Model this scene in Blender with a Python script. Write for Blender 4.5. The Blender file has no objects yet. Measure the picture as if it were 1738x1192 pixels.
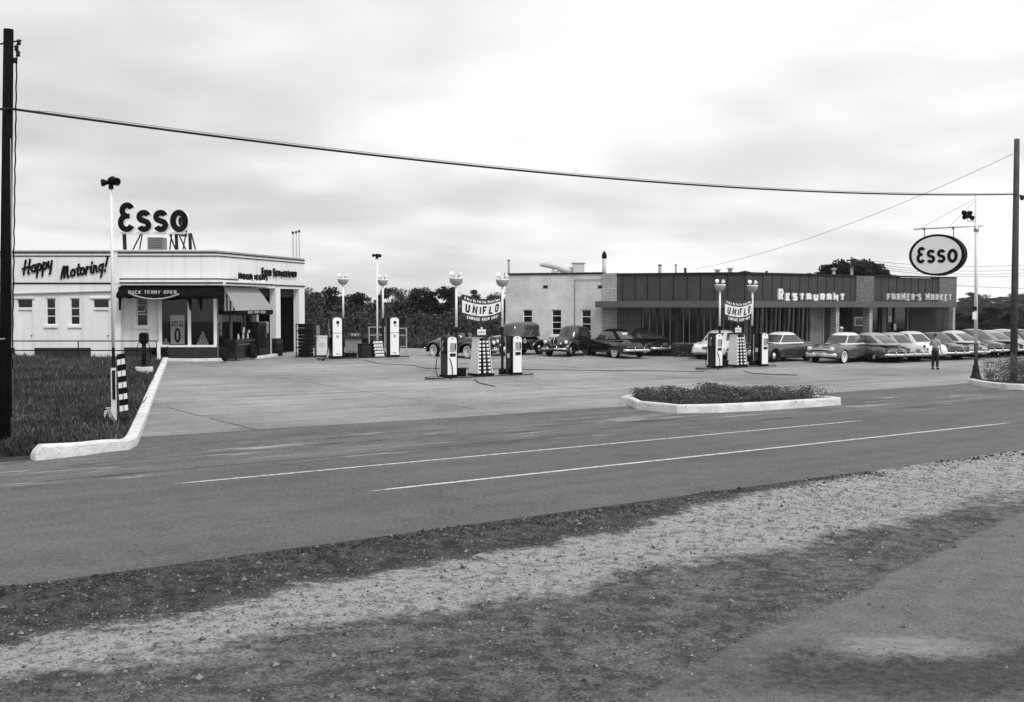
import bpy, bmesh, math, random
from mathutils import Vector, Matrix, noise
random.seed(7)
R = math.radians
PI = math.pi
scn = bpy.context.scene
COL = scn.collection

# ------------------------------------------------------------------ camera
FPX, CX, CY = 1950.0, 869.0, 596.0
CAM = Vector((0, 0, 3.1))
PITCH = math.atan(76 / FPX)
cd = bpy.data.cameras.new('camera')
cam = bpy.data.objects.new('camera', cd)
COL.objects.link(cam)
cam.location = CAM
cam.rotation_euler = (PI / 2 - PITCH, 0, 0)
cd.sensor_width = 36.0
cd.lens = 36.0 * FPX / 1738.0
cd.clip_start = 0.1
cd.clip_end = 4000
scn.camera = cam

# ------------------------------------------------------------------ light
SUN_EL, SUN_AZ = R(52), R(28)          # sun behind the camera, to its right
sd = bpy.data.lights.new('sun', 'SUN')
sd.energy = 1.5
sd.angle = R(14)
sd.color = (1.0, 1.0, 1.0)
sun = bpy.data.objects.new('sun', sd)
COL.objects.link(sun)
sdir = Vector((math.sin(SUN_AZ) * math.cos(SUN_EL), -math.cos(SUN_AZ) * math.cos(SUN_EL), math.sin(SUN_EL)))
sun.rotation_euler = (-sdir).to_track_quat('-Z', 'Y').to_euler()

w = bpy.data.worlds.new('World')
scn.world = w
w.use_nodes = True
nt = w.node_tree
for n in list(nt.nodes):
    nt.nodes.remove(n)
def WN(t, **k):
    n = nt.nodes.new(t)
    for a, b in k.items():
        setattr(n, a, b)
    return n
def wmath(op, a, b=None, c=None):
    n = WN('ShaderNodeMath', operation=op)
    for i, v in enumerate((a, b, c)):
        if v is None: continue
        if isinstance(v, (int, float)): n.inputs[i].default_value = v
        else: nt.links.new(v, n.inputs[i])
    return n.outputs[0]
sky = WN('ShaderNodeTexSky', sky_type='NISHITA')
sky.sun_disc = False
sky.sun_elevation = SUN_EL
sky.sun_rotation = PI - SUN_AZ
sky.air_density = 1.2
sky.dust_density = 3.0
bw = WN('ShaderNodeRGBToBW')
nt.links.new(sky.outputs[0], bw.inputs[0])
tc = WN('ShaderNodeTexCoord')
sep = WN('ShaderNodeSeparateXYZ')
nt.links.new(tc.outputs['Generated'], sep.inputs[0])
den = wmath('ADD', wmath('MAXIMUM', sep.outputs[2], 0.0), 0.16)
px_ = wmath('DIVIDE', sep.outputs[0], den)
py_ = wmath('DIVIDE', sep.outputs[1], den)
cmb = WN('ShaderNodeCombineXYZ')
nt.links.new(px_, cmb.inputs[0]); nt.links.new(py_, cmb.inputs[1])
nz1 = WN('ShaderNodeTexNoise'); nz1.inputs['Scale'].default_value = 0.55
nz1.inputs['Detail'].default_value = 3; nz1.inputs['Roughness'].default_value = 0.5
nt.links.new(cmb.outputs[0], nz1.inputs['Vector'])
nz2 = WN('ShaderNodeTexNoise'); nz2.inputs['Scale'].default_value = 2.2
nz2.inputs['Detail'].default_value = 7; nz2.inputs['Roughness'].default_value = 0.6
nt.links.new(cmb.outputs[0], nz2.inputs['Vector'])
cl = wmath('ADD', wmath('MULTIPLY', nz1.outputs[0], 0.87), wmath('MULTIPLY', nz2.outputs[0], 0.13))
mr = WN('ShaderNodeMapRange', interpolation_type='SMOOTHSTEP')
nt.links.new(cl, mr.inputs[0])
mr.inputs[1].default_value = 0.38; mr.inputs[2].default_value = 0.60
mr.inputs[3].default_value = 5.4; mr.inputs[4].default_value = 8.0
# the cloud deck is thinner (brighter) to the east
east = wmath('MULTIPLY_ADD', sep.outputs[0], 2.2, 0.2)
cloud = wmath('ADD', mr.outputs[0], east)
tot = wmath('ADD', wmath('MULTIPLY', bw.outputs[0], 0.10), cloud)
bg = WN('ShaderNodeBackground')
bg.inputs['Strength'].default_value = 0.10
cc = WN('ShaderNodeCombineColor')
for i in range(3): nt.links.new(tot, cc.inputs[i])
nt.links.new(cc.outputs[0], bg.inputs['Color'])
wo = WN('ShaderNodeOutputWorld')
nt.links.new(bg.outputs[0], wo.inputs['Surface'])

scn.view_settings.view_transform = 'Standard'
scn.view_settings.look = 'None'
scn.view_settings.exposure = 0.32
scn.view_settings.gamma = 1.0
scn.view_settings.use_curve_mapping = False

# ------------------------------------------------------------------ ground shape
def sstep(a, b, x):
    t = min(1, max(0, (x - a) / (b - a)))
    return t * t * (3 - 2 * t)
def lerp(a, b, t): return a + (b - a) * t
TH = R(36.1)                       # direction of the road
U = Vector((math.cos(TH), math.sin(TH))); N = Vector((-math.sin(TH), math.cos(TH)))
def DS(X, Y): return X * N.x + Y * N.y, X * U.x + Y * U.y
def XY(D, S): return N.x * D + U.x * S, N.y * D + U.y * S
def hgt(X, Y):
    D, S = DS(X, Y)
    lot = -.386 - .018 * X + .012 * Y
    a = (lot - .02) / .06
    lot = .02 + .06 * (math.log1p(math.exp(min(a, 30))) if a < 30 else a)
    lot = min(lot, .75)
    h = sstep(21.5, 27, D) * lot
    e = Y - (73 + max(0, X) * 0.95)
    h -= 7.5 * sstep(0, 45, e)
    if e > 60:
        h += 11.0 * sstep(150, 560, e) + noise.noise(Vector((X, Y, 0)) * .006) * 5 * sstep(60, 250, e)
    if D < 13.4:
        h += (noise.noise(Vector((X * .35, Y * .35, 3.1))) * .05 + noise.noise(Vector((X, Y, 1.7)) * 1.6) * .018) * sstep(13.4, 12.4, D)
        h -= .10 * sstep(13.4, 12.2, D)
    return h
def ray(px, py):
    xc = (px - CX) / FPX; yc = (CY - py) / FPX
    return Vector((xc, math.cos(PITCH) + yc * math.sin(PITCH), -math.sin(PITCH) + yc * math.cos(PITCH)))
def at(px, py, Y):
    d = ray(px, py)
    return CAM + d * (Y / d.y)
def zat(py, Y, px=869): return at(px, py, Y).z
def gpt(px, py, z=None):
    d = ray(px, py)
    t = 6.0
    if z is not None:
        t = (z - CAM.z) / d.z
        p = CAM + d * t
        return p
    while t < 900:
        p = CAM + d * t
        if p.z <= hgt(p.x, p.y): break
        t += .05
    p = CAM + d * t
    return Vector((p.x, p.y, hgt(p.x, p.y)))
def gat(px, Y):
    """ground point in column px at depth Y"""
    X = (px - CX) / FPX * Y
    return Vector((X, Y, hgt(X, Y)))

# ------------------------------------------------------------------ materials
MATS = {}
def grey(v): return (v, v, v, 1)
def mat(name, base, rough=.7, metal=0.0, var=.12, scale=3.0, bump=0.0, spec=.5, streak=0.0, detail=6):
    """grey surface with blotchy variation; streak adds rain streaks running down"""
    if name in MATS: return MATS[name]
    m = bpy.data.materials.new(name); m.use_nodes = True
    t = m.node_tree; b = t.nodes['Principled BSDF']
    b.inputs['Roughness'].default_value = rough
    b.inputs['Metallic'].default_value = metal
    b.inputs['Specular IOR Level'].default_value = spec
    tcn = t.nodes.new('ShaderNodeTexCoord')
    n = t.nodes.new('ShaderNodeTexNoise'); n.inputs['Scale'].default_value = scale
    n.inputs['Detail'].default_value = detail; n.inputs['Roughness'].default_value = .65
    t.links.new(tcn.outputs['Object'], n.inputs['Vector'])
    mr = t.nodes.new('ShaderNodeMapRange')
    mr.inputs[1].default_value = .3; mr.inputs[2].default_value = .7
    mr.inputs[3].default_value = base * (1 - var); mr.inputs[4].default_value = base * (1 + var)
    t.links.new(n.outputs[0], mr.inputs[0])
    out = mr.outputs[0]
    if streak:
        mp = t.nodes.new('ShaderNodeMapping'); mp.inputs['Scale'].default_value = (3.5, 3.5, .22)
        t.links.new(tcn.outputs['Object'], mp.inputs[0])
        n2 = t.nodes.new('ShaderNodeTexNoise'); n2.inputs['Scale'].default_value = 1.0
        n2.inputs['Detail'].default_value = 5
        t.links.new(mp.outputs[0], n2.inputs['Vector'])
        m2 = t.nodes.new('ShaderNodeMapRange'); m2.inputs[1].default_value = .52; m2.inputs[2].default_value = .75
        m2.inputs[3].default_value = 1.0; m2.inputs[4].default_value = 1 - streak
        t.links.new(n2.outputs[0], m2.inputs[0])
        mm = t.nodes.new('ShaderNodeMath'); mm.operation = 'MULTIPLY'
        t.links.new(out, mm.inputs[0]); t.links.new(m2.outputs[0], mm.inputs[1])
        out = mm.outputs[0]
    c = t.nodes.new('ShaderNodeCombineColor')
    for i in range(3): t.links.new(out, c.inputs[i])
    t.links.new(c.outputs[0], b.inputs['Base Color'])
    if bump:
        bp = t.nodes.new('ShaderNodeBump'); bp.inputs['Strength'].default_value = bump
        bp.inputs['Distance'].default_value = .03
        n3 = t.nodes.new('ShaderNodeTexNoise'); n3.inputs['Scale'].default_value = scale * 8
        n3.inputs['Detail'].default_value = 5
        t.links.new(tcn.outputs['Object'], n3.inputs['Vector'])
        t.links.new(n3.outputs[0], bp.inputs['Height'])
        t.links.new(bp.outputs[0], b.inputs['Normal'])
    MATS[name] = m
    return m
def brickmat(name, c1, c2, mortar, bw_=.22, bh=.075, msize=.008, horiz=(1, 0), rough=.85, stain=0.0):
    m = bpy.data.materials.new(name); m.use_nodes = True
    t = m.node_tree; b = t.nodes['Principled BSDF']; b.inputs['Roughness'].default_value = rough
    tcn = t.nodes.new('ShaderNodeTexCoord'); sp = t.nodes.new('ShaderNodeSeparateXYZ')
    t.links.new(tcn.outputs['Object'], sp.inputs[0])
    dot = t.nodes.new('ShaderNodeVectorMath'); dot.operation = 'DOT_PRODUCT'
    dot.inputs[1].default_value = (horiz[0], horiz[1], 0)
    t.links.new(tcn.outputs['Object'], dot.inputs[0])
    cb = t.nodes.new('ShaderNodeCombineXYZ')
    t.links.new(dot.outputs['Value'], cb.inputs[0]); t.links.new(sp.outputs[2], cb.inputs[1])
    br = t.nodes.new('ShaderNodeTexBrick')
    br.inputs['Color1'].default_value = grey(c1); br.inputs['Color2'].default_value = grey(c2)
    br.inputs['Mortar'].default_value = grey(mortar); br.inputs['Scale'].default_value = 1
    br.inputs['Mortar Size'].default_value = msize; br.inputs['Brick Width'].default_value = bw_
    br.inputs['Row Height'].default_value = bh; br.inputs['Bias'].default_value = 0
    t.links.new(cb.outputs[0], br.inputs['Vector'])
    n = t.nodes.new('ShaderNodeTexNoise'); n.inputs['Scale'].default_value = .9; n.inputs['Detail'].default_value = 6
    t.links.new(tcn.outputs['Object'], n.inputs['Vector'])
    mr = t.nodes.new('ShaderNodeMapRange'); mr.inputs[1].default_value = .3; mr.inputs[2].default_value = .7
    mr.inputs[3].default_value = .82 - stain; mr.inputs[4].default_value = 1.12
    t.links.new(n.outputs[0], mr.inputs[0])
    vm = t.nodes.new('ShaderNodeVectorMath'); vm.operation = 'SCALE'
    t.links.new(br.outputs[0], vm.inputs[0]); t.links.new(mr.outputs[0], vm.inputs['Scale'])
    t.links.new(vm.outputs[0], b.inputs['Base Color'])
    bp = t.nodes.new('ShaderNodeBump'); bp.inputs['Strength'].default_value = .5; bp.inputs['Distance'].default_value = .01
    iv = t.nodes.new('ShaderNodeMath'); iv.operation = 'SUBTRACT'; iv.inputs[0].default_value = 1
    t.links.new(br.outputs['Fac'], iv.inputs[1]); t.links.new(iv.outputs[0], bp.inputs['Height'])
    t.links.new(bp.outputs[0], b.inputs['Normal'])
    MATS[name] = m
    return m
def glassmat(name, trans=.7, tint=.8, rough=.02):
    """window glass: a mix of see-through and mirror"""
    m = bpy.data.materials.new(name); m.use_nodes = True
    t = m.node_tree; t.nodes.remove(t.nodes['Principled BSDF'])
    o = t.nodes['Material Output']
    tr = t.nodes.new('ShaderNodeBsdfTransparent'); tr.inputs[0].default_value = grey(tint)
    gl = t.nodes.new('ShaderNodeBsdfGlossy'); gl.inputs['Roughness'].default_value = rough; gl.inputs[0].default_value = grey(.9)
    fr = t.nodes.new('ShaderNodeFresnel'); fr.inputs[0].default_value = 1.5
    ml = t.nodes.new('ShaderNodeMath'); ml.operation = 'MULTIPLY_ADD'; ml.inputs[1].default_value = .6; ml.inputs[2].default_value = 1 - trans - .3 if trans < .7 else 0
    t.links.new(fr.outputs[0], ml.inputs[0])
    mx = t.nodes.new('ShaderNodeMixShader')
    t.links.new(ml.outputs[0], mx.inputs[0]); t.links.new(tr.outputs[0], mx.inputs[1]); t.links.new(gl.outputs[0], mx.inputs[2])
    t.links.new(mx.outputs[0], o.inputs['Surface'])
    MATS[name] = m
    return m

M = MATS
mat('white_wall', .78, .8, var=.05, scale=.8, streak=.20, bump=.12)
mat('white_paint', .80, .5, var=.06, scale=4)
mat('white_bright', .80, .45, var=.03, scale=4)
mat('white_curb', .66, .9, var=.24, scale=2.2, bump=.9, detail=10)
mat('black_paint', .004, .6, var=.3, scale=6, spec=.12)
mat('black_gloss', .004, .25, var=.3, scale=2, spec=.2)
mat('black_rubber', .005, .8, var=.3, scale=9, spec=.1)
mat('dark_cloth', .004, .95, var=.3, scale=3, spec=.1)
mat('grey_cloth', .30, .9, var=.1, scale=6)
mat('chrome', .82, .16, metal=1, var=.05, scale=3)
mat('steel', .42, .35, metal=.8, var=.1, scale=6)
mat('dark_steel', .014, .6, var=.3, scale=6, spec=.2)
mat('creosote', .005, .95, spec=.1, var=.45, scale=4, bump=.5)
mat('pole_wood', .055, .9, var=.4, scale=4, bump=.6)
mat('dark_panel', .042, .8, var=.22, scale=2, streak=.15)
mat('dark_fascia', .075, .55, var=.16, scale=1.2)
mat('grey_board', .22, .8, var=.15, scale=3)
mat('mid_grey', .30, .6, var=.1, scale=4)
mat('light_grey', .52, .6, var=.08, scale=4)
mat('lamp_grey', .30, .5, var=.1, scale=6)
mat('roof_gravel', .2, .95, var=.2, scale=4)
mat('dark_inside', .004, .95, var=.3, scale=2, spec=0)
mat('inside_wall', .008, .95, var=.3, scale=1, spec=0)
mat('tyre', .005, .8, var=.3, scale=9, spec=.15)
mat('whitewall', .72, .6, var=.05, scale=9)
mat('skin', .36, .6, var=.05, scale=9)
mat('hair', .02, .7, var=.2, scale=30)
mat('shirt', .34, .85, var=.25, scale=7)
mat('white_shirt', .72, .85, var=.05, scale=9)
mat('trousers', .010, .9, var=.2, scale=9)
mat('straw', .7, .8, var=.1, scale=30)
mat('bark', .06, .95, var=.4, scale=3, bump=.5)
mat('soil', .035, .95, var=.4, scale=6)
mat('dark_glass', .003, .06, var=.2, scale=.4, spec=.45)
mat('mottled_grey', .20, .8, var=.3, scale=2)  # blotchy grey for mullions, panels and boards
mat('duct_metal', .55, .45, var=.12, scale=3)
brickmat('block_wall', .62, .66, .57, .42, .21, .010, (1, 0), stain=.08)
brickmat('dark_brick', .028, .042, .018, .22, .08, .01, (1, 0))
brickmat('base_brick', .020, .032, .012, .22, .08, .01, (1, 0))
brickmat('tan_brick', .12, .20, .07, .30, .09, .012, (.81, .59))
brickmat('tan_brick_front', .09, .14, .05, .30, .09, .012, (1, 0))
brickmat('pier_brick', .32, .44, .22, .30, .09, .012, (.81, .59))
glassmat('show_glass', .75, .8)

def striped(name, c1, c2, period, axis):
    """painted stripes in object space along a direction"""
    m = bpy.data.materials.new(name); m.use_nodes = True
    t = m.node_tree; b = t.nodes['Principled BSDF']; b.inputs['Roughness'].default_value = .85
    tcn = t.nodes.new('ShaderNodeTexCoord')
    d = t.nodes.new('ShaderNodeVectorMath'); d.operation = 'DOT_PRODUCT'; d.inputs[1].default_value = axis
    t.links.new(tcn.outputs['Object'], d.inputs[0])
    f = t.nodes.new('ShaderNodeMath'); f.operation = 'MULTIPLY'; f.inputs[1].default_value = 1 / period
    t.links.new(d.outputs['Value'], f.inputs[0])
    g = t.nodes.new('ShaderNodeMath'); g.operation = 'FRACT'; t.links.new(f.outputs[0], g.inputs[0])
    s = t.nodes.new('ShaderNodeMath'); s.operation = 'GREATER_THAN'; s.inputs[1].default_value = .5
    t.links.new(g.outputs[0], s.inputs[0])
    mx = t.nodes.new('ShaderNodeMix'); mx.data_type = 'RGBA'
    mx.inputs[6].default_value = grey(c1); mx.inputs[7].default_value = grey(c2)
    t.links.new(s.outputs[0], mx.inputs[0]); t.links.new(mx.outputs[2], b.inputs['Base Color'])
    MATS[name] = m
    return m

# ------------------------------------------------------------------ mesh helpers
def tag(o, label=None, cat=None, group=None, kind=None):
    if label: o['label'] = label
    if cat: o['category'] = cat
    if group: o['group'] = group
    if kind: o['kind'] = kind
    return o
def thing(name, label, cat, loc=(0, 0, 0), rz=0.0, group=None):
    o = bpy.data.objects.new(name, None); COL.objects.link(o)
    o.empty_display_size = .2
    o.location = loc; o.rotation_euler = (0, 0, rz)
    return tag(o, label, cat, group)
class MB:
    def __init__(s): s.v = []; s.f = []; s.sm = []
    def add(s, vs, fs, smooth=False):
        o = len(s.v); s.v += [tuple(v) for v in vs]
        s.f += [tuple(i + o for i in f) for f in fs]; s.sm += [smooth] * len(fs)
        return s
    def box(s, c, sz, rz=0.0, m=None):
        cx, cy, cz = c; a, b, d = sz[0] / 2, sz[1] / 2, sz[2] / 2
        co, si = math.cos(rz), math.sin(rz); vs = []
        for z in (-d, d):
            for x, y in ((-a, -b), (a, -b), (a, b), (-a, b)):
                p = Vector((cx + x * co - y * si, cy + x * si + y * co, cz + z))
                if m: p = m @ p
                vs.append(p)
        return s.add(vs, [(3, 2, 1, 0), (4, 5, 6, 7), (0, 1, 5, 4), (1, 2, 6, 5), (2, 3, 7, 6), (3, 0, 4, 7)])
    def hexa(s, p8):
        """8 corners: bottom ring of 4 then top ring of 4"""
        return s.add(p8, [(3, 2, 1, 0), (4, 5, 6, 7), (0, 1, 5, 4), (1, 2, 6, 5), (2, 3, 7, 6), (3, 0, 4, 7)])
    def prism(s, pts, dv):
        """closed polygon of 3-D points extruded by vector dv"""
        n = len(pts); dv = Vector(dv)
        vs = [Vector(p) for p in pts] + [Vector(p) + dv for p in pts]
        fs = [tuple(range(n))[::-1], tuple(range(n, 2 * n))]
        fs += [(i, (i + 1) % n, n + (i + 1) % n, n + i) for i in range(n)]
        return s.add(vs, fs)
    def quad(s, pts): return s.add(pts, [tuple(range(len(pts)))])
    def tube(s, path, r, n=8, r1=None, caps=True, smooth=True):
        path = [Vector(p) for p in path]; m = len(path); vs = []; fs = []
        up = Vector((0, 0, 1)); prev = None
        for i, p in enumerate(path):
            d = (path[min(i + 1, m - 1)] - path[max(i - 1, 0)]).normalized()
            if prev is None:
                a = up if abs(d.z) < .95 else Vector((1, 0, 0))
                x = d.cross(a).normalized()
            else:
                x = (prev - d * prev.dot(d)).normalized()
            prev = x; y = d.cross(x)
            rr = r if r1 is None else lerp(r, r1, i / (m - 1))
            if isinstance(r, (list, tuple)): rr = r[i]
            for k in range(n):
                t = 2 * PI * k / n
                vs.append(p + x * math.cos(t) * rr + y * math.sin(t) * rr)
        for i in range(m - 1):
            for k in range(n):
                a = i * n + k; b = i * n + (k + 1) % n
                fs.append((a, b, b + n, a + n))
        s.add(vs, fs, smooth)
        if caps:
            o = len(s.v) - len(vs)
            s.f.append(tuple(o + k for k in range(n))[::-1]); s.sm.append(False)
            s.f.append(tuple(o + (m - 1) * n + k for k in range(n))); s.sm.append(False)
        return s
    def cyl(s, p0, p1, r, n=12, r1=None, smooth=True): return s.tube([p0, p1], r, n, r1, True, smooth)
    def lathe(s, prof, n=20, o=(0, 0, 0), axis='z', smooth=True, sc=(1, 1)):
        """prof: list of (radius, height)"""
        vs = []; fs = []; o = Vector(o)
        for r, h in prof:
            for k in range(n):
                t = 2 * PI * k / n; a, b = r * math.cos(t) * sc[0], r * math.sin(t) * sc[1]
                if axis == 'z': vs.append(o + Vector((a, b, h)))
                elif axis == 'y': vs.append(o + Vector((b, h, a)))
                else: vs.append(o + Vector((h, a, b)))
        for i in range(len(prof) - 1):
            for k in range(n):
                a = i * n + k; b = i * n + (k + 1) % n
                fs.append((a, b, b + n, a + n))
        if prof[0][0] > 1e-4: fs.append(tuple(range(n))[::-1])
        if prof[-1][0] > 1e-4: fs.append(tuple((len(prof) - 1) * n + k for k in range(n)))
        return s.add(vs, fs, smooth)
    def ell(s, c, r, n=16, m=10, mtx=None, smooth=True):
        vs = []; fs = []; c = Vector(c)
        for i in range(m + 1):
            ph = PI * i / m
            for k in range(n):
                t = 2 * PI * k / n
                p = Vector((math.sin(ph) * math.cos(t) * r[0], math.sin(ph) * math.sin(t) * r[1], math.cos(ph) * r[2]))
                if mtx: p = mtx @ p
                vs.append(c + p)
        for i in range(m):
            for k in range(n):
                a = i * n + k; b = i * n + (k + 1) % n
                fs.append((a, a + n, b + n, b))
        return s.add(vs, fs, smooth)
    def loft(s, rings, smooth=True, caps=True, closed=True):
        n = len(rings[0]); vs = [p for r in rings for p in r]; fs = []
        for i in range(len(rings) - 1):
            for k in range(n if closed else n - 1):
                a = i * n + k; b = i * n + (k + 1) % n
                fs.append((a, b, b + n, a + n))
        if caps:
            fs.append(tuple(range(n))[::-1]); fs.append(tuple((len(rings) - 1) * n + k for k in range(n)))
        return s.add(vs, fs, smooth)
    def build_each(s, name, m, parent=None, world=False, bevel=0.0):
        """every loose piece becomes an object of its own"""
        n = len(s.v); root = list(range(n))
        def find(i):
            while root[i] != i: root[i] = root[root[i]]; i = root[i]
            return i
        for f in s.f:
            for q in f[1:]: root[find(q)] = find(f[0])
        gr = {}
        for f, sm in zip(s.f, s.sm): gr.setdefault(find(f[0]), []).append((f, sm))
        for k, fl in gr.items():
            idx = sorted(set(i for f, _ in fl for i in f)); mp = {v: i for i, v in enumerate(idx)}; o = MB()
            o.v = [s.v[i] for i in idx]; o.f = [tuple(mp[i] for i in f) for f, _ in fl]; o.sm = [q for _, q in fl]
            o.build(name, m, parent, world, bevel)
    def build(s, name, m, parent=None, world=False, bevel=0.0, loc=None, clean=True):
        """world=True: vertices are world positions, stored relative to an unrotated parent (or to loc)"""
        me = bpy.data.meshes.new(name)
        vs = s.v
        o = bpy.data.objects.new(name, me)
        if world and parent is not None:
            L = Vector(parent.location)
            if parent.parent is not None: L = L + Vector(parent.parent.location)
            vs = [Vector(v) - L for v in vs]
        elif loc is not None:
            L = Vector(loc); vs = [Vector(v) - L for v in vs]; o.location = L
        me.from_pydata([tuple(v) for v in vs], [], s.f)
        me.polygons.foreach_set('use_smooth', s.sm)
        me.update()
        if clean:
            bm = bmesh.new(); bm.from_mesh(me)
            bmesh.ops.remove_doubles(bm, verts=bm.verts, dist=1e-5)
            bmesh.ops.recalc_face_normals(bm, faces=bm.faces)
            bm.to_mesh(me); bm.free()
        ms = m if isinstance(m, (list, tuple)) else [m]
        for x in ms: me.materials.append(MATS[x] if isinstance(x, str) else x)
        COL.objects.link(o)
        if parent is not None: o.parent = parent
        if bevel:
            b = o.modifiers.new('bevel', 'BEVEL'); b.width = bevel; b.segments = 2; b.limit_method = 'ANGLE'
        return o
def dup(root, loc, rz, label=None, group=None):
    r = root.copy(); COL.objects.link(r); r.location = loc; r.rotation_euler = (0, 0, rz)
    if label: r['label'] = label
    if group: r['group'] = group
    for ch in list(root.children):
        c = ch.copy(); COL.objects.link(c); c.parent = r
        for g in list(ch.children):
            d = g.copy(); COL.objects.link(d); d.parent = c
    return r

# ---- stroke lettering: every letter is a set of thick pen strokes
def ribbon(mb, pts, wd, depth, pt, off0=0.0, closed=False):
    """pts (u,v) -> world through pt(u, v, off); a thick flat stroke with mitred joints"""
    P = [Vector((a, b)) for a, b in pts]; n = len(P); L = []; Rr = []
    for i in range(n):
        if closed: a, b = P[i - 1], P[(i + 1) % n]; p = P[i]; d0 = (p - a).normalized(); d1 = (b - p).normalized()
        else:
            d0 = (P[i] - P[i - 1]).normalized() if i > 0 else None
            d1 = (P[i + 1] - P[i]).normalized() if i < n - 1 else None
            if d0 is None: d0 = d1
            if d1 is None: d1 = d0
            p = P[i]
        n0 = Vector((-d0.y, d0.x)); n1 = Vector((-d1.y, d1.x)); mm = n0 + n1
        if mm.length < .3: mm = n0
        mm.normalize(); k = 1 / max(.45, mm.dot(n0))
        L.append(p + mm * wd / 2 * k); Rr.append(p - mm * wd / 2 * k)
    m = n if closed else n - 1
    vs = []
    for i in range(n):
        for q in (L[i], Rr[i]):
            vs.append(pt(q.x, q.y, off0 + depth)); vs.append(pt(q.x, q.y, off0))
    fs = []
    for i in range(m):
        a = i * 4; b = ((i + 1) % n) * 4
        fs += [(a, b, b + 2, a + 2), (a + 1, a + 3, b + 3, b + 1), (a, a + 1, b + 1, b), (a + 2, b + 2, b + 3, a + 3)]
    if not closed:
        fs += [(0, 2, 3, 1), ((n - 1) * 4, (n - 1) * 4 + 1, (n - 1) * 4 + 3, (n - 1) * 4 + 2)]
    mb.add(vs, fs)
def arc(cx, cy, rx, ry, a0, a1, n=14):
    return [(cx + rx * math.cos(R(lerp(a0, a1, i / n))), cy + ry * math.sin(R(lerp(a0, a1, i / n)))) for i in range(n + 1)]
GL = {
 'A': [[(0, 0), (0, .8), (.2, 1), (.8, 1), (1, .8), (1, 0)], [(0, .42), (1, .42)]],
 'B': [[(0, 0), (0, 1), (.75, 1), (1, .85), (1, .65), (.75, .5), (1, .36), (1, .15), (.75, 0), (0, 0)], [(0, .5), (.75, .5)]],
 'C': [[(1, .85), (.8, 1), (.2, 1), (0, .8), (0, .2), (.2, 0), (.8, 0), (1, .15)]],
 'D': [[(0, 0), (0, 1), (.7, 1), (1, .75), (1, .25), (.7, 0), (0, 0)]],
 'E': [[(1, 1), (0, 1), (0, 0), (1, 0)], [(0, .52), (.75, .52)]],
 'F': [[(1, 1), (0, 1), (0, 0)], [(0, .52), (.75, .52)]],
 'G': [[(1, .85), (.8, 1), (.2, 1), (0, .8), (0, .2), (.2, 0), (.8, 0), (1, .2), (1, .45), (.6, .45)]],
 'H': [[(0, 0), (0, 1)], [(1, 0), (1, 1)], [(0, .5), (1, .5)]],
 'I': [[(.5, 0), (.5, 1)]],
 'K': [[(0, 0), (0, 1)], [(1, 1), (.1, .5), (1, 0)]],
 'L': [[(0, 1), (0, 0), (1, 0)]],
 'M': [[(0, 0), (0, 1), (.5, .4), (1, 1), (1, 0)]],
 'N': [[(0, 0), (0, 1), (1, 0), (1, 1)]],
 'O': [[(.25, 0), (0, .2), (0, .8), (.25, 1), (.75, 1), (1, .8), (1, .2), (.75, 0), (.25, 0)]],
 'P': [[(0, 0), (0, 1), (.8, 1), (1, .85), (1, .6), (.8, .45), (0, .45)]],
 'R': [[(0, 0), (0, 1), (.8, 1), (1, .85), (1, .6), (.8, .48), (0, .48)], [(.45, .48), (1, 0)]],
 'S': [[(1, .88), (.8, 1), (.2, 1), (0, .85), (0, .65), (.2, .5), (.8, .5), (1, .35), (1, .15), (.8, 0), (.2, 0), (0, .12)]],
 'T': [[(0, 1), (1, 1)], [(.5, 1), (.5, 0)]],
 'U': [[(0, 1), (0, .2), (.2, 0), (.8, 0), (1, .2), (1, 1)]],
 'V': [[(0, 1), (.5, 0), (1, 1)]],
 'W': [[(0, 1), (.25, 0), (.5, .7), (.75, 0), (1, 1)]],
 'X': [[(0, 0), (1, 1)], [(0, 1), (1, 0)]],
 'Y': [[(0, 1), (.5, .5), (1, 1)], [(.5, .5), (.5, 0)]],
 "'": [[(.5, 1), (.4, .75)]],
 '!': [[(.5, 1), (.5, .3)], [(.5, .12), (.5, 0)]],
 '.': [[(.4, .04), (.6, .04)]],
}
def letters(text, x0, x1, z0, h, wd, depth, pt, cap=1.0, gap=.38, off0=0.0, shear=0.0, mbs=None):
    """lay text between x0 and x1 (u units); cap>1 makes word initials taller. returns list of MB, one per letter"""
    ws = []
    for c in text: ws.append({' ': .55, "'": .2, '!': .3, 'I': .2, '.': .2, 'M': 1.25, 'W': 1.25}.get(c, 1.0))
    tot = sum(ws) + gap * (len(text) - 1)
    k = (x1 - x0) / tot; x = x0; out = []
    for i, c in enumerate(text):
        lw = ws[i] * k
        if c in GL:
            big = cap if (i == 0 or text[i - 1] == ' ') else 1.0
            mb = MB()
            for j, st in enumerate(GL[c]):
                pp = [(x + wd / 2 + a * max(.001, lw - wd) + shear * b * h * big, z0 + wd / 2 + b * (h * big - wd)) for a, b in st]
                ribbon(mb, pp, wd, depth, pt, off0 + j * .002)
            out.append((c, mb))
        x += lw + gap * k
    return out
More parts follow.
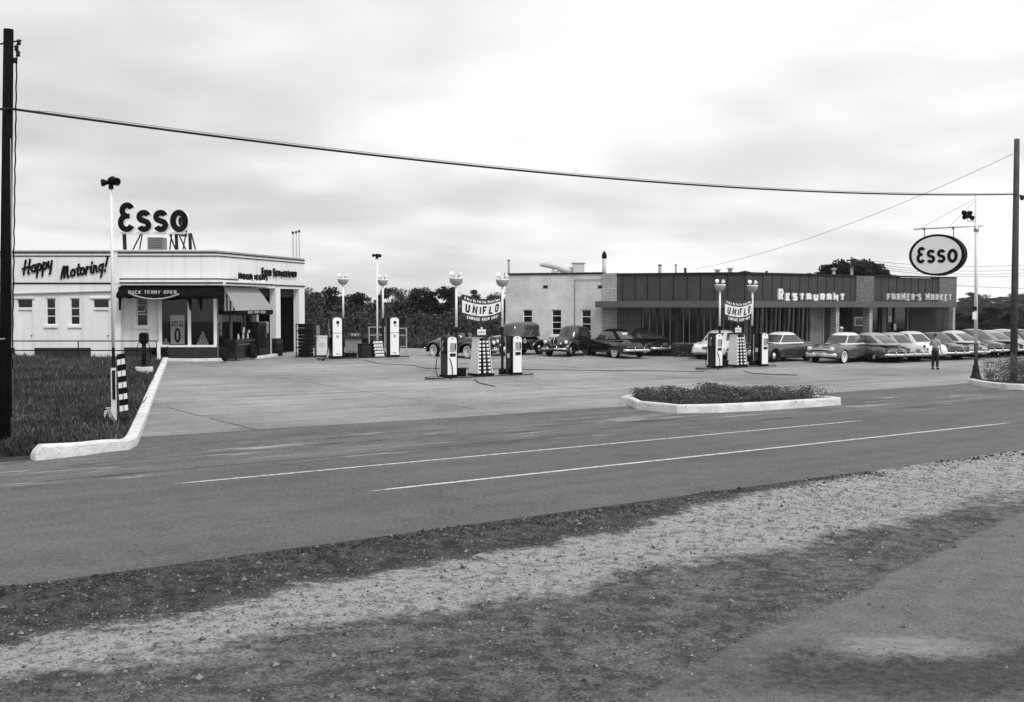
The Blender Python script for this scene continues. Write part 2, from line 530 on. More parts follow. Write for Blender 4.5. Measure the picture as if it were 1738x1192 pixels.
def fontmesh(body, w, h, depth, bold=.0, shear=0.0, space=1.0):
    """builtin font -> (verts, faces) scaled to w x h in the u,v plane with thickness"""
    cu = bpy.data.curves.new('txt', 'FONT'); cu.body = body; cu.size = 1
    cu.extrude = .01; cu.offset = bold; cu.shear = shear; cu.space_character = space; cu.resolution_u = 4
    ob = bpy.data.objects.new('txt', cu); COL.objects.link(ob)
    dg = bpy.context.evaluated_depsgraph_get()
    me = bpy.data.meshes.new_from_object(ob.evaluated_get(dg))
    vs = [v.co.copy() for v in me.vertices]; fs = [tuple(p.vertices) for p in me.polygons]
    bpy.data.objects.remove(ob); bpy.data.curves.remove(cu); bpy.data.meshes.remove(me)
    x0 = min(v.x for v in vs); x1 = max(v.x for v in vs); y0 = min(v.y for v in vs); y1 = max(v.y for v in vs)
    return [((v.x - x0) / (x1 - x0) * w, (v.y - y0) / (y1 - y0) * h, depth if v.z > 0 else 0.0) for v in vs], fs
class Plane:
    """vertical wall plane: origin O, direction angle; n points to the camera side"""
    def __init__(s, O, ang):
        s.O = Vector((O[0], O[1])); s.d = Vector((math.cos(ang), math.sin(ang))); s.ang = ang
        s.n = Vector((s.d.y, -s.d.x))
    def pt(s, t, z, off=0.0):
        p = s.O + s.d * t + s.n * off
        return Vector((p.x, p.y, z))
    def tz(s, px, py, off=0.0):
        r = ray(px, py); O = s.O + s.n * off
        # CAM + k r = O + t d
        k = (O.x * s.n.x + O.y * s.n.y) / (r.x * s.n.x + r.y * s.n.y)
        p = CAM + r * k
        return (p.x - O.x) * s.d.x + (p.y - O.y) * s.d.y, p.z
    def t(s, px, off=0.0): return s.tz(px, 520, off)[0]
    def z(s, px, py, off=0.0): return s.tz(px, py, off)[1]
    def box(s, mb, t0, t1, z0, z1, o0, o1):
        return mb.hexa([s.pt(t0, z0, o1), s.pt(t1, z0, o1), s.pt(t1, z0, o0), s.pt(t0, z0, o0),
                        s.pt(t0, z1, o1), s.pt(t1, z1, o1), s.pt(t1, z1, o0), s.pt(t0, z1, o0)])
    def wall(s, mb, t0, t1, z0, z1, o0, o1, holes):
        """slab between o0 and o1 with rectangular openings (ta, tb, za, zb), non-overlapping in t"""
        hs = sorted(holes); x = t0
        for ta, tb, za, zb in hs:
            if ta > x + .001: s.box(mb, x, ta, z0, z1, o0, o1)
            if za > z0 + .01: s.box(mb, ta, tb, z0, za, o0, o1)
            if zb < z1 - .01: s.box(mb, ta, tb, zb, z1, o0, o1)
            x = tb
        if x < t1 - .001: s.box(mb, x, t1, z0, z1, o0, o1)
        return mb
import numpy as np
# ------------------------------------------------------------------ ground sheet
def frange(a, b, st):
    o = []; x = a
    while x < b - 1e-6: o.append(x); x += st
    return o
def curve(pxs, z=-.08):
    P = sorted([(DS(p.x, p.y)[1], DS(p.x, p.y)[0]) for p in (gpt(a, b, z) for a, b in pxs)])
    return [p[0] for p in P], [p[1] for p in P]
C_DARK = curve([(0, 1093), (207, 1057), (414, 1013), (621, 974), (900, 930), (1045, 903), (1150, 872), (1230, 855), (1738, 762)])
C_LITE = curve([(0, 1156), (207, 1119), (414, 1083), (621, 1042), (900, 1005), (1045, 980), (1190, 944), (1334, 923), (1479, 891), (1738, 833)])
C_PAT = curve([(900, 1300), (1059, 1192), (1190, 1118), (1300, 1065), (1382, 1034), (1479, 1000), (1508, 973), (1590, 940), (1633, 915), (1738, 867)])
G1 = gpt(226, 745); G2 = gpt(281, 613)
dG1, sG1 = DS(G1.x, G1.y); dG2, sG2 = DS(G2.x, G2.y)
def s_left(D): return sG1 + (sG2 - sG1) * (D - dG1) / (dG2 - dG1)
LOT_D0 = 26.2
PUD = gpt(1545, 1092, -.08); DRK = gpt(1660, 1130, -.08); LT2 = gpt(1400, 1060, -.08)
Ds = frange(-60, 0, 6) + frange(0, 4, .4) + frange(4, 14.2, .11) + frange(14.2, 34, .7) + frange(34, 160, 2.2) + frange(160, 1500, 30) + [1500]
Ss = [-1400, -900, -600, -400, -260] + frange(-180, -60, 8) + frange(-60, -6, 2) + frange(-6, 26, .13) + frange(26, 60, .5) + frange(60, 220, 3) + frange(220, 2000, 40) + [2000]
nD, nS = len(Ds), len(Ss)
vv = np.zeros((nD * nS, 3)); tt = np.zeros(nD * nS); AT = np.zeros((nD * nS, 6)); k = 0
def in_slab(X, Y, D, S):
    if 13.55 < D < LOT_D0 and (D < 22 or S > s_left(D) + .3 - 2.5 * sstep(26, 22, D)): return True
    if D >= LOT_D0 and S > s_left(D) + .3 and Y < 68 + .95 * max(0, X): return True
    return False
for D in Ds:
    for S in Ss:
        X, Y = XY(D, S)
        z = hgt(X, Y)
        if in_slab(X, Y, D, S): z -= .07
        vv[k] = (X, Y, z)
        tt[k] = .055 + .018 * noise.noise(Vector((X, Y, 0)) * .2)
        if D < 14.2: AT[k] = (D - np.interp(S, *C_DARK), D - np.interp(S, *C_LITE), D - np.interp(S, *C_PAT), math.hypot((X - PUD.x) * .8, (Y - PUD.y) * 1.6), max(math.hypot((X - DRK.x) * .36, (Y - DRK.y) * .9), 1.5 - math.hypot((X - PUD.x) * .8, (Y - PUD.y) * 1.6)), 1)
        k += 1
fs = [(i * nS + j, i * nS + j + 1, (i + 1) * nS + j + 1, (i + 1) * nS + j) for i in range(nD - 1) for j in range(nS - 1)]
me = bpy.data.meshes.new('ground'); me.from_pydata(vv.tolist(), [], fs); me.update()
me.polygons.foreach_set('use_smooth', [True] * len(fs))
a1 = me.attributes.new('tone', 'FLOAT', 'POINT'); a1.data.foreach_set('value', tt)
for q_, n_ in enumerate(('dA', 'dB', 'dC', 'dP', 'dK', 'near')):
    a2 = me.attributes.new(n_, 'FLOAT', 'POINT'); a2.data.foreach_set('value', AT[:, q_].copy())
bm = bmesh.new(); bm.from_mesh(me); bmesh.ops.recalc_face_normals(bm, faces=bm.faces)
if sum(f.normal.z for f in list(bm.faces)[:50]) < 0: bmesh.ops.reverse_faces(bm, faces=bm.faces)
bm.to_mesh(me); bm.free()
m = bpy.data.materials.new('earth'); m.use_nodes = True; MATS['earth'] = m
def nodes(m):
    t = m.node_tree; b = t.nodes['Principled BSDF']
    def nd(ty, ins=None, **kw):
        n = t.nodes.new(ty)
        for a, c in kw.items(): setattr(n, a, c)
        for a, c in (ins or {}).items():
            if isinstance(c, bpy.types.NodeSocket): t.links.new(c, n.inputs[a])
            else: n.inputs[a].default_value = c
        return n
    def mth(op, a, b_=None, c=None):
        ins = {0: a}
        if b_ is not None: ins[1] = b_
        if c is not None: ins[2] = c
        return nd('ShaderNodeMath', ins, operation=op).outputs[0]
    def mrg(v, a, b_, c, d, sm=False):
        n = nd('ShaderNodeMapRange', {0: v, 1: a, 2: b_, 3: c, 4: d})
        if sm: n.interpolation_type = 'SMOOTHSTEP'
        return n.outputs[0]
    def noi(vec, sc, det=5, ro=.6):
        return nd('ShaderNodeTexNoise', {'Vector': vec, 'Scale': sc, 'Detail': det, 'Roughness': ro}).outputs[0]
    def setcol(v):
        c = nd('ShaderNodeCombineColor')
        for i in range(3): t.links.new(v, c.inputs[i])
        t.links.new(c.outputs[0], b.inputs['Base Color'])
    tcn = nd('ShaderNodeTexCoord').outputs['Object']
    return t, b, nd, mth, mrg, noi, setcol, tcn
t, b, nd, mth, mrg, noi, setcol, tcn = nodes(m)
def attr(n_): return nd('ShaderNodeAttribute', attribute_name=n_).outputs['Fac']
at1, dA, dB, dC, dP, dK, nr = [attr(q) for q in ('tone', 'dA', 'dB', 'dC', 'dP', 'dK', 'near')]
n_1 = mth('SUBTRACT', noi(tcn, 1.1, 3), .5); n_2 = mth('SUBTRACT', noi(tcn, 5.5, 3), .5); n_3 = mth('SUBTRACT', noi(tcn, 24, 2), .5)
jag = mth('ADD', mth('MULTIPLY', n_1, 1.1), mth('ADD', mth('MULTIPLY', n_2, .75), mth('MULTIPLY', n_3, .55)))
jag2 = mth('ADD', mth('MULTIPLY', n_1, .25), mth('ADD', mth('MULTIPLY', n_2, .22), mth('MULTIPLY', n_3, .12)))
def mixv(a, b_, f): 
    return mth('ADD', mth('MULTIPLY', a, mth('SUBTRACT', 1, f)), mth('MULTIPLY', b_, f))
# grit of several sizes
g1 = mth('ADD', mth('MULTIPLY', mrg(noi(tcn, 30, 2), .34, .66, -1, 1), .7), mth('MULTIPLY', mrg(noi(tcn, 85, 1), .3, .7, -1, 1), .7)); g2 = mrg(noi(tcn, 11, 3), .34, .66, -1, 1); g3 = mrg(noi(tcn, 3.2, 4), .34, .66, -1, 1)
clump = mrg(noi(tcn, 6.5, 4, .7), .50, .60, 0, 1)
patch = mth('MULTIPLY', .185, mth('ADD', 1, mth('ADD', mth('MULTIPLY', g1, .30), mth('MULTIPLY', g3, .14))))
patch = mixv(mth('MULTIPLY', .30, mth('ADD', 1, mth('MULTIPLY', g2, .18))), patch, mrg(mth('ADD', dP, jag), .45, .95, 0, 1))
patch = mixv(mth('MULTIPLY', .085, mth('ADD', 1, mth('ADD', mth('MULTIPLY', g1, .3), mth('MULTIPLY', g2, .3)))), patch, mrg(mth('ADD', dK, jag), .55, 1.05, 0, 1))
mid = mixv(mth('MULTIPLY', .060, mth('ADD', 1, mth('MULTIPLY', g1, .6))), mth('MULTIPLY', .185, mth('ADD', 1, mth('MULTIPLY', g1, .6))), mrg(mth('ADD', mth('ADD', mth('MULTIPLY', n_2, 1.3), mth('MULTIPLY', n_1, .9)), mth('MULTIPLY', n_3, .5)), -.22, .25, 0, 1))
lite = mixv(mth('MULTIPLY', .40, mth('ADD', 1, mth('MULTIPLY', g1, .34))), mth('MULTIPLY', .19, mth('ADD', 1, mth('MULTIPLY', g1, .5))), mth('MULTIPLY', clump, .9))
dark = mth('MULTIPLY', mixv(.032, .085, mrg(n_2, -.1, .12, 0, 1)), mth('ADD', 1, mth('MULTIPLY', g1, .7)))
v = mixv(patch, mid, mrg(mth('ADD', dC, jag2), -.05, .05, 0, 1))
v = mixv(v, lite, mrg(mth('ADD', dB, mth('MULTIPLY', jag, 1.3)), -.28, .22, 0, 1))
v = mixv(v, dark, mrg(mth('ADD', dA, jag), -.12, .14, 0, 1))
vor = nd('ShaderNodeTexVoronoi', {'Vector': tcn, 'Scale': 19}).outputs['Distance']
st = mrg(vor, .05, .16, 1, 0)
sel = mrg(noi(tcn, 13, 1), .57, .60, 0, 1)
v = mth('MULTIPLY', v, mth('SUBTRACT', 1, mth('MULTIPLY', mth('MULTIPLY', st, sel), .5)))
far = mth('MULTIPLY', at1, mth('ADD', 1, mth('MULTIPLY', g2, .3)))
setcol(mth('MAXIMUM', mixv(far, v, nr), .012)); b.inputs['Roughness'].default_value = .95; b.inputs['Specular IOR Level'].default_value = .2
bp = nd('ShaderNodeBump', {'Strength': 1.0, 'Distance': .07, 'Height': mth('ADD', noi(tcn, 14, 6, .7), mth('MULTIPLY', st, .3))})
t.links.new(bp.outputs[0], b.inputs['Normal'])
me.materials.append(m)
go = bpy.data.objects.new('ground', me); COL.objects.link(go); tag(go, kind='structure')

# ------------------------------------------------------------------ road, apron, concrete forecourt
def slab_mat(name, base, var, joints=None, streak=.0, grain=.25, wear=None, gsc=15):
    m = bpy.data.materials.new(name); m.use_nodes = True; MATS[name] = m
    t, b, nd, mth, mrg, noi, setcol, tcn = nodes(m)
    Dn = nd('ShaderNodeVectorMath', {0: tcn, 1: (N.x, N.y, 0)}, operation='DOT_PRODUCT').outputs['Value']
    Sn = nd('ShaderNodeVectorMath', {0: tcn, 1: (U.x, U.y, 0)}, operation='DOT_PRODUCT').outputs['Value']
    ds = nd('ShaderNodeCombineXYZ', {0: mth('MULTIPLY', Sn, .12), 1: mth('MULTIPLY', Dn, 1.0)}).outputs[0]
    big = mrg(noi(tcn, .16, 4), .35, .65, -1, 1)
    mott = mrg(noi(tcn, 1.7, 6, .7), .35, .65, -1, 1)
    lon = mrg(noi(ds, 1.3, 5), .35, .65, -1, 1)
    fine = mth('ADD', mth('MULTIPLY', mrg(noi(tcn, 55, 2), .35, .65, -1, 1), .5), mth('MULTIPLY', mrg(noi(tcn, gsc, 2), .35, .65, -1, 1), .6))
    v = mth('ADD', mth('MULTIPLY', big, var), mth('MULTIPLY', lon, streak))
    v = mth('ADD', v, mth('MULTIPLY', fine, grain))
    v = mth('ADD', v, mth('MULTIPLY', mott, .10))
    v = mth('MULTIPLY', mth('ADD', v, 1), base)
    if joints:
        dj, sj = joints
        wob = mth('MULTIPLY', mth('SUBTRACT', noi(tcn, .8, 3), .5), .12)
        a = mth('ABSOLUTE', mth('SUBTRACT', mth('FRACT', mth('DIVIDE', mth('ADD', Dn, wob), dj)), .5))
        b2 = mth('ABSOLUTE', mth('SUBTRACT', mth('FRACT', mth('DIVIDE', mth('ADD', Sn, wob), sj)), .5))
        ja = mrg(a, .0, .07 / dj, 1.3, 0); jb = mrg(b2, .0, .06 / sj, 1.1, 0)
        seen = mrg(noi(tcn, .4, 2), .42, .54, .12, 1)
        j = mth('MULTIPLY', mth('MAXIMUM', ja, jb), seen)
        v = mth('MULTIPLY', v, mth('SUBTRACT', 1, mth('MULTIPLY', mth('MINIMUM', j, 1.0), .8)))
        # each slab its own tone
        cell = nd('ShaderNodeCombineXYZ', {0: mth('FLOOR', mth('ADD', mth('DIVIDE', Dn, dj), .5)), 1: mth('FLOOR', mth('ADD', mth('DIVIDE', Sn, sj), .5))}).outputs[0]
        wn = nd('ShaderNodeTexWhiteNoise', {'Vector': cell}).outputs[0]
        v = mth('MULTIPLY', v, mrg(wn, 0, 1, .92, 1.08))
        oil = mth('MAXIMUM', mrg(noi(ds, 3.1, 4), .62, .72, 0, .35), mrg(noi(tcn, 1.3, 5, .7), .66, .74, 0, .5))
        v = mth('MULTIPLY', v, mth('SUBTRACT', 1, oil))
    if wear:
        d0, wd = wear
        crk = nd('ShaderNodeTexVoronoi', {'Vector': nd('ShaderNodeVectorMath', {0: tcn, 1: nd('ShaderNodeTexNoise', {'Vector': tcn, 'Scale': 1.2, 'Detail': 4}).outputs['Color']}, operation='ADD').outputs[0], 'Scale': .16}, feature='DISTANCE_TO_EDGE').outputs['Distance']
        cl_ = mth('MULTIPLY', mrg(crk, 0, .0035, 1, 0), mrg(noi(tcn, .35, 3), .50, .56, 0, 1))
        v = mth('MULTIPLY', v, mth('SUBTRACT', 1, mth('MULTIPLY', cl_, .6)))
        k = mrg(mth('ABSOLUTE', mth('SUBTRACT', Dn, d0)), 0, wd, 1, 0, True)
        ds2 = nd('ShaderNodeCombineXYZ', {0: mth('MULTIPLY', Sn, .35), 1: mth('MULTIPLY', Dn, 2.4)}).outputs[0]
        n1 = noi(ds2, 1.0, 6, .65)
        lt = mth('MULTIPLY', mrg(n1, .57, .62, 0, 1), k)
        dk = mth('MULTIPLY', mrg(n1, .45, .40, 0, 1), k)
        v = mth('ADD', v, mth('MULTIPLY', lt, .2))
        v = mth('MULTIPLY', v, mth('SUBTRACT', 1, mth('MULTIPLY', dk, .55)))
    setcol(v); b.inputs['Roughness'].default_value = .85; b.inputs['Specular IOR Level'].default_value = .3
    bp = nd('ShaderNodeBump', {'Strength': .35, 'Distance': .01, 'Height': noi(tcn, 40, 4, .7)})
    t.links.new(bp.outputs[0], b.inputs['Normal'])
slab_mat('asphalt', .104, .10, streak=.10, grain=.42, wear=(21.4, 1.2))
slab_mat('apron_asphalt', .118, .18, streak=.18, grain=.36, wear=(23.2, 2.4))
slab_mat('concrete', .262, .20, joints=(4.6, 7.6), streak=.16, grain=.13, gsc=7)
def sheet(name, DsL, S0f, S1, nSs, off, mname, thick=0.0, edge=None):
    vs = []; fs = []; n = nSs + 1
    for D in DsL:
        for j in range(n):
            # denser near the camera
            a = j / nSs; q = a * a * .75 + a * .25
            S = lerp(S0f(D), S1, q)
            d = D
            if edge and D == DsL[0]: d = D + edge(S)
            X, Y = XY(d, S)
            vs.append((X, Y, hgt(X, Y) * (0 if d < 21.4 else 1) + off))
    for i in range(len(DsL) - 1):
        for j in range(nSs): fs.append((i * n + j, i * n + j + 1, (i + 1) * n + j + 1, (i + 1) * n + j))
    if thick:
        o = len(vs)
        for j in range(n): x = vs[j]; vs.append((x[0] + N.x * .02, x[1] + N.y * .02, x[2] - thick))
        for j in range(nSs): fs.append((j, o + j, o + j + 1, j + 1))
    mb = MB(); mb.add(vs, fs)
    return tag(mb.build(name, mname, clean=False), kind='structure')
def rag(S):
    v = Vector((S, 0, 0))
    return noise.noise(v * .25) * .16 + noise.noise(v * 1.3) * .13 + noise.noise(v * 5) * .05 + (noise.noise(v * .9 + Vector((9, 0, 0))) > .32) * .10
# S runs finely near the camera: two overlapping ranges are avoided by one warped grid from -40
vs = []; fs = []
SS = frange(-120, -10, 5) + frange(-10, 40, .09) + frange(40, 90, .5) + frange(90, 700, 10)
DR = [13.4, 13.75, 14.4, 16, 18, 20, 21.3]
n = len(SS)
for i, D in enumerate(DR):
    for S in SS:
        d = D + (rag(S) if i == 0 else 0); X, Y = XY(d, S)
        vs.append((X, Y, 0.0 if i else -.012))
for i in range(len(DR) - 1):
    for j in range(n - 1): fs.append((i * n + j, i * n + j + 1, (i + 1) * n + j + 1, (i + 1) * n + j))
o = len(vs)
for j in range(n): x = vs[j]; vs.append((x[0] + N.x * .03, x[1] + N.y * .03, -.16))
for j in range(n - 1): fs.append((j, o + j, o + j + 1, j + 1))
mb = MB(); mb.add(vs, fs); tag(mb.build('road', 'asphalt', clean=False), kind='structure')

# apron between road and forecourt; its left end follows the kerb's curved nose
sheet('apron', [21.3, 21.9, 22.5, 23.3, 24.1, 25, 25.6, 26.2], lambda D: lerp(-60, s_left(26.2), sstep(21.2, 24.4, D)) if D < 24.5 else s_left(D) - .02, 500, 260, .004, 'apron_asphalt')
# concrete lot, from D 26.2 back to the drop behind
cols = []
SN = frange(-30, 60, 1.0) + frange(60, 150, 3)
def d_back(S):
    D = 26.2
    while D < 160:
        X, Y = XY(D, S)
        if Y > 69.5 + .95 * max(0, X): break
        D += .25
    return max(D, 27)
vs = []; fs = []; nb = 60
S0n = s_left(26.2)
a_list = [0] + [((i + 1) / 110) ** 1.3 for i in range(110)]
for a in a_list:
    Sn_ = lerp(S0n, 150, a)
    db = d_back(Sn_ if a > .0 else S0n)
    for b_ in range(nb + 1):
        D = lerp(26.2, db, b_ / nb)
        S = lerp(s_left(D), 150, a)
        X, Y = XY(D, S)
        vs.append((X, Y, hgt(X, Y) + .008))
for i in range(len(a_list) - 1):
    for j in range(nb): fs.append((i * (nb + 1) + j, (i + 1) * (nb + 1) + j, (i + 1) * (nb + 1) + j + 1, i * (nb + 1) + j + 1))
mb = MB(); mb.add(vs, fs); tag(mb.build('forecourt', 'concrete', clean=False), kind='structure')

# lane lines
m = bpy.data.materials.new('line_paint'); m.use_nodes = True; MATS['line_paint'] = m
t, b, nd, mth, mrg, noi, setcol, tcn = nodes(m)
setcol(mrg(noi(tcn, 9, 5), .38, .52, .30, .62)); b.inputs['Roughness'].default_value = .7
for a, c, wd in (((295, 822), (1466, 714), .10), ((630, 834), (1715, 718), .12)):
    p0, p1 = gpt(*a, 0.0), gpt(*c, 0.0)
    d0, s0 = DS(p0.x, p0.y); d1, s1 = DS(p1.x, p1.y)
    mb = MB(); vs = []; fs = []; n = 60
    for i in range(n + 1):
        S = lerp(s0, s1, i / n); D = lerp(d0, d1, i / n)
        ww = wd * min(1, i / 2 + .2, (n - i) / 3 + .2)
        for q in (-ww / 2, ww / 2): X, Y = XY(D + q, S); vs.append((X, Y, .006))
    for i in range(n): fs.append((2 * i, 2 * i + 2, 2 * i + 3, 2 * i + 1))
    mb.add(vs, fs); tag(mb.build('lane_line', 'line_paint', clean=False), kind='structure')

# ------------------------------------------------------------------ kerbs
def kerb(name, path, hs, wd, mname='white_curb', closed=False, z0=None):
    """path of ground points (x,y); rounded-top kerb swept along; inner side to the left of travel"""
    P = [Vector((p[0], p[1])) for p in path]; n = len(P); rings = []
    for i in range(n):
        if closed: d = (P[(i + 1) % n] - P[i - 1]).normalized()
        else: d = (P[min(i + 1, n - 1)] - P[max(i - 1, 0)]).normalized()
        q = Vector((-d.y, d.x)); h = hs[i] if isinstance(hs, list) else hs
        g = hgt(P[i].x, P[i].y); r = []
        for a, z in ((-.5, -.12), (-.5, h * .82), (-.42, h * .96), (-.3, h), (.3, h), (.42, h * .96), (.5, h * .82), (.5, -.12)):
            p = P[i] + q * a * wd; r.append((p.x, p.y, g + z + (noise.noise(Vector((p.x, p.y, 0)) * 1.2) * .012 if z > 0 else 0)))
        rings.append(r)
    if closed: rings.append(rings[0])
    mb = MB(); mb.loft(rings, smooth=False, caps=not closed)
    return tag(mb.build(name, mname), kind='structure')
def smooth_path(P, it=2):
    for _ in range(it):
        Q = [P[0]]
        for a, b in zip(P[:-1], P[1:]):
            Q += [(a[0] * .75 + b[0] * .25, a[1] * .75 + b[1] * .25), (a[0] * .25 + b[0] * .75, a[1] * .25 + b[1] * .75)]
        P = Q + [P[-1]]
    return P
def densify(P, st=.5):
    out = [P[0]]
    for a, b in zip(P[:-1], P[1:]):
        L = math.hypot(b[0] - a[0], b[1] - a[1]); k = max(1, int(L / st))
        for i in range(1, k + 1): out.append((lerp(a[0], b[0], i / k), lerp(a[1], b[1], i / k)))
    return out
K0 = gpt(56, 781); K1 = gpt(110, 776); K2 = gpt(205, 766)
pth = smooth_path([(K0.x, K0.y), (K1.x, K1.y), (K2.x - .25, K2.y - .05), (K2.x + .1, K2.y + .25), (G1.x - .05, G1.y + .3), (lerp(G1.x, G2.x, .3), lerp(G1.y, G2.y, .3))], 3)
pth = densify(pth + [(G2.x, G2.y)], .4)
nk = len(pth)
hs = [lerp(.10, .30, min(1, i / 5)) if i < 5 else lerp(.30, .17, min(1, (i - 5) / (nk * .35))) for i in range(nk)]
kerb('kerb', pth, hs, .26)
# front walk of the station
SW = [gpt(276, 613), gpt(330, 614), gpt(400, 612), gpt(440, 609), gpt(466, 605)]
pw = densify(smooth_path([(p.x, p.y) for p in SW], 2), .6)
kerb('walk_kerb', pw, .13, .35)
KERB_PATH = pth

# ------------------------------------------------------------------ grass
m = bpy.data.materials.new('grass'); m.use_nodes = True; MATS['grass'] = m
t, b, nd, mth, mrg, noi, setcol, tcn = nodes(m)
v = mth('MULTIPLY', mrg(noi(tcn, .45, 4), .35, .65, .022, .070), mrg(noi(tcn, 7, 3), .35, .65, .35, 2.1))
setcol(v); b.inputs['Roughness'].default_value = .7; b.inputs['Specular IOR Level'].default_value = .25
rng = np.random.default_rng(3)
def inside(x, y, poly):
    c = False; j = len(poly) - 1
    for i in range(len(poly)):
        if (poly[i][1] > y) != (poly[j][1] > y) and x < (poly[j][0] - poly[i][0]) * (y - poly[i][1]) / (poly[j][1] - poly[i][1]) + poly[i][0]: c = not c
        j = i
    return c
off_ = []
for i, p in enumerate(KERB_PATH[2::4]):
    k_ = min(2 + i * 4, nk - 2); dd_ = (Vector(KERB_PATH[k_ + 1]) - Vector(KERB_PATH[k_ - 1])).normalized(); off_.append((p[0] - dd_.y * .16, p[1] + dd_.x * .16))
LAWN = [(-40, 12), (KERB_PATH[0][0] - 4, KERB_PATH[0][1] - 2.6), (KERB_PATH[0][0] - .3, KERB_PATH[0][1])] + off_ + [(G2.x - .2, 56), (-60, 56)]
def grass_mesh(name, pts, h0, h1, mname='grass', wd=.018, label=None):
    n = len(pts); pts = np.array(pts)
    ang = rng.uniform(0, 2 * PI, n); hh = rng.uniform(h0, h1, n) * (1 + .8 * (rng.random(n) > .93))
    ww = rng.uniform(.6, 1.6, n) * wd; lx = rng.normal(0, .35, n) * hh; ly = rng.normal(0, .35, n) * hh
    dx = np.cos(ang) * ww; dy = np.sin(ang) * ww
    V = np.zeros((n, 4, 3))
    V[:, 0] = pts + np.stack([-dx, -dy, -.02 + 0 * dx], 1); V[:, 1] = pts + np.stack([dx, dy, -.02 + 0 * dx], 1)
    V[:, 2] = pts + np.stack([dx * .5 + lx, dy * .5 + ly, hh], 1); V[:, 3] = pts + np.stack([-dx * .5 + lx, -dy * .5 + ly, hh * .97], 1)
    me = bpy.data.meshes.new(name)
    me.vertices.add(n * 4); me.vertices.foreach_set('co', V.reshape(-1))
    me.loops.add(n * 4); me.loops.foreach_set('vertex_index', np.arange(n * 4, dtype=np.int32))
    me.polygons.add(n); me.polygons.foreach_set('loop_start', np.arange(0, n * 4, 4, dtype=np.int32))
    me.polygons.foreach_set('loop_total', np.full(n, 4, dtype=np.int32))
    me.update(calc_edges=True); me.materials.append(MATS[mname])
    o = bpy.data.objects.new(name, me); COL.objects.link(o); return o
pts = []
while len(pts) < 90000:
    X = random.uniform(-34, -8); Y = 23 + 34 * random.random() ** 1.15
    D, S = DS(X, Y)
    if X < -.47 * Y - .5: continue
    if not inside(X, Y, LAWN): continue
    lim = s_left(max(D, 24.0)) - .15
    if D < 26: 
        # left of the kerb nose
        if S > s_left(26) - .3: continue
        if D < 24.6 + .25 * noise.noise(Vector((S, 0, 0))) and S > DS(K0.x, K0.y)[1] - .6: continue
        if D < 22.2 + noise.noise(Vector((S * .7, 0, 0))) * .8: continue
    elif S > lim: continue
    if Y > 53.6: continue
    pts.append((X, Y, hgt(X, Y)))
tag(grass_mesh('lawn_grass', pts, .05, .20), 'tall unmown dark grass growing left of the white kerb', 'grass', kind='stuff')
pts = []
for _ in range(26000):
    X = random.uniform(-14, 6); Y = 69.6 + random.random() ** 2 * 9
    pts.append((X, Y, hgt(X, Y)))
tag(grass_mesh('verge_grass', pts, .1, .5, wd=.035), 'dark grass on the bank behind the forecourt', 'grass', kind='stuff')

# ------------------------------------------------------------------ flower beds
m = bpy.data.materials.new('bed_leaf'); m.use_nodes = True; MATS['bed_leaf'] = m
t, b, nd, mth, mrg, noi, setcol, tcn = nodes(m)
setcol(mth('MULTIPLY', mrg(noi(tcn, 2.4, 3), .35, .65, .03, .075), mrg(noi(tcn, 22, 2), .3, .7, .4, 1.9))); b.inputs['Roughness'].default_value = .6
mat('petal', .55, .8, var=.3, scale=9)
def leafcloud(pts, size, rngseed=1, flat=.5):
    """numpy leaf quads with random orientation at each point"""
    rg = np.random.default_rng(rngseed); P = np.array(pts); n = len(P)
    a = rg.normal(size=(n, 3)); a /= np.linalg.norm(a, axis=1)[:, None]
    b = rg.normal(size=(n, 3)); b -= a * (a * b).sum(1)[:, None]; b /= np.linalg.norm(b, axis=1)[:, None]
    s = (rg.uniform(.6, 1.4, n) * size)[:, None]
    V = np.stack([P - a * s, P - b * s * flat, P + a * s, P + b * s * flat], 1)
    return V
def quadobj(name, V, mname, parent=None, loc=(0, 0, 0), nrm=None):
    n = len(V); me = bpy.data.meshes.new(name)
    me.vertices.add(n * 4); me.vertices.foreach_set('co', V.reshape(-1))
    me.loops.add(n * 4); me.loops.foreach_set('vertex_index', np.arange(n * 4, dtype=np.int32))
    me.polygons.add(n); me.polygons.foreach_set('loop_start', np.arange(0, n * 4, 4, dtype=np.int32))
    me.polygons.foreach_set('loop_total', np.full(n, 4, dtype=np.int32))
    me.update(calc_edges=True); me.materials.append(MATS[mname])
    if nrm is not None:
        me.polygons.foreach_set('use_smooth', np.ones(n, dtype=bool)); me.normals_split_custom_set_from_vertices(np.repeat(nrm, 4, axis=0).tolist())
    o = bpy.data.objects.new(name, me); COL.objects.link(o); o.location = loc
    if parent is not None: o.parent = parent
    return o
# centre bed: outline of its kerb, front edge seen in the photo
ft = [gpt(1071, 688), gpt(1085, 695), gpt(1150, 701.5), gpt(1215, 700.5), gpt(1290, 697), gpt(1421, 688)]
fr = [(p.x, p.y) for p in ft]
bk = [(fr[-1][0] + N.x * 2.1, fr[-1][1] + N.y * 2.1), (fr[-1][0] + N.x * 2.3 - U.x * 1, fr[-1][1] + N.y * 2.3 - U.y * 1), (fr[0][0] + N.x * 1.0 + U.x * 1.2, fr[0][1] + N.y * 1.0 + U.y * 1.2), (fr[0][0] + N.x * .3, fr[0][1] + N.y * .3)]
loop = densify(fr[:1] + fr[1:] + bk + [fr[0]], .35)[:-1]
kerb('bed_kerb', loop, .25, .22, closed=True)
def inside(x, y, poly):
    c = False; j = len(poly) - 1
    for i in range(len(poly)):
        if (poly[i][1] > y) != (poly[j][1] > y) and x < (poly[j][0] - poly[i][0]) * (y - poly[i][1]) / (poly[j][1] - poly[i][1]) + poly[i][0]: c = not c
        j = i
    return c
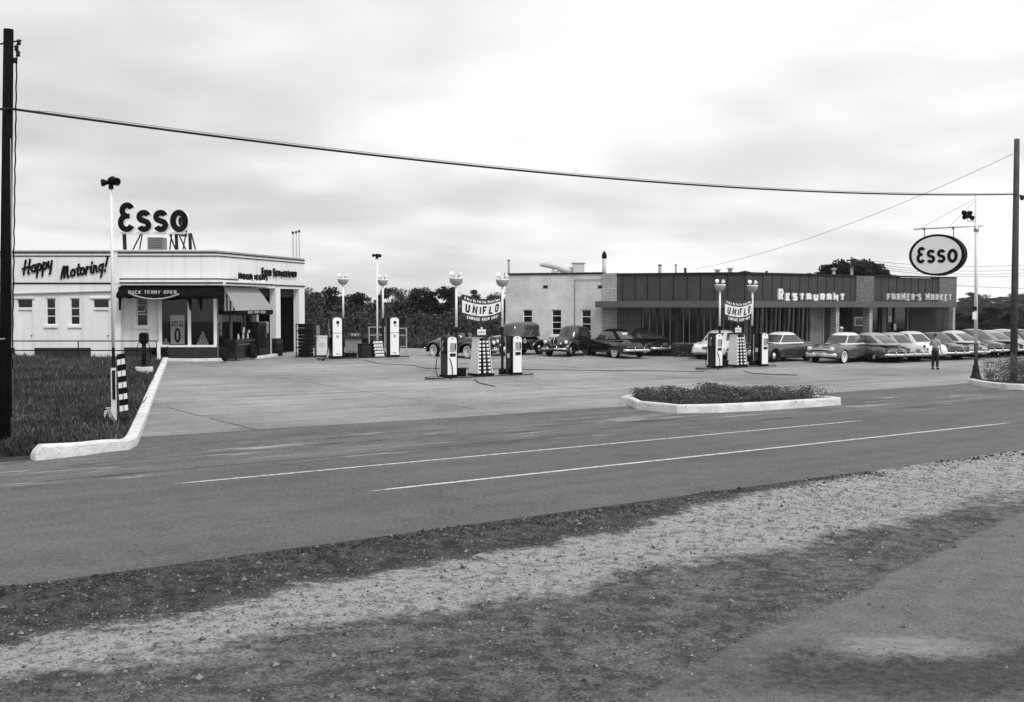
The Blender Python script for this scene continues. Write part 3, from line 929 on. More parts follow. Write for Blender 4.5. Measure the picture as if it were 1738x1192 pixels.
def bed(name, poly, n, hfun, label, seed, petals=300):
    mb = MB(); mb.prism([(x, y, hgt(x, y) + .0) for x, y in poly], (0, 0, .16)); tag(mb.build('bed_soil', 'soil'), kind='structure')
    xs = [p[0] for p in poly]; ys = [p[1] for p in poly]; pts = []; pet = []
    random.seed(seed); ctr = []
    while len(ctr) < 150:
        x = random.uniform(min(xs), max(xs)); y = random.uniform(min(ys), max(ys))
        if inside(x, y, poly): ctr.append((x, y, hfun(x, y) * random.uniform(.55, 1.1)))
    while len(pts) < n:
        x, y, h = random.choice(ctr)
        q = random.random() ** .6
        xx = x + random.gauss(0, .16); yy = y + random.gauss(0, .16)
        if not inside(xx, yy, poly) and random.random() < .85: continue
        pts.append((xx, yy, hgt(xx, yy) + .12 + h * q))
    for _ in range(petals):
        x, y, h = random.choice(ctr)
        pet.append((x + random.gauss(0, .14), y + random.gauss(0, .14), hgt(x, y) + .14 + h * random.uniform(.6, 1.05)))
    o = quadobj(name, leafcloud(pts, .027, seed), 'bed_leaf'); tag(o, label, 'plants', kind='stuff')
    fl = quadobj('flowers', leafcloud(pet, .018, seed + 1, 1.0), 'petal'); fl.parent = o
    return o
def hb(x, y):
    D, S = DS(x, y); s0 = DS(*fr[0])[1]; s1 = DS(*fr[-1])[1]; a = (S - s0) / (s1 - s0)
    return .34 + .08 * math.sin(a * 9) + .22 * math.exp(-((a - .48) / .10) ** 2) + .06 * noise.noise(Vector((x, y, 0)) * 2)
inner = [(lerp(sum(p[0] for p in loop) / len(loop), x, .93), lerp(sum(p[1] for p in loop) / len(loop), y, .93)) for x, y in loop]
bed('bed_plants', inner, 40000, hb, 'low leafy flowering plants filling the white kerbed bed by the road', 11, 420)
# right-hand bed beside the sign post
rb = [gpt(1648, 652), gpt(1672, 658), gpt(1738, 663), gpt(1900, 664)]
rfp = [(p.x, p.y) for p in rb]
kerb('bed_kerb', densify(smooth_path(rfp, 2), .4), .22, .24)
poly2 = [(rfp[0][0] + .5, rfp[0][1] + .5), (rfp[1][0] + .3, rfp[1][1] + .35), (rfp[2][0], rfp[2][1] + .3), (rfp[3][0], rfp[3][1] + .3), (rfp[3][0] + N.x * 3, rfp[3][1] + N.y * 3 + .5), (rfp[1][0] + 1.2, rfp[1][1] + 1.8)]
bed('bed_plants', poly2, 15000, lambda x, y: .30 + .28 * max(0, noise.noise(Vector((x, y, 4)) * .9)) + (.75 if x > rfp[2][0] - .1 else .15), 'loose flowering weeds in the bed round the pole at the far right', 12, 150)
random.seed(21)
# ================================================================== service station
YF = 54.2
F = Plane((0, YF), 0.0)
AX = at(370, 480, YF).x
G = Plane((AX, YF), R(75.5))
TE = G.t(517)
zG = hgt(AX - 3, YF)
ZT = zat(426, YF); ZS = zat(483, YF)
def fx(px, off=0.0): return at(px, 520, YF - off).x
def fz(py, off=0.0): return zat(py, YF - off)
LX = -29.0
st = thing('service_station', 'white stucco filling station with black bands, angled corner canopy and roof lettering', 'building', (AX, YF, zG))
END = G.pt(TE, 0)
# upper block (parapet and fascia)
mb = MB(); mb.prism([(LX, YF, ZS), (AX, YF, ZS), (END.x, END.y, ZS), (END.x - 13, END.y + 3, ZS), (LX, YF + 12, ZS)], (0, 0, ZT - ZS))
mb.build('parapet', 'white_wall', st, True, bevel=.03)
mb = MB(); F.box(mb, LX, AX + .04, ZT, ZT + .05, -.3, .06)
G.box(mb, 0, TE + .04, ZT, ZT + .05, -.3, .06); mb.build('coping', 'white_paint', st, True)
# canopy ledge
T465 = G.t(465, .45)
mb = MB(); zl0, zl1 = fz(484.5, .45), fz(476, .45)
F.box(mb, fx(203, .45), AX + .33, zl0, zl1, .002, .45); G.box(mb, -.12, T465, zl0 + .002, zl1 - .002, .002, .45)
mb.build('canopy_ledge', 'white_wall', st, True, bevel=.02)
# black bands
mb = MB()
def band(y, hpx=1.9, wing=True, sect=True, off=0.0, te=None):
    z = fz(y, off); h = hpx / 36 / 2
    if wing: F.box(mb, LX, fx(193.5, off), z - h, z + h, off - .01, off + .03)
    if sect: F.box(mb, fx(201, off), AX + off * .775 + (.03 if off == 0 else .02), z - h, z + h, off - .01, off + .03)
    G.box(mb, 0 if off == 0 else -.1, te or TE + .03, z - h, z + h, off - .012, off + .032)
band(429.2); band(434.7, 1.6)
mb.build('band', 'black_paint', st, True)
mb = MB(); F.box(mb, LX, fx(193.5), fz(480.8) - .03, fz(480.8) + .03, -.01, .04)
z = fz(480.3, .45); F.box(mb, fx(203, .45), AX + .35, z - .03, z + .03, .44, .48); G.box(mb, -.1, T465, z - .03, z + .03, .44, .482)
z = fz(473.6); F.box(mb, fx(204), AX + .03, z - .025, z + .025, -.01, .035); G.box(mb, 0, G.t(404), z - .025, z + .025, -.012, .033)
z = G.z(500, 485.6); G.box(mb, G.t(466), TE + .03, z - .03, z + .03, -.01, .04)
mb.build('band', 'black_paint', st, True)
# slanting ledge along the wing
mb = MB(); a = F.pt(LX, fz(504)); c = F.pt(fx(194), fz(493.5))
mb.prism([a, c, c - Vector((0, 0, .05)), a - Vector((0, 0, .05))], (0, -.10, 0)); mb.build('ledge', 'mid_grey', st, True)
# wing wall with openings
zb = zG - .4
doors = [(28, 56), (157, 186)]; wins = [(77.5, 94.5), (118.5, 135.5)]
holes = [(fx(a), fx(b), zb, fz(507)) for a, b in doors] + [(fx(a), fx(b), fz(552), fz(506)) for a, b in wins]
mb = MB(); F.wall(mb, LX, fx(197), zb, ZS, -.25, 0, holes); mb.build('wing_wall', 'white_wall', st, True)
mb = MB()
for a, b in ((-200, 24), (58, 153), (188, 268)):
    F.box(mb, max(LX, fx(a)), fx(b), zb, fz(590.5), .004 if b < 200 else -.49, .05 if b < 200 else -.44)
mb.build('brick_base', 'base_brick', st, True)
for a, b in doors:
    d = MB(); F.box(d, fx(a) + .04, fx(b) - .04, zb + .2, fz(525), -.14, -.10); d = d.build('door', 'white_wall', st, True)
    MB().box((fx(b) - .13, YF + .08, fz(570)), (.05, .06, .05)).build('handle', 'dark_steel', d).location = (0, 0, 0)
    h = d.children[0]; h.data.transform(Matrix.Translation(-Vector(st.location)))
    f = MB(); x0, x1 = fx(a), fx(b)
    for q in ((x0, x0 + .05, zb, fz(507)), (x1 - .05, x1, zb, fz(507)), (x0 + .05, x1 - .05, fz(526), fz(522)), (x0 + .05, x1 - .05, fz(508.5), fz(507))):
        F.box(f, q[0], q[1], q[2], q[3], -.2, -.03)
    F.box(f, x0 - .1, x1 + .1, fz(506.8), fz(505), -.02, .06)
    f = f.build('door_frame', 'white_paint', st, True)
    g = MB(); F.box(g, x0 + .05, x1 - .05, fz(522), fz(508.5), -.17, -.16); g.build('transom_pane', 'dark_glass', st, True)
def small_window(pl, x0, x1, z0, z1, o, parent=st, rows=(.33, .62), sill=True, dark=False, sash='white_paint'):
    f = MB()
    for q in ((x0, x0 + .05, z0, z1), (x1 - .05, x1, z0, z1), (x0 + .05, x1 - .05, z0, z0 + .05), (x0 + .05, x1 - .05, z1 - .05, z1)):
        pl.box(f, *q, o - .15, o - .06)
    for r in rows: z = lerp(z0, z1, r); pl.box(f, x0 + .05, x1 - .05, z - .018, z + .018, o - .14, o - .08)
    w_ = f.build('window', sash, parent, True)
    g = MB(); pl.box(g, x0 + .05, x1 - .05, z0 + .05, z1 - .05, o - .12, o - .11)
    g = g.build('pane', 'dark_glass', w_); g.data.transform(Matrix.Translation(-Vector(parent.location)))
    if sill:
        s_ = MB(); pl.box(s_, x0 - .09, x1 + .09, z0 - .13, z0, o - .02, o + .07)
        s_ = s_.build('sill', 'white_wall', w_, bevel=.01); s_.data.transform(Matrix.Translation(-Vector(parent.location)))
    return w_
for a, b in wins: small_window(F, fx(a), fx(b), fz(552), fz(506), 0)
# recessed wall under the canopy
o = -.5
mb = MB(); F.wall(mb, fx(197), fx(269, o), zb, ZS, o - .2, o, [(fx(231, o), fx(251, o), fz(554, o), fz(503, o))])
mb.box((fx(197) + .1, YF + .35, (zb + ZS) / 2), (.2, .69, ZS - zb)); mb.build('front_wall', 'white_wall', st, True)
sw = small_window(F, fx(231, o), fx(251, o), fz(554, o), fz(503, o), o, rows=(.4,))
f = MB(); x0, x1 = fx(231.5, o), fx(250, o); za, zc = fz(529, o), fz(518, o)
f.tube([(x0, YF + .5 - .42, za), (x1, YF + .5 - .42, za), (x1, YF + .5 + .02, zc), (x0, YF + .5 + .02, zc), (x0, YF + .5 - .42, za)], .018, 4)
f.build('hopper_sash', 'white_paint', st, True)
# display front: posts, sill, glass
xd0, xd1 = fx(270, -.3), fx(366, -.3)
zsl = fz(586, -.3)
mb = MB(); F.box(mb, xd0 - .05, xd1, zb, zsl - .10, -.55, -.30)
p0 = Vector((xd1, YF + .3)); DP = Plane(p0, R(75.5))
DP.box(mb, .0, G.t(392), zb, zsl - .102, -.25, 0)
mb.build('brick_base', 'base_brick', st, True)
mb = MB(); F.box(mb, xd0 - .05, xd1 + .03, zsl - .10, zsl, -.58, -.26); mb.build('sill', 'white_paint', st, True, bevel=.01)
mb = MB()
for px in (271, 320.5, 364.5):
    x = fx(px, -.3); F.box(mb, x - .07, x + .07, zsl, ZS, -.45, -.32)
F.box(mb, xd0, xd1, fz(494, -.3), fz(490, -.3), -.44, -.33)
mb.build_each('shopfront_post', 'white_paint', st, True)
mb = MB(); F.box(mb, xd0, xd1, zsl, ZS, -.40, -.39); mb.build('shop_pane', 'show_glass', st, True)
# entrance under the striped awning
T0, T1 = 0.0, G.t(439)
mb = MB(); ED = Plane((xd1, YF + .35), R(75.5))
for t in (.12, 1.5, 2.9, 3.6): ED.box(mb, t - .06, t + .06, zb, ZS, -.1, .02)
ED.box(mb, .18, 3.54, zb + 2.9, zb + 3.0, -.08, 0)
mb.build_each('entrance_frame', 'grey_board', st, True)
mb = MB(); ED.box(mb, .18, 1.44, zb + 1.0, ZS, -.05, -.04); ED.box(mb, 1.56, 2.84, zb + .4, ZS, -.05, -.04); mb.build('entrance_pane', 'show_glass', st, True)
mb = MB(); ED.box(mb, .18, 1.44, zb, zb + .99, -.06, -.02); mb.build('entrance_apron', 'dark_brick', st, True)
# garage side wall with two bays
ztop = G.z(476, 490)
h1 = (G.t(439), G.t(468), zb, ztop); h2 = (G.t(476), G.t(508), zb, ztop)
mb = MB(); G.wall(mb, h1[0] - .25, TE, zb, ZS, -.34, 0, [h1, h2]); mb.build('garage_wall', 'white_wall', st, True)
for h in (h1, h2):
    mb = MB(); G.box(mb, h[0], h[1], ztop - .45, ztop, -.50, -.38); mb.build('rolled_door', 'dark_steel', st, True)
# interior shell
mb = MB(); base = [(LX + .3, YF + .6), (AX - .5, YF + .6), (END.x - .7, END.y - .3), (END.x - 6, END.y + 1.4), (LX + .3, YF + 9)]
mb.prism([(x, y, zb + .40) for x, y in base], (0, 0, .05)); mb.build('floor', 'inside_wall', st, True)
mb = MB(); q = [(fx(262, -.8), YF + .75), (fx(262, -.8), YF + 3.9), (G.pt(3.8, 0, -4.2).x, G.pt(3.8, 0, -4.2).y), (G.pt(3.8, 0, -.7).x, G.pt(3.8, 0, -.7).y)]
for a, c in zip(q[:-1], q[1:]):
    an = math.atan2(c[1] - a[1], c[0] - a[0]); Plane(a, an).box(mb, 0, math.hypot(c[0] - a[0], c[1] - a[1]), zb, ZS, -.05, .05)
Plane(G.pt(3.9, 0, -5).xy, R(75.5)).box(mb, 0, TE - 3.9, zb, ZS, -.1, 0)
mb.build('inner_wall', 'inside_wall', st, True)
# outer back and end walls
mb = MB(); bk = [(END.x, END.y), (END.x - 13, END.y + 3), (LX, YF + 12), (LX, YF)]
for a, c in zip(bk[:-1], bk[1:]):
    an = math.atan2(c[1] - a[1], c[0] - a[0]); L = math.hypot(c[0] - a[0], c[1] - a[1]); P_ = Plane(a, an); P_.box(mb, .01, L - .01, zb, ZS, -.02, .2) if False else P_.box(mb, .01, L - .01, zb, ZS, 0, -.2)
mb.build('rear_wall', 'white_wall', st, True)
mb = MB(); a = bk[0]; c = bk[1]; an = math.atan2(c[1] - a[1], c[0] - a[0]); Plane(a, an).box(mb, .36, 11, zb + .46, ZS - .01, -.21, -.26); mb.build('shade_lining', 'inside_wall', st, True)  # near-black sheet added over the end wall; paints in the unlit garage
# lettering on the station
def planeletters(pl, text, pxa, pxb, ya, yb, wd, depth, m, parent, cap=1.0, off=0.0, pxs=None, name='letter', gap=.38):
    t0, z0 = pl.tz(pxa, ya, off); t1, _ = pl.tz(pxb, ya, off); _, z1 = pl.tz((pxa + pxb) / 2, yb, off); _, z0m = pl.tz((pxa + pxb) / 2, ya, off)
    for c, lm in letters(text, t0, t1, z0m, (z1 - z0m), wd, depth, lambda u, v, o: pl.pt(u, v, o), cap=cap, gap=gap, off0=off):
        lm.build(name, m, parent, True)
def fontonplane(pl, body, t0, z0, w_, h_, depth, off, m, parent, name='lettering', rot=0.0, bold=0.0, shear=0.0, space=1.0):
    vs, fs = fontmesh(body, w_, h_, depth, bold, shear, space); mb = MB(); c, s = math.cos(rot), math.sin(rot)
    mb.add([pl.pt(t0 + u * c - v * s, z0 + u * s + v * c, off + d) for u, v, d in vs], fs)
    return mb.build(name, m, parent, True)
planeletters(G, 'ESSO SERVICENTER', 444, 502.5, 470, 459.5, .085, .06, 'black_paint', st, cap=1.3, off=.04, gap=.3)
planeletters(G, 'MADISON HEIGHTS', 404, 453, 476, 465.5, .075, .05, 'black_paint', st, cap=1.0, off=.40, gap=.3)
def script(word, pxa, pya, wpx, xh, rot, wd):
    sc = 1 / 36.0; x = 0.0; H = xh * sc; t0, z0 = F.tz(pxa, pya); c, s = math.cos(rot), math.sin(rot)
    SG = {'H': (1.45, [[(.35, 1.75), (.10, 0)], [(1.15, 1.75), (.90, 0), (1.1, -.02)], [(-.15, .75), (.55, .85), (1.25, .80)]]),
          'M': (1.75, [[(.15, 0), (.30, 1.35), (.48, 1.55), (.62, 1.4), (.66, .1)], [(.70, .1), (.85, 1.3), (1.0, 1.5), (1.15, 1.38), (1.2, .25), (1.3, 0), (1.5, .1)]]),
          'a': (1.0, [arc(.42, .48, .34, .42, 50, 320, 12), [(.78, .92), (.74, .2), (.84, .04), (1.0, .15)]]),
          'o': (.95, [arc(.42, .48, .34, .42, 0, 350, 16)]),
          'p': (1.0, [[(.22, .95), (.10, -.75)], arc(.50, .48, .32, .40, 160, -130, 12)]),
          'y': (1.0, [[(.12, .92), (.12, .3), (.32, .05), (.6, .2), (.75, .92)], [(.75, .92), (.62, -.35), (.45, -.75)]]),
          't': (.75, [[(.38, 1.45), (.30, .2), (.42, .04), (.62, .12)], [(.05, .92), (.68, .98)]]),
          'r': (.75, [[(.18, .95), (.15, 0)], [(.16, .6), (.35, .9), (.62, .85)]]),
          'i': (.55, [[(.22, .92), (.2, .15), (.42, .05)], [(.28, 1.25), (.29, 1.42)]]),
          'n': (1.0, [[(.15, .95), (.14, 0)], [(.15, .6), (.40, .92), (.62, .75), (.62, .15), (.85, .05)]]),
          'g': (1.0, [arc(.42, .5, .32, .40, 40, 320, 12), [(.78, .95), (.70, -.30), (.58, -.72)]]),
          '!': (.6, [[(.45, 1.75), (.25, .55)], [(.2, .12), (.2, -.08)]])}
    tot = sum(SG[ch][0] for ch in word); k = wpx * sc / tot
    for ch in word:
        mb = MB()
        for j, stq in enumerate(SG[ch][1]):
            def pt(u, v, o_): return F.pt(t0 + (x + u) * c - v * s, z0 + (x + u) * s + v * c, o_)
            q_ = [Vector((a * k + .30 * b * H, b * H)) for a, b in stq]
            for _ in range(2 if 2 < len(q_) < 10 else 0):
                r_ = [q_[0]]
                for a, b in zip(q_[:-1], q_[1:]): r_ += [a * .75 + b * .25, a * .25 + b * .75]
                q_ = r_ + [q_[-1]]
            ribbon(mb, [tuple(v) for v in q_], wd, .04, pt, .03 + .002 * j)
            for e in (q_[0], q_[-1]):
                mb.prism([pt(e.x + wd * .5 * math.cos(a * PI / 5), e.y + wd * .5 * math.sin(a * PI / 5), .031 + .002 * j) for a in range(10)], F.pt(0, 0, .0405) - F.pt(0, 0, 0))
        mb.build('script_letter', 'black_paint', st, True); x += SG[ch][0] * k
script('Happy', 40, 466, 52, 12.5, R(13), .09)
script('Motoring!', 103, 473, 81, 12.5, R(10), .09)

# roof letters on their frame: two rows back to back in a narrow V
def esso_glyphs(x0, z0, wE, hE, ws, hs, adv, pt, stroke, depth):
    """four rounded letters drawn with fat strokes"""
    out = []; sE = stroke
    def mk(fn): mb = MB(); fn(mb); out.append(mb)
    def E(mb):
        cx = x0 + wE * .54; hh_ = (hE - sE) / 2; ru, rl_ = hh_ * .45, hh_ * .55; zl = z0 + sE / 2 + rl_; zu = zl + rl_ + ru
        ribbon(mb, arc(cx + wE * .05, zu, (wE - sE) * .43, ru, 25, 262, 18), sE, depth, pt)
        ribbon(mb, arc(cx, zl, (wE - sE) * .50, rl_, 92, 335, 20), sE, depth, pt, .003)
        ribbon(mb, [(cx - wE * .1, zl + rl_), (cx + wE * .20, zl + rl_)], sE * .85, depth, pt, .006)
    mk(E); x = x0 + wE + adv
    for k in range(2):
        def S(mb, x=x):
            r = (hs - sE) / 4; q = (ws - sE) / 2; cx = x + ws / 2; a = z0 + sE / 2 + r
            ribbon(mb, arc(cx, a + 2 * r, q, r, 20, 225, 14) + [(cx, a + r)] + arc(cx, a, q, r, 45, -160, 14), sE, depth, pt)
        mk(S); x += ws + adv
    def O(mb): ribbon(mb, arc(x + ws * .6, z0 + hs * .5, ws * .6 - sE * .5, hs * .5 - sE * .5, 0, 345, 23), sE * 1.05, depth, pt, closed=True)
    mk(O); return out
rs = thing('roof_sign', 'large dark rounded letters standing on a steel frame on the station roof', 'sign', (fx(265, -1.2), YF + 1.2, ZT))
RF = Plane((0, YF + 1.2), 0.0)
def rx(px): return at(px, 520, YF + 1.2).x
def rz(py): return zat(py, YF + 1.2)
S_ROOF = (rx(305) - rx(205)) / 100
def roofletters(pl, x0, back=False):
    s_ = S_ROOF * (.78 if back else 1)
    gl = esso_glyphs(x0, rz(395), 29 * s_, 50 * s_, 25 * s_, 37.5 * s_, 3.4 * s_, lambda u, v, o: pl.pt(u, v, o), 10.0 * s_, .30)
    for g in gl: g.build('letter', 'black_paint' if back else 'white_bright', rs, True)
    if back: return
    gl = esso_glyphs(x0, rz(395), 29 * s_, 50 * s_, 25 * s_, 37.5 * s_, 3.4 * s_, lambda u, v, o: pl.pt(u, v, o), 9.6 * s_, .02)
    for g in gl:
        g.v = [tuple(Vector(v) + Vector((pl.n.x, pl.n.y, 0)) * .301) for v in g.v]; g.build('letter_face', 'black_paint', rs, True)
roofletters(RF, rx(204.5))
RB = Plane((rx(298), YF + 1.75), R(103))
roofletters(RB, .25, True)
mb = MB(); zt = rz(396)
for y in (1.05, 1.35): mb.box(((rx(207) + rx(317)) / 2, YF + y, zt), (rx(317) - rx(207), .06, .10))
mb.build_each('letter_rail', 'white_paint', rs, True)
mb = MB()
def bar(a, b, r=.045, m=mb): m.cyl(a, b, r, 6)
for px, rr in ((213, .09), (301, .08), (324, .08)):
    bar((rx(px), YF + 1.25, ZT - .1), (rx(px) - .03, YF + 1.25, zt), rr)
for a, b in ((218, 240), (232, 242), (306, 316), (284, 292), (298, 288), (331, 325), (316, 303)):
    bar((rx(a), YF + 1.6, ZT - .1), (rx(b), YF + 1.3, zt), .035)
mb.build_each('strut', 'dark_steel', rs, True)
lv = thing('roof_louvre', 'grey slatted vent housing under the big roof letters', 'vent', (rx(255), YF + 2.4, ZT))
mb = MB(); x0, x1 = rx(241), rx(268)
mb.box(((x0 + x1) / 2, YF + 2.5, (ZT + rz(401)) / 2), (x1 - x0 - .06, .75, rz(401) - ZT)); mb.build('housing', 'grey_board', lv, True)
mb = MB(); k = 9
for i in range(k): mb.box(((x0 + x1) / 2, YF + 2.1, lerp(ZT + .05, rz(402), i / (k - 1))), (x1 - x0, .06, .04))
mb.build('slats', 'mid_grey', lv, True)
for i, (px, y0, r) in enumerate(((497.5, 397, .035), (503, 396, .03), (508, 394.5, .03))):
    v = thing('vent_pipe', ['leftmost', 'middle', 'rightmost'][i] + ' of three thin vent pipes on the far end of the station roof', 'pipe', at(px, 440, 63), group='thin vent pipes on the station roof')
    p = at(px, 440, 63); zt_ = zat(y0, 63); mb = MB(); mb.cyl((p.x, p.y, ZT - .2), (p.x, p.y, zt_), r * .8, 6); mb.build('pipe', 'mid_grey', v, True)
    mb = MB(); mb.lathe([(.001, 0), (r * 2, .0), (r * 2.2, .1), (.001, .14)], 8, (p.x, p.y, zt_)); mb.build('cap', 'dark_steel', v, True)

# awnings
aw = thing('canvas_awning', 'dark canvas awning with white hand lettering over the display window', 'awning', (fx(285, .3), YF - .3, ZS))
def ztx(py, off): return zat(py, YF - off)
mb = MB(); x0, x1 = fx(201, .5), fx(376, .5); n = 48; vs = []; fs = []
rows = [(.02, ZS - .02), (.35, ztx(489, .35)), (.78, ztx(500, .78)), (.80, ztx(505, .8))]
for i in range(n + 1):
    x = lerp(x0, x1, i / n); sag = .10 * abs(math.sin(i / n * PI * 2)) * 0
    for j, (o_, z_) in enumerate(rows):
        zz = z_ - (abs(math.sin(i / n * PI * 12)) * .07 if j == 3 else 0) + .025 * noise.noise(Vector((x * 3, j, 0)))
        vs.append((x, YF - o_ + .03 * noise.noise(Vector((x * 2, j * 2, 5))), zz))
for i in range(n):
    for j in range(3): fs.append((i * 4 + j, i * 4 + j + 1, i * 4 + j + 5, i * 4 + j + 4))
mb.add(vs, fs, True); a_ = mb.build('canopy', 'dark_cloth', aw, True); sm = a_.modifiers.new('t', 'SOLIDIFY'); sm.thickness = .012
for a, b, c, d in ((201, 207, 487, 527), (314, 325, 490, 527), (366, 376, 489, 527)):
    mb = MB(); xa, xb = fx(a, .55), fx(b, .55); xm = fx((a + b) / 2 + (4 if a > 205 else -1), .55)
    mb.prism([(xa, YF - .55, ztx(c, .5)), (xm - .04, YF - .55, ztx(d, .5)), (xm + .04, YF - .55, ztx(d, .5)), (xb, YF - .55, ztx(c, .5))], (0, .05, 0))
    mb.build('side_drop', 'dark_cloth' if a != 314 else 'dark_cloth', aw, True)
mb = MB(); P_ = [(fx(lerp(222, 304, i / 12), .82), YF - .83, ztx(499 + 9 * math.sin(PI * i / 12) ** .8, .82)) for i in range(13)]
mb.tube(P_, .045, 5); mb.build('piping', 'grey_cloth', aw, True)
AWP = Plane((0, YF - .66), 0.0)
planeletters(AWP, 'BUCK TERRY OPER.', 218, 302, 499.5, 493.2, .03, .02, 'light_grey', aw, off=.06, name='letter')
# striped one over the entrance
sa = thing('striped_awning', 'striped canvas awning sloping out over the station entrance', 'awning', G.pt(1.5, ZS - .2, 0))
tA, tB = G.t(378), G.t(436)
o1 = .95; za_ = G.z(400, 487.5); zo0 = G.z(400, 527.5, o1); zo1 = G.z(463, 526, o1)
tb0, tb1 = G.t(400, o1), G.t(463, o1)
striped('awning_stripe', .07, .50, .11, (math.cos(R(75.5)), math.sin(R(75.5)), 0))
striped('awning_side', .03, .62, .26, (G.n.x, G.n.y, 0))
mb = MB(); n = 14; vs = []; fs = []
for i in range(n + 1):
    for j in range(7):
        a = i / n; b_ = j / 6
        t_ = lerp(lerp(tA, tB, a), lerp(tb0, tb1, a), b_); z_ = lerp(za_, lerp(zo0, zo1, a), b_) + .05 * math.sin(PI * b_)
        vs.append(G.pt(t_, z_, lerp(.03, o1, b_)))
for i in range(n):
    for j in range(6): fs.append((i * 7 + j, i * 7 + j + 1, i * 7 + j + 8, i * 7 + j + 7))
mb.add(vs, fs, True); mb.build('canvas', 'awning_stripe', sa, True)
mb = MB(); mb.prism([G.pt(tA, za_ - .02, .03), G.pt(tb0, zo0, o1), G.pt(tA, zo0 - .02, .03)], -(G.pt(.02, 0, 0) - G.pt(0, 0, 0))); mb.build('side_panel', 'awning_side', sa, True)
mb = MB(); n = 30; vs = []; fs = []
for i in range(n + 1):
    a = i / n; p = G.pt(lerp(tb0, tb1, a), lerp(zo0, zo1, a), o1 + .01); vs += [p, p - Vector((0, 0, .20 + .05 * abs(math.sin(a * PI * 9))))]
for i in range(n): fs.append((2 * i, 2 * i + 1, 2 * i + 3, 2 * i + 2))
p = G.pt(tA, zo0, .03); o_ = len(vs); vs += [p, p - Vector((0, 0, .22))]; fs.append((o_, o_ + 1, 1, 0))
mb.add(vs, fs); v_ = mb.build('valance', 'dark_cloth', sa, True); v_.modifiers.new('t', 'SOLIDIFY').thickness = .01
VP_ = Plane(G.pt(0, 0, o1 + .03).xy, R(75.5))
t_a, z_a = VP_.tz(421, 532.5); t_b, z_b = VP_.tz(451, 528.5)
for c, lm in letters('BUCK TERRY OPER.', t_a, t_b, z_a + .0, .13, .022, .01, lambda u, v, o: VP_.pt(u, v, o)): lm.build('letter', 'light_grey', sa, True)

# goods in the display window
def world_box(name, label, cat, c, sz, m, rz=0, group=None, bevel=.01, detail=None):
    t_ = thing(name, label, cat, (c[0], c[1], c[2] - sz[2] / 2), rz, group)
    MB().box((0, 0, sz[2] / 2), sz).build('body', m, t_, bevel=bevel)
    return t_
zfl = zb + .45
po = thing('tyre_poster', 'tall pale poster with a tyre picture standing inside the display window', 'poster', (fx(301, -.52), YF + .52, fz(584, -.52)))
mb = MB(); w2 = .33; hp = fz(535, -.52) - fz(584, -.52)
mb.box((0, 0, hp / 2), (w2 * 2, .04, hp)); mb.build('card', 'white_bright', po)
PP = Plane((0, -.025), 0)
for tx, zz, hh in (('LOOK AT', hp * .72, .10), ('ATLAS', hp * .60, .13)):
    mbs = letters(tx, -.27, .27, zz, hh, .035, .008, lambda u, v, o: PP.pt(u, v, o))
    j = MB()
    for c, l in mbs: j.add(l.v, l.f)
    j.build('lettering', 'black_paint', po)
mb = MB(); ribbon(mb, arc(0, hp * .30, .10, hp * .22, 0, 345, 23), .09, .01, lambda u, v, o: PP.pt(u, v, o), closed=True); mb.build('tyre_picture', 'black_paint', po)
def tyre_mesh(r=.34, w_=.18):
    return [(r * .58, -w_ * .35), (r * .62, -w_ * .5), (r * .93, -w_ * .5), (r, -w_ * .3), (r, w_ * .3), (r * .93, w_ * .5), (r * .62, w_ * .5), (r * .58, w_ * .35), (r * .58, -w_ * .35)]
for i, (px, py, r, tilt) in enumerate(((344, 584, .36, .15), (356, 584, .30, .5), (329, 585, .26, -.3))):
    p = at(px, py, YF + 1.1)
    t_ = MB(); t_.lathe(tyre_mesh(r), 24, (0, 0, r), 'y')
    o_ = t_.build('tyre', 'tyre', None); o_.location = (p.x, YF + .78 + .1 * i, fz(586, -1)); o_.rotation_euler = (0, 0, tilt)
    tag(o_, ['largest black tyre standing in the display window', 'black tyre at the right end of the display window', 'smallest black tyre beside the window post'][i], 'tyre', 'tyres in the display window')
mat('can_label', .6, .5, var=.7, scale=12)
for i in range(14):
    px = [336, 341, 346, 351, 339, 344, 349, 341, 346, 344, 280, 284, 281, 276][i]; lv_ = [0, 0, 0, 0, 1, 1, 1, 2, 2, 3, 0, 0, 1, 0][i]
    x = fx(px, -.56); z_ = fz(586, -.56) + lv_ * .16 + .001
    c = MB(); c.lathe([(.001, 0), (.062, 0), (.065, .01), (.065, .145), (.062, .155), (.001, .155)], 12)
    o_ = c.build('oil_can', 'can_label', None); o_.location = (x, YF + .52 + .02 * (i % 3), z_)
    tag(o_, 'small patterned can stacked in the pile inside the display window' if i < 10 else 'small patterned can left of the tall poster in the window', 'can', 'cans in the display window')
# things under the striped awning
def onG(px, off):
    t_ = G.t(px, off); p = G.pt(t_, 0, off); return Vector((p.x, p.y, hgt(p.x, p.y)))
ANG = R(75.5)
p = onG(406, .55)
ch = thing('drinks_chest', 'low black chest cooler with a white disc standing under the striped awning', 'cooler', (p.x, p.y, p.z + .08), ANG)
mb = MB(); mb.box((0, 0, .46), (1.9, .62, .84)); mb.build('body', 'black_gloss', ch, bevel=.04)
mb = MB(); mb.box((0, 0, .91), (1.96, .68, .06)); mb.build('lid', 'black_gloss', ch, bevel=.02)
mb = MB(); mb.box((-.2, -.36, .70), (1.1, .02, .03)); mb.build('trim', 'steel', ch)
mb = MB(); ribbon(mb, arc(.72, .50, .07, .10, 60, -200, 12), .04, .01, lambda u, v, o: (u, -.312 - o, v)); mb.build('mark', 'white_paint', ch)
mb = MB()
for x in (-.85, .85):
    for y in (-.24, .24): mb.box((x, y, .02), (.08, .08, .1))
mb.build_each('foot', 'dark_steel', ch)
p = onG(436, .35)
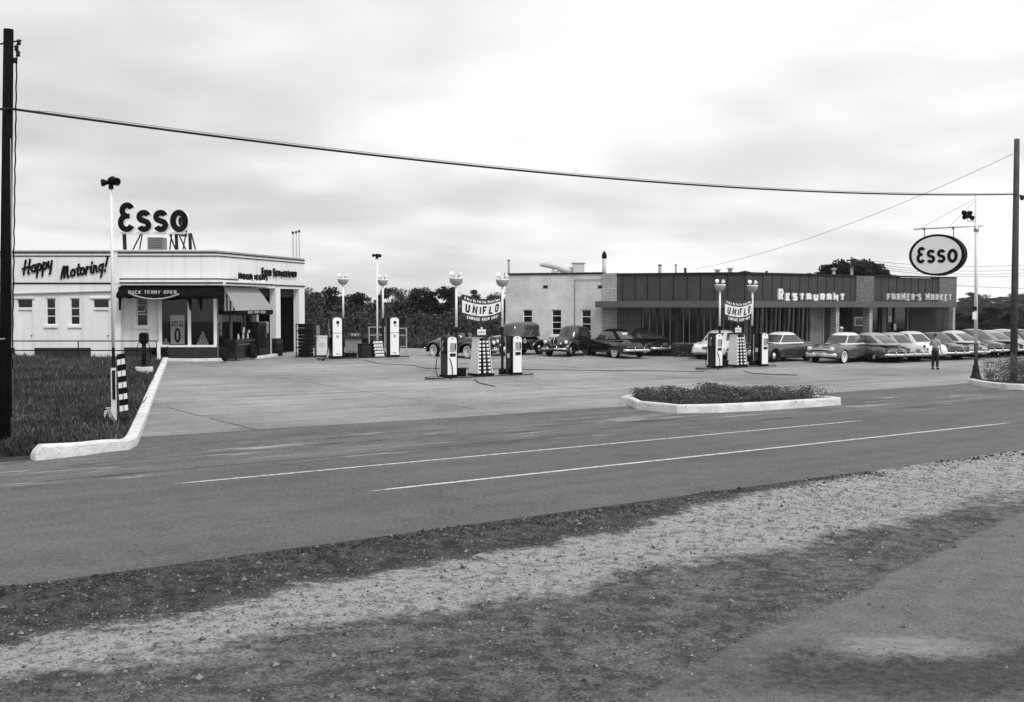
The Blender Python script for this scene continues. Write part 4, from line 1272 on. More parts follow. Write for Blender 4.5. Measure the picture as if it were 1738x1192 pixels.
vc = thing('vending_cabinet', 'tall black vending cabinet standing between the chest cooler and the glass dispenser', 'cabinet', (p.x, p.y, p.z + .06), ANG)
mb = MB(); mb.box((0, 0, .88), (.85, .62, 1.72)); mb.build('body', 'black_gloss', vc, bevel=.04)
mb = MB(); mb.box((0, -.32, 1.0), (.6, .02, 1.1)); mb.build('door', 'black_paint', vc, bevel=.008)
mb = MB(); mb.box((.26, -.345, 1.05), (.03, .03, .22)); mb.build('handle', 'steel', vc)
p = onG(450, .42)
gd = thing('glass_dispenser', 'old round dispenser with a glass head beside the garage doorway', 'dispenser', p)
mb = MB(); mb.lathe([(.001, 0), (.24, 0), (.24, .06), (.17, .12), (.16, 1.15), (.18, 1.2), (.001, 1.2)], 18); mb.build('column', 'dark_steel', gd)
mb = MB(); mb.lathe([(.15, 1.2), (.17, 1.25), (.17, 1.62), (.15, 1.68), (.001, 1.68)], 18); mb.build('glass_cylinder', 'mid_grey', gd)
mb = MB(); mb.lathe([(.19, 1.68), (.2, 1.72), (.12, 1.78), (.001, 1.8)], 18); mb.build('cap', 'light_grey', gd)
for i, (px, of, r) in enumerate(((383, .95, .30), (432, 1.0, .36))):
    p = onG(px, of); t_ = MB(); t_.lathe(tyre_mesh(r), 24, (0, 0, r), 'y'); o_ = t_.build('tyre', 'tyre', None)
    o_.location = (p.x, p.y, p.z + .08); o_.rotation_euler = (R(-12), 0, ANG + (.2 if i else 0))
    tag(o_, ['small black tyre leaning at the left end of the chest cooler', 'black tyre leaning against the front of the vending cabinet'][i], 'tyre', 'tyres by the entrance')
for i, (px, z_) in enumerate(((412, 0), (412, 1), (412, 2), (420, 0), (404, 0), (421, 1))):
    p = onG(px, .5)
    b_ = MB(); b_.lathe([(.001, 0), (.045, 0), (.048, .02), (.048, .14), (.02, .20), (.018, .25), (.001, .25)], 10)
    if z_ > 0: b_ = MB(); b_.lathe([(.001, 0), (.06, 0), (.06, .15), (.001, .15)], 10)
    o_ = b_.build('bottle' if z_ == 0 else 'can', 'can_label', None); o_.location = (p.x + z_ * .02, p.y, p.z + 1.024 + (z_ - 1) * .151 + (.25 if z_ and px == 412 else .25 if z_ else .151)) if z_ else (p.x, p.y, p.z + 1.024)
    tag(o_, ['bottle under the two stacked cans on the chest cooler', 'lower of the two stacked cans on the chest cooler', 'upper of the two stacked cans on the chest cooler', 'bottle under the single can near the right end of the chest cooler', 'bottle nearest the left end of the chest cooler', 'single can on a bottle near the right end of the chest cooler'][i], 'bottle' if z_ == 0 else 'can', 'goods on the chest cooler')
cr_proto = None
for i in range(4):
    p = gpt(355, 608.5); p = Vector((p.x - .02, p.y + .05, p.z))
    ct = thing('bottle_crate', ['lowest', 'second lowest', 'third', 'topmost'][i] + ' wooden bottle crate in the stack before the brick base', 'crate', (p.x, p.y, p.z + .10 + i * .235), R(8), 'bottle crates by the display window')
    mb = MB()
    for s in (-1, 1): mb.box((0, s * .15, .06), (.5, .015, .12)); mb.box((s * .25, 0, .06), (.015, .3, .12))
    mb.box((0, 0, .01), (.48, .28, .02)); mb.build('crate_box', 'dark_panel', ct)
    for x in (-.16, 0, .16):
        b_ = MB(); b_.lathe([(.001, .02), (.035, .02), (.035, .13), (.013, .18), (.013, .22), (.001, .22)], 8, (x, -.07, 0)); b_.build('bottle', 'light_grey', ct)
p = onG(470, .45)
wb = thing('waste_bin', 'dark open drum standing against the first garage pillar', 'bin', p)
mb = MB(); mb.lathe([(.001, .0), (.26, 0), (.27, .02), (.27, .3), (.285, .31), (.27, .33), (.27, .6), (.285, .62), (.27, .64), (.27, .86), (.25, .86), (.24, .1), (.001, .1)], 20); mb.build('drum', 'dark_steel', wb)
mb = MB(); mb.lathe([(.265, .86), (.285, .87), (.285, .89), (.265, .90), (.265, .86)], 20); mb.build('rim', 'black_paint', wb)
# tyre rack beside the station's far corner
p = gpt(519, 607)
tr = thing('tyre_rack', 'black steel rack holding rows of tyres beside the far garage pillar', 'rack', p, R(10))
mb = MB(); W2 = .47; HT = 1.72
for x in (-W2, W2):
    for y in (-.25, .25): mb.box((x, y, HT / 2), (.05, .05, HT))
for z_ in (.06, .5, .92, 1.34, HT - .03):
    for y in (-.25, .25): mb.box((0, y, z_), (2 * W2 - .05, .04, .04))
mb.build('frame', 'black_paint', tr)
mb = MB(); mb.box((.62, 0, HT - .33), (.16, .04, .48)); mb.build('hanging_card', 'mottled_grey', tr)
tyl = tyre_mesh(.33, .17)
for k in range(9):
    t_ = MB(); t_.lathe(tyl, 24); o_ = t_.build('tyre', 'tyre', None); o_.location = (p.x, p.y, p.z + .17 + k * .178)
    o_.scale = (1.18, .8, .95)
    tag(o_, 'black tyre lying flat as ' + ['lowest in the steel tyre rack', 'second from the bottom of the tyre rack', 'third from the bottom of the tyre rack', 'fourth from the bottom of the tyre rack', 'middle one of nine in the tyre rack', 'fourth from the top of the tyre rack', 'third from the top of the tyre rack', 'second from the top of the tyre rack', 'topmost in the steel tyre rack'][k], 'tyre', 'tyres in the rack')
p = gpt(545, 606)
cb = thing('white_cabinet', 'low white metal cabinet with faint lettering between tyre rack and pump', 'cabinet', p, R(20))
mb = MB(); mb.box((0, 0, .56), (.56, .5, .95)); mb.build('body', 'white_paint', cb, bevel=.03)
mb = MB(); mb.box((0, 0, 1.06), (.62, .55, .05)); mb.build('top', 'white_bright', cb, bevel=.01)
mb = MB(); mb.box((0, 0, .04), (.5, .45, .08)); mb.build('plinth', 'black_paint', cb)
mb = MB(); ribbon(mb, arc(0, .62, .15, .11, 0, 345, 20), .02, .008, lambda u, v, o: (u, -.25 - o, v), closed=True)
for c, l in letters('OIL', -.08, .08, .59, .07, .015, .008, lambda u, v, o: (u, -.25 - o, v)): mb.add(l.v, l.f)
mb.build('mark', 'mid_grey', cb)

# railing in front of the wing
rl = thing('pipe_railing', 'thin black two rail pipe railing on the grass before the station wing', 'railing', (fx(130, 1.5), YF - 1.5, 0))
mb = MB(); Yr = YF - 1.5
for py in (579, 595): mb.cyl((LX, Yr, zat(py, Yr)), (at(268, py, Yr).x, Yr, zat(py, Yr)), .03, 6)
mb.build_each('rail', 'black_paint', rl, True)
for px in (-40, 133, 266):
    x = at(px, 600, Yr).x; mb = MB(); mb.cyl((x, Yr, hgt(x, Yr) - .1), (x, Yr, zat(579, Yr)), .028, 6); mb.build('post', 'black_paint', rl, True)
x = at(269.5, 600, Yr).x
wp = thing('white_post', 'short square white post at the right end of the railing', 'post', (x, Yr, hgt(x, Yr)))
mb = MB(); mb.box((0, 0, .45), (.13, .13, .95)); mb.build('shaft', 'white_paint', wp, bevel=.01)
mb = MB(); mb.prism([(-.075, -.075, .925), (.075, -.075, .925), (.075, .075, .925), (-.075, .075, .925)], (0, 0, .02)); mb.build('cap', 'white_bright', wp)
# hose heap at the corner
hp_ = gpt(271, 613)
hh = MB(); pth_ = []
for i in range(90): a = i * .5; r_ = .22 + .05 * math.sin(i * .37); pth_.append((r_ * math.cos(a) * 1.5, r_ * math.sin(a), .06 + i * .006 + .03 * math.sin(i * 1.3)))
hh.tube(pth_, .045, 6); o_ = hh.build('coiled_hose', 'black_rubber', None); o_.location = (hp_.x - .1, hp_.y + .3, hp_.z)
tag(o_, 'heap of coiled black hose lying at the inner end of the kerb', 'hose')
# air dispenser on a white block
ap = gpt(245, 637)
bl = thing('concrete_block', 'low wide whitewashed block in the grass under the black air pump', 'block', ap)
mb = MB(); mb.box((0, 0, .12), (.62, .3, .42)); mb.build('block', 'white_curb', bl, bevel=.03); mb = MB(); mb.box((0, .0, .335), (.5, .2, .012)); mb.build('top_plate', 'dark_steel', bl)
aa = thing('air_pump', 'black air pump with looped hose standing on the wide white block', 'air pump', (ap.x, ap.y, ap.z + .34))
s45 = 1950 / ap.y; H_ = (636 - 565) / s45 - .33
mb = MB(); mb.cyl((0, 0, 0), (0, 0, H_ - .35), .085, 12); mb.lathe([(.001, 0), (.15, 0), (.15, .04), (.09, .08)], 12); mb.build('pedestal', 'black_paint', aa)
mb = MB(); hz = H_ - .42; mb.loft([[(-a, -b_, hz + z_) , (a, -b_, hz + z_), (a, b_, hz + z_), (-a, b_, hz + z_)] for a, b_, z_ in ((.10, .1, 0), (.17, .12, .1), (.16, .12, .38), (.12, .09, .44))], smooth=False); mb.build('head', 'black_paint', aa, bevel=.02)
mb = MB()
for s in (-1, 1): mb.tube([(s * .15, -.05, hz + .1), (s * .24, -.05, hz - .1), (s * .27, -.05, hz - .5), (s * .2, -.05, hz - .75), (s * .08, -.08, hz - .6)], .016, 5)
mb.build('hose', 'black_rubber', aa)
# ================================================================== restaurant and market
PK = at(1268, 520, 64.6); A0 = at(1022, 520, 67.2)
B = Plane((PK.x, PK.y), R(36.1))
A = Plane((A0.x, A0.y), math.atan2(PK.y - A0.y, PK.x - A0.x))
LB = at(858, 520, 69.6)
L = Plane((LB.x, LB.y), math.atan2(A0.y - LB.y, A0.x - LB.x))
TL = math.hypot(A0.x - LB.x, A0.y - LB.y); TA = math.hypot(PK.x - A0.x, PK.y - A0.y); TB = B.t(1621)
zR = hgt(PK.x, PK.y) - .02
zr0 = zR - .4
rt = thing('restaurant_building', 'long low roadside restaurant and market with dark panelled fascia and flat roof', 'building', (PK.x, PK.y, zR))
ZL = L.z(940, 466.5); ZA = A.z(1150, 464.5); ZB = B.z(1400, 466.3)
ZU = (ZA + ZB) / 2; ZC0 = B.z(1300, 522, 1.3); ZC1 = B.z(1300, 511, 1.3); ZW = ZC0 + .05
# pale block part with windows
lh = [(L.t(887), L.t(903.5), L.z(895, 572), L.z(895, 525.5)), (L.t(936), L.t(953), L.z(944, 569), L.z(944, 525.5)), (L.t(986.5), L.t(1003.5), L.z(994, 575), L.z(994, 525.5))]
mb = MB(); L.wall(mb, 0, TL, zr0, ZL, -.3, 0, [h for h in lh]); mb.build('block_wall', 'block_wall', rt, True)
for h in lh: small_window(L, h[0], h[1], h[2], h[3], 0, rt, rows=(.25, .5, .75), sash='white_paint')
mb = MB(); L.box(mb, -.08, TL + .05, ZL, ZL + .10, -.4, .06); mb.build('coping', 'dark_steel', rt, True)
mb = MB()
for i in range(15): t_ = lerp(.0, TL - .3, i / 14); L.box(mb, t_, t_ + .28, ZL + .10, ZL + .13, -.35, .04)
mb.build('coping_tile', 'mid_grey', rt, True)
for px, py in ((926, 487), (1019, 487)):
    mb = MB(); t_, z_ = L.tz(px, py); L.box(mb, t_ - .14, t_ + .14, z_ - .08, z_ + .08, .001, .03); mb.build('vent_grille', 'dark_steel', rt, True)
mb = MB(); t1_, z1_ = L.tz(976, 474.5); t2_, _ = L.tz(1026, 474.5)
mb.tube([L.pt(t1_, L.z(976, 560), .05), L.pt(t1_, z1_, .05), L.pt(t2_, z1_, .05)], .022, 5); mb.build('conduit', 'mid_grey', rt, True)
# brick pier at the corner
tP = A.t(1047)
mb = MB(); A.box(mb, 0, tP, zr0, ZU + .05, -.8, .06); mb.build('corner_pier', 'pier_brick', rt, True)
# facade A: brick panel then windows
tw0, tw1 = A.t(1088), TA
zsil = A.z(1150, 582)
mb = MB(); A.box(mb, tP, tw0, zr0, ZW, -.3, -.02); mb.build('brick_wall', 'tan_brick_front', rt, True)
mb = MB(); A.box(mb, tw0, tw1, zr0, zsil - .08, -.3, 0); B.box(mb, .0, B.t(1376), zr0, zsil - .08, -.3, .001); mb.build('low_brick_wall', 'tan_brick', rt, True)
mb = MB(); A.box(mb, tw0, tw1, zsil - .08, zsil, -.3, .05); B.box(mb, 0, B.t(1376), zsil - .08, zsil, -.3, .052); mb.build('sill', 'mid_grey', rt, True)
mb = MB(); A.box(mb, tw0, tw1, zsil, ZW, -.16, -.15); mb.build('window_pane', 'dark_glass', rt, True)
mb = MB(); B.box(mb, 0, B.t(1376), zsil, ZW, -.16, -.15); mb.build('window_pane', 'dark_glass', rt, True)
k = 0
for i, px in enumerate([1091, 1102, 1115, 1125, 1137, 1149, 1160, 1170, 1185, 1195, 1206, 1217, 1228, 1241, 1254, 1264]):
    t_ = A.t(px); wide = i % 3 == 2; mb = MB(); A.box(mb, t_ - (.07 if wide else .022), t_ + (.07 if wide else .022), zsil, ZW, -.20, -.04)
    mb.build('mullion', 'dark_panel' if wide else 'mottled_grey', rt, True)
for i, px in enumerate([1276, 1286, 1294, 1303, 1310, 1318, 1325, 1333, 1340, 1348, 1356, 1364, 1372]):
    t_ = B.t(px); wide = i % 3 == 1; mb = MB(); B.box(mb, t_ - (.08 if wide else .024), t_ + (.08 if wide else .024), zsil, ZW, -.20, -.04)
    mb.build('mullion', 'dark_panel' if wide else 'mottled_grey', rt, True)
mb = MB(); A.box(mb, TA - .12, TA + .05, zsil, ZW, -.2, .03); mb.build('corner_post', 'dark_fascia', rt, True)
mb = MB(); p_ = A.pt(A.t(1043), 0, .05); mb.cyl((p_.x, p_.y, zR), (p_.x, p_.y, ZC0), .05, 8); mb.build('downpipe', 'mid_grey', rt, True)
# facade B right of the windows
mb = MB(); B.box(mb, B.t(1376), B.t(1397), zr0, ZW, -.3, -.01); mb.build('grey_panel', 'mottled_grey', rt, True)
mb = MB(); t_ = B.t(1397); B.box(mb, t_ - .05, t_ + .05, zr0, ZW, -.2, .06); mb.build('mullion', 'mid_grey', rt, True)
mb = MB(); B.box(mb, B.t(1398), B.t(1418), zr0, ZW, -.32, -.02); mb.build('brick_wall', 'dark_brick', rt, True)
mb = MB(); B.box(mb, B.t(1418, .9), B.t(1423.5, .9), zr0, ZC0, .55, .95); mb.build('brick_pier', 'pier_brick', rt, True)
mb = MB(); B.box(mb, B.t(1447), B.t(1475), zr0, ZW, -.3, -.03)
mb.build('panel_wall', 'dark_panel', rt, True)
mb = MB(); B.box(mb, B.t(1474.5, .9), B.t(1480, .9), zr0, ZC0, .5, .95); mb.build('brick_pier', 'pier_brick', rt, True)
fr_ = MB(); ta, tb = B.t(1450), B.t(1472); z0_, z1_ = B.z(1461, 553.5), B.z(1461, 538)
for q in ((ta, tb, z0_, z0_ + .08), (ta, tb, z1_ - .08, z1_), (ta, ta + .1, z0_ + .08, z1_ - .08), (tb - .1, tb, z0_ + .08, z1_ - .08)): B.box(fr_, *q, -.03, .04)
fr_ = fr_.build('menu_frame', 'light_grey', rt, True)
g_ = MB(); B.box(g_, ta + .1, tb - .1, z0_ + .08, z1_ - .08, -.02, .0); g_ = g_.build('board', 'dark_glass', fr_); g_.data.transform(Matrix.Translation(-Vector(rt.location)))
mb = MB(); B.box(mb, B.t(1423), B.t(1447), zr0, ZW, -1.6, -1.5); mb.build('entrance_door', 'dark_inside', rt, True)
mb = MB(); B.box(mb, B.t(1480), B.t(1551), zr0, ZW, -.5, -.49); mb.build('market_pane', 'dark_glass', rt, True)
for px in (1488, 1503, 1510.5, 1516, 1528, 1551):
    mb = MB(); t_ = B.t(px); w_ = .22 if px in (1510.5,) else .035; B.box(mb, t_ - w_, t_ + w_, zr0, ZW, -.48, -.4); mb.build('mullion', 'dark_fascia' if w_ > .1 else 'mid_grey' if px == 1551 else 'dark_panel', rt, True)
for px, py, w_, h_ in ((1510.5, 541, .16, .2), (1519, 555, .12, .2)):
    mb = MB(); t_, z_ = B.tz(px, py, -.38); B.box(mb, t_ - w_, t_ + w_, z_ - h_, z_ + h_, -.39, -.37); mb.build('notice', 'light_grey', rt, True)
mb = MB(); B.box(mb, B.t(1552), TB - .02, zr0, ZW, -.5, -.3); mb.build('brick_wall', 'dark_brick', rt, True)
mb = MB(); B.box(mb, B.t(1617.5, .6), B.t(1621.5, .6), zr0, ZC0, .3, .6); mb.build('end_pier', 'pier_brick', rt, True)
# canopy
mb = MB(); cA0 = A.pt(.0, 0, 1.2); oc = 1.3
ks = A.pt(TA, 0, oc); kb = B.pt(0, 0, oc); kk = Vector(((ks.x + kb.x) / 2, min(ks.y, kb.y) - .02, 0))
pl_ = [A.pt(-.1, 0, .07), A.pt(-.1, 0, oc), kk, B.pt(B.t(1624, oc), 0, oc), B.pt(B.t(1624, oc), 0, -.3), B.pt(0, 0, -.3), A.pt(.1, 0, -.3)]
mb.prism([(p.x, p.y, ZC0) for p in pl_], (0, 0, ZC1 - ZC0)); mb.build('canopy', 'dark_fascia', rt, True)
# upper panels with battens
mb = MB(); A.box(mb, tP, TA, ZC1 - .1, ZU - .06, -.4, 0); B.box(mb, 0, B.t(1451), ZC1 - .1, ZU - .06, -.4, .001); B.box(mb, B.t(1481), B.t(1592), ZC1 - .1, ZU - .06, -.4, .0)
mb.build_each('fascia_panel', 'dark_panel', rt, True)
mb = MB()
for px in (1057, 1078, 1099, 1120, 1143, 1166, 1189, 1212, 1235, 1264): t_ = A.t(px); A.box(mb, t_ - .014, t_ + .014, ZC1, ZU - .06, 0, .02)
for px in (1278, 1294, 1310, 1326, 1341, 1357, 1372, 1387, 1402, 1416, 1430, 1443): t_ = B.t(px); B.box(mb, t_ - .012, t_ + .012, ZC1, ZU - .06, 0, .02)
for px in (1495, 1508, 1521, 1534, 1546, 1558, 1570, 1582): t_ = B.t(px); B.box(mb, t_ - .012, t_ + .012, ZC1, ZU - .06, 0, .02)
mb.build_each('batten', 'black_paint', rt, True)
for a, b in ((1451, 1481), (1592, 1621)):
    mb = MB(); B.box(mb, B.t(a), B.t(b), ZC1 - .05, ZU - .02, -.6, .10); mb.build('brick_pylon', 'tan_brick', rt, True)
mb = MB(); A.box(mb, tP, TA + .05, ZU - .06, ZU + .04, -.5, .08); B.box(mb, 0, B.t(1451), ZU - .06, ZU + .038, -.5, .082); B.box(mb, B.t(1481), TB, ZU - .02, ZU + .06, -.5, .12)
mb.build('roof_edge', 'dark_steel', rt, True)
# mass behind: roof slab and rear walls
bl_ = [L.pt(0, 0, -.31), L.pt(TL, 0, -.31), A.pt(TA, 0, -.45), B.pt(TB - .02, 0, -.62), B.pt(TB - .02, 0, -14), A.pt(TA, 0, -16), L.pt(0, 0, -13)]
mb = MB(); mb.prism([(p.x, p.y, ZC1) for p in bl_], (0, 0, ZU - ZC1 - .3)); mb.build('roof', 'roof_gravel', rt, True)
mb = MB(); r2 = [bl_[3], bl_[4], bl_[5], bl_[6], bl_[0]]
for a, c in zip(r2[:-1], r2[1:]):
    an = math.atan2(c.y - a.y, c.x - a.x); Plane((a.x, a.y), an).box(mb, 0, math.hypot(c.x - a.x, c.y - a.y), zr0, ZC1, -.25, -.02)
mb.build('rear_wall', 'block_wall', rt, True)
# dark room behind the open entrance
mb = MB(); B.box(mb, B.t(1418), B.t(1423.5), zr0, ZW, -1.6, -.33); B.box(mb, B.t(1445.5), B.t(1447), zr0, ZW, -1.5, -.31); mb.build('porch_wall', 'dark_panel', rt, True)
# lettering standing on the canopy
planeletters(B, 'RESTAURANT', 1319.5, 1431.5, 510.8, 498, .13, .10, 'white_bright', rt, cap=1.55, off=1.05, gap=.55)
planeletters(B, "FARMER'S MARKET", 1504, 1613, 510.5, 499, .10, .10, 'light_grey', rt, cap=1.0, off=1.0, gap=.55)
# low hedge before the windows
pts = []
for _ in range(9000):
    if random.random() < .62: t_ = random.uniform(tw0 - .5, TA - .2); p = A.pt(t_, 0, random.uniform(.3, .75))
    else: t_ = random.uniform(.3, B.t(1376)); p = B.pt(t_, 0, random.uniform(.3, .75))
    pts.append((p.x, p.y, hgt(p.x, p.y) + random.random() * .75))
tag(quadobj('hedge', leafcloud(pts, .06, 5), 'bed_leaf'), 'low clipped hedge along the brick base under the restaurant windows', 'hedge')

# roof equipment
def roofpos(px, depth): 
    return at(px, 470, depth)
def vent(px, ytop, depth, r, label, kind='mushroom', m='mid_grey'):
    p = roofpos(px, depth); z0 = ZU - .4; z1 = zat(ytop, depth, px); v = thing('roof_vent', label, 'vent', (p.x, p.y, z0)); h = z1 - z0
    if kind == 'mushroom':
        MB().cyl((0, 0, 0), (0, 0, h - .12), r * .55, 12).build('stack', m, v)
        MB().lathe([(.001, h - .16), (r, h - .16), (r, h - .10), (.001, h)], 14).build('cowl', m, v)
    elif kind == 'pipe':
        MB().cyl((0, 0, 0), (0, 0, h), r, 10).build('stack', m, v); MB().lathe([(r, h), (r * 1.25, h + .01), (r * 1.25, h + .06), (r, h + .07)], 10).build('rim', 'dark_steel', v)
    else:
        MB().box((0, 0, (h - .1) / 2), (r * 1.1, r * 1.1, h - .1)).build('stack', m, v, bevel=.01); MB().box((0, 0, h - .06), (r * 1.9, r * 1.9, .05)).build('cowl', m, v)
    return v
vent(863.5, 443, 72, .07, 'thin tall pipe at the left end of the pale block roof', 'pipe')
vent(1120, 451, 72, .10, 'short pipe left of centre on the restaurant roof', 'pipe')
vent(1147, 451, 72, .06, 'thin short pipe behind the middle of the restaurant roof', 'pipe')
vent(1163, 457, 72, .08, 'lowest stubby pipe between thin pipe and square vents', 'pipe', 'dark_steel')
vent(1217.5, 456.5, 72, .22, 'wide flat capped square vent, left one of the pair on the roof', 'square')
vent(1239, 454, 72, .22, 'taller flat capped square vent, right one of the pair on the roof', 'square')
vent(1264, 459.5, 72, .42, 'broad low disc vent right of the two square vents', 'mushroom', 'dark_steel')
vent(1301, 462, 74, .07, 'tiny dark pipe just above the restaurant roof edge', 'pipe', 'dark_steel')
vent(1415, 454.5, 84, .22, 'pointed cowl vent in front of the big tree crown', 'mushroom')
# chimney with cowl over the corner pier
p = roofpos(1025.5, 68.6); z1 = zat(439, 68.6, 1025)
cy = thing('chimney', 'round pale chimney with a black cowl over the brick corner', 'chimney', (p.x, p.y, ZU - .3)); h = z1 - ZU + .3
MB().cyl((0, 0, 0), (0, 0, h), .12, 14).build('flue', 'light_grey', cy)
MB().lathe([(.13, h), (.155, h + .04), (.15, h + .2), (.10, h + .34), (.03, h + .42), (.02, h + .48), (.001, h + .5)], 14).build('cowl', 'black_paint', cy)
# fan duct and housing
p = roofpos(950, 71); du = thing('roof_duct', 'curved pale sheet metal duct joined to a square housing on the block roof', 'duct', (p.x, p.y, ZU - .3)); q = 71 / 1950
z0 = ZU - .3; zc_ = zat(457, 71, 950) - z0
pa = [(-1.35 * .9, 0, zat(449.5, 71) - z0), (-.5, 0, zat(450.5, 71) - z0), (-.05, 0, zat(454, 71) - z0), (.35, 0, zat(459, 71) - z0), (.9, 0, zat(459.5, 71) - z0)]
MB().tube(pa, [.10, .22, .25, .22, .20], 14).build('bend', 'duct_metal', du)
MB().tube([(-.35, 0, 0), (-.35, 0, zat(461, 71) - z0), (-.1, 0, zat(457, 71) - z0)], .17, 12).build('riser', 'duct_metal', du)
zt_ = zat(448, 71) - z0
MB().box((1.15, 0, zt_ / 2), (.7, .7, zt_)).build('housing', 'duct_metal', du, bevel=.02)
MB().box((1.15, 0, zt_ + .03), (.85, .8, .05)).build('lid', 'mid_grey', du)
# ================================================================== pump islands
ISL_ANG = TH
def lamp_base(px, Y): p = gat(px, Y); return p
ISL = [('nearest', (775, 45.5)), ('right hand', (1222, 54.2)), ('left hand far', (583, 56.7))]
RHD = .12
NB = {'nearest': 'nearest pump island', 'right hand': 'right hand pump island before the restaurant', 'left hand far': 'pump island beside the station'}
mat('banner_black', .02, .8, var=.2, scale=6)
mat('banner_white', .72, .8, var=.05, scale=3)

def islpos(i, t, off=0.0):
    """point on island i: t metres along from its first lamp, off metres towards the road"""
    p0 = gat(*ISL[i][1]); x = p0.x + U.x * t - N.x * off; y = p0.y + U.y * t - N.y * off
    return Vector((x, y, hgt(x, y)))
for i, (nm, _) in enumerate(ISL):
    c = islpos(i, 1.15); isl = thing('pump_island', {'nearest': 'low concrete kerb island under the two nearest pumps', 'right hand': 'low concrete kerb island under the pumps before the restaurant', 'left hand far': 'low concrete kerb island under the pumps beside the station'}[nm], 'island', c, ISL_ANG)
    mb = MB(); L2, W2 = 2.55, .45; out = [(x, y) for x, y in arc(L2 - W2, 0, W2, W2, -90, 90, 8) + arc(-L2 + W2, 0, W2, W2, 90, 270, 8)]
    g0 = min(islpos(i, t).z for t in (-1.4, 3.7)) - c.z - .1
    mb.prism([(x, y, g0) for x, y in out], (0, 0, .0 - g0 + RHD)); mb.build('kerb', 'concrete', isl, bevel=.015)
    mb = MB(); mb.tube([(x * 1.003, y * 1.006, RHD - .005) for x, y in out + out[:1]], .018, 5); mb.build('edge_trim', 'dark_steel', isl)

def lamp_post():
    """origin at the base; two small spot lamps above an upturned bowl"""
    r = thing('lamp_post', 'x', 'lamp post', (0, 0, 0))
    MB().lathe([(.001, 0), (.15, 0), (.15, .22), (.07, .26), (.055, .30), (.055, 1.95), (.001, 1.95)], 14).build('lower_pole', 'black_paint', r)
    MB().lathe([(.052, 1.95), (.045, 3.62), (.001, 3.62)], 12).build('upper_pole', 'white_bright', r)
    b = MB().lathe([(.04, 3.58), (.11, 3.595), (.18, 3.64), (.235, 3.72), (.262, 3.82), (.265, 3.86), (.245, 3.87), (.001, 3.84)], 20).build('lamp_bowl', 'lamp_grey', r)
    MB().lathe([(.262, 3.855), (.275, 3.875), (.26, 3.90), (.22, 3.905), (.001, 3.905)], 20).build('bowl_rim', 'white_bright', b)
    for s in (-1, 1):
        m = Matrix.Rotation(s * R(38), 3, 'Y') @ Matrix.Rotation(R(28), 3, 'X')
        o = MB(); q = MB().lathe([(.001, -.09), (.04, -.08), (.085, .02), (.095, .09), (.085, .092), (.001, .07)], 14)
        o.add([m @ Vector(v) + Vector((s * .19, 0, 4.02)) for v in q.v], q.f, True); o.build('spot_lamp', 'white_bright', r)
        o = MB(); o.cyl((s * .06, 0, 3.88), (s * .14, 0, 4.0), .02, 6); o.build('lamp_arm', 'dark_steel', r)
    return r
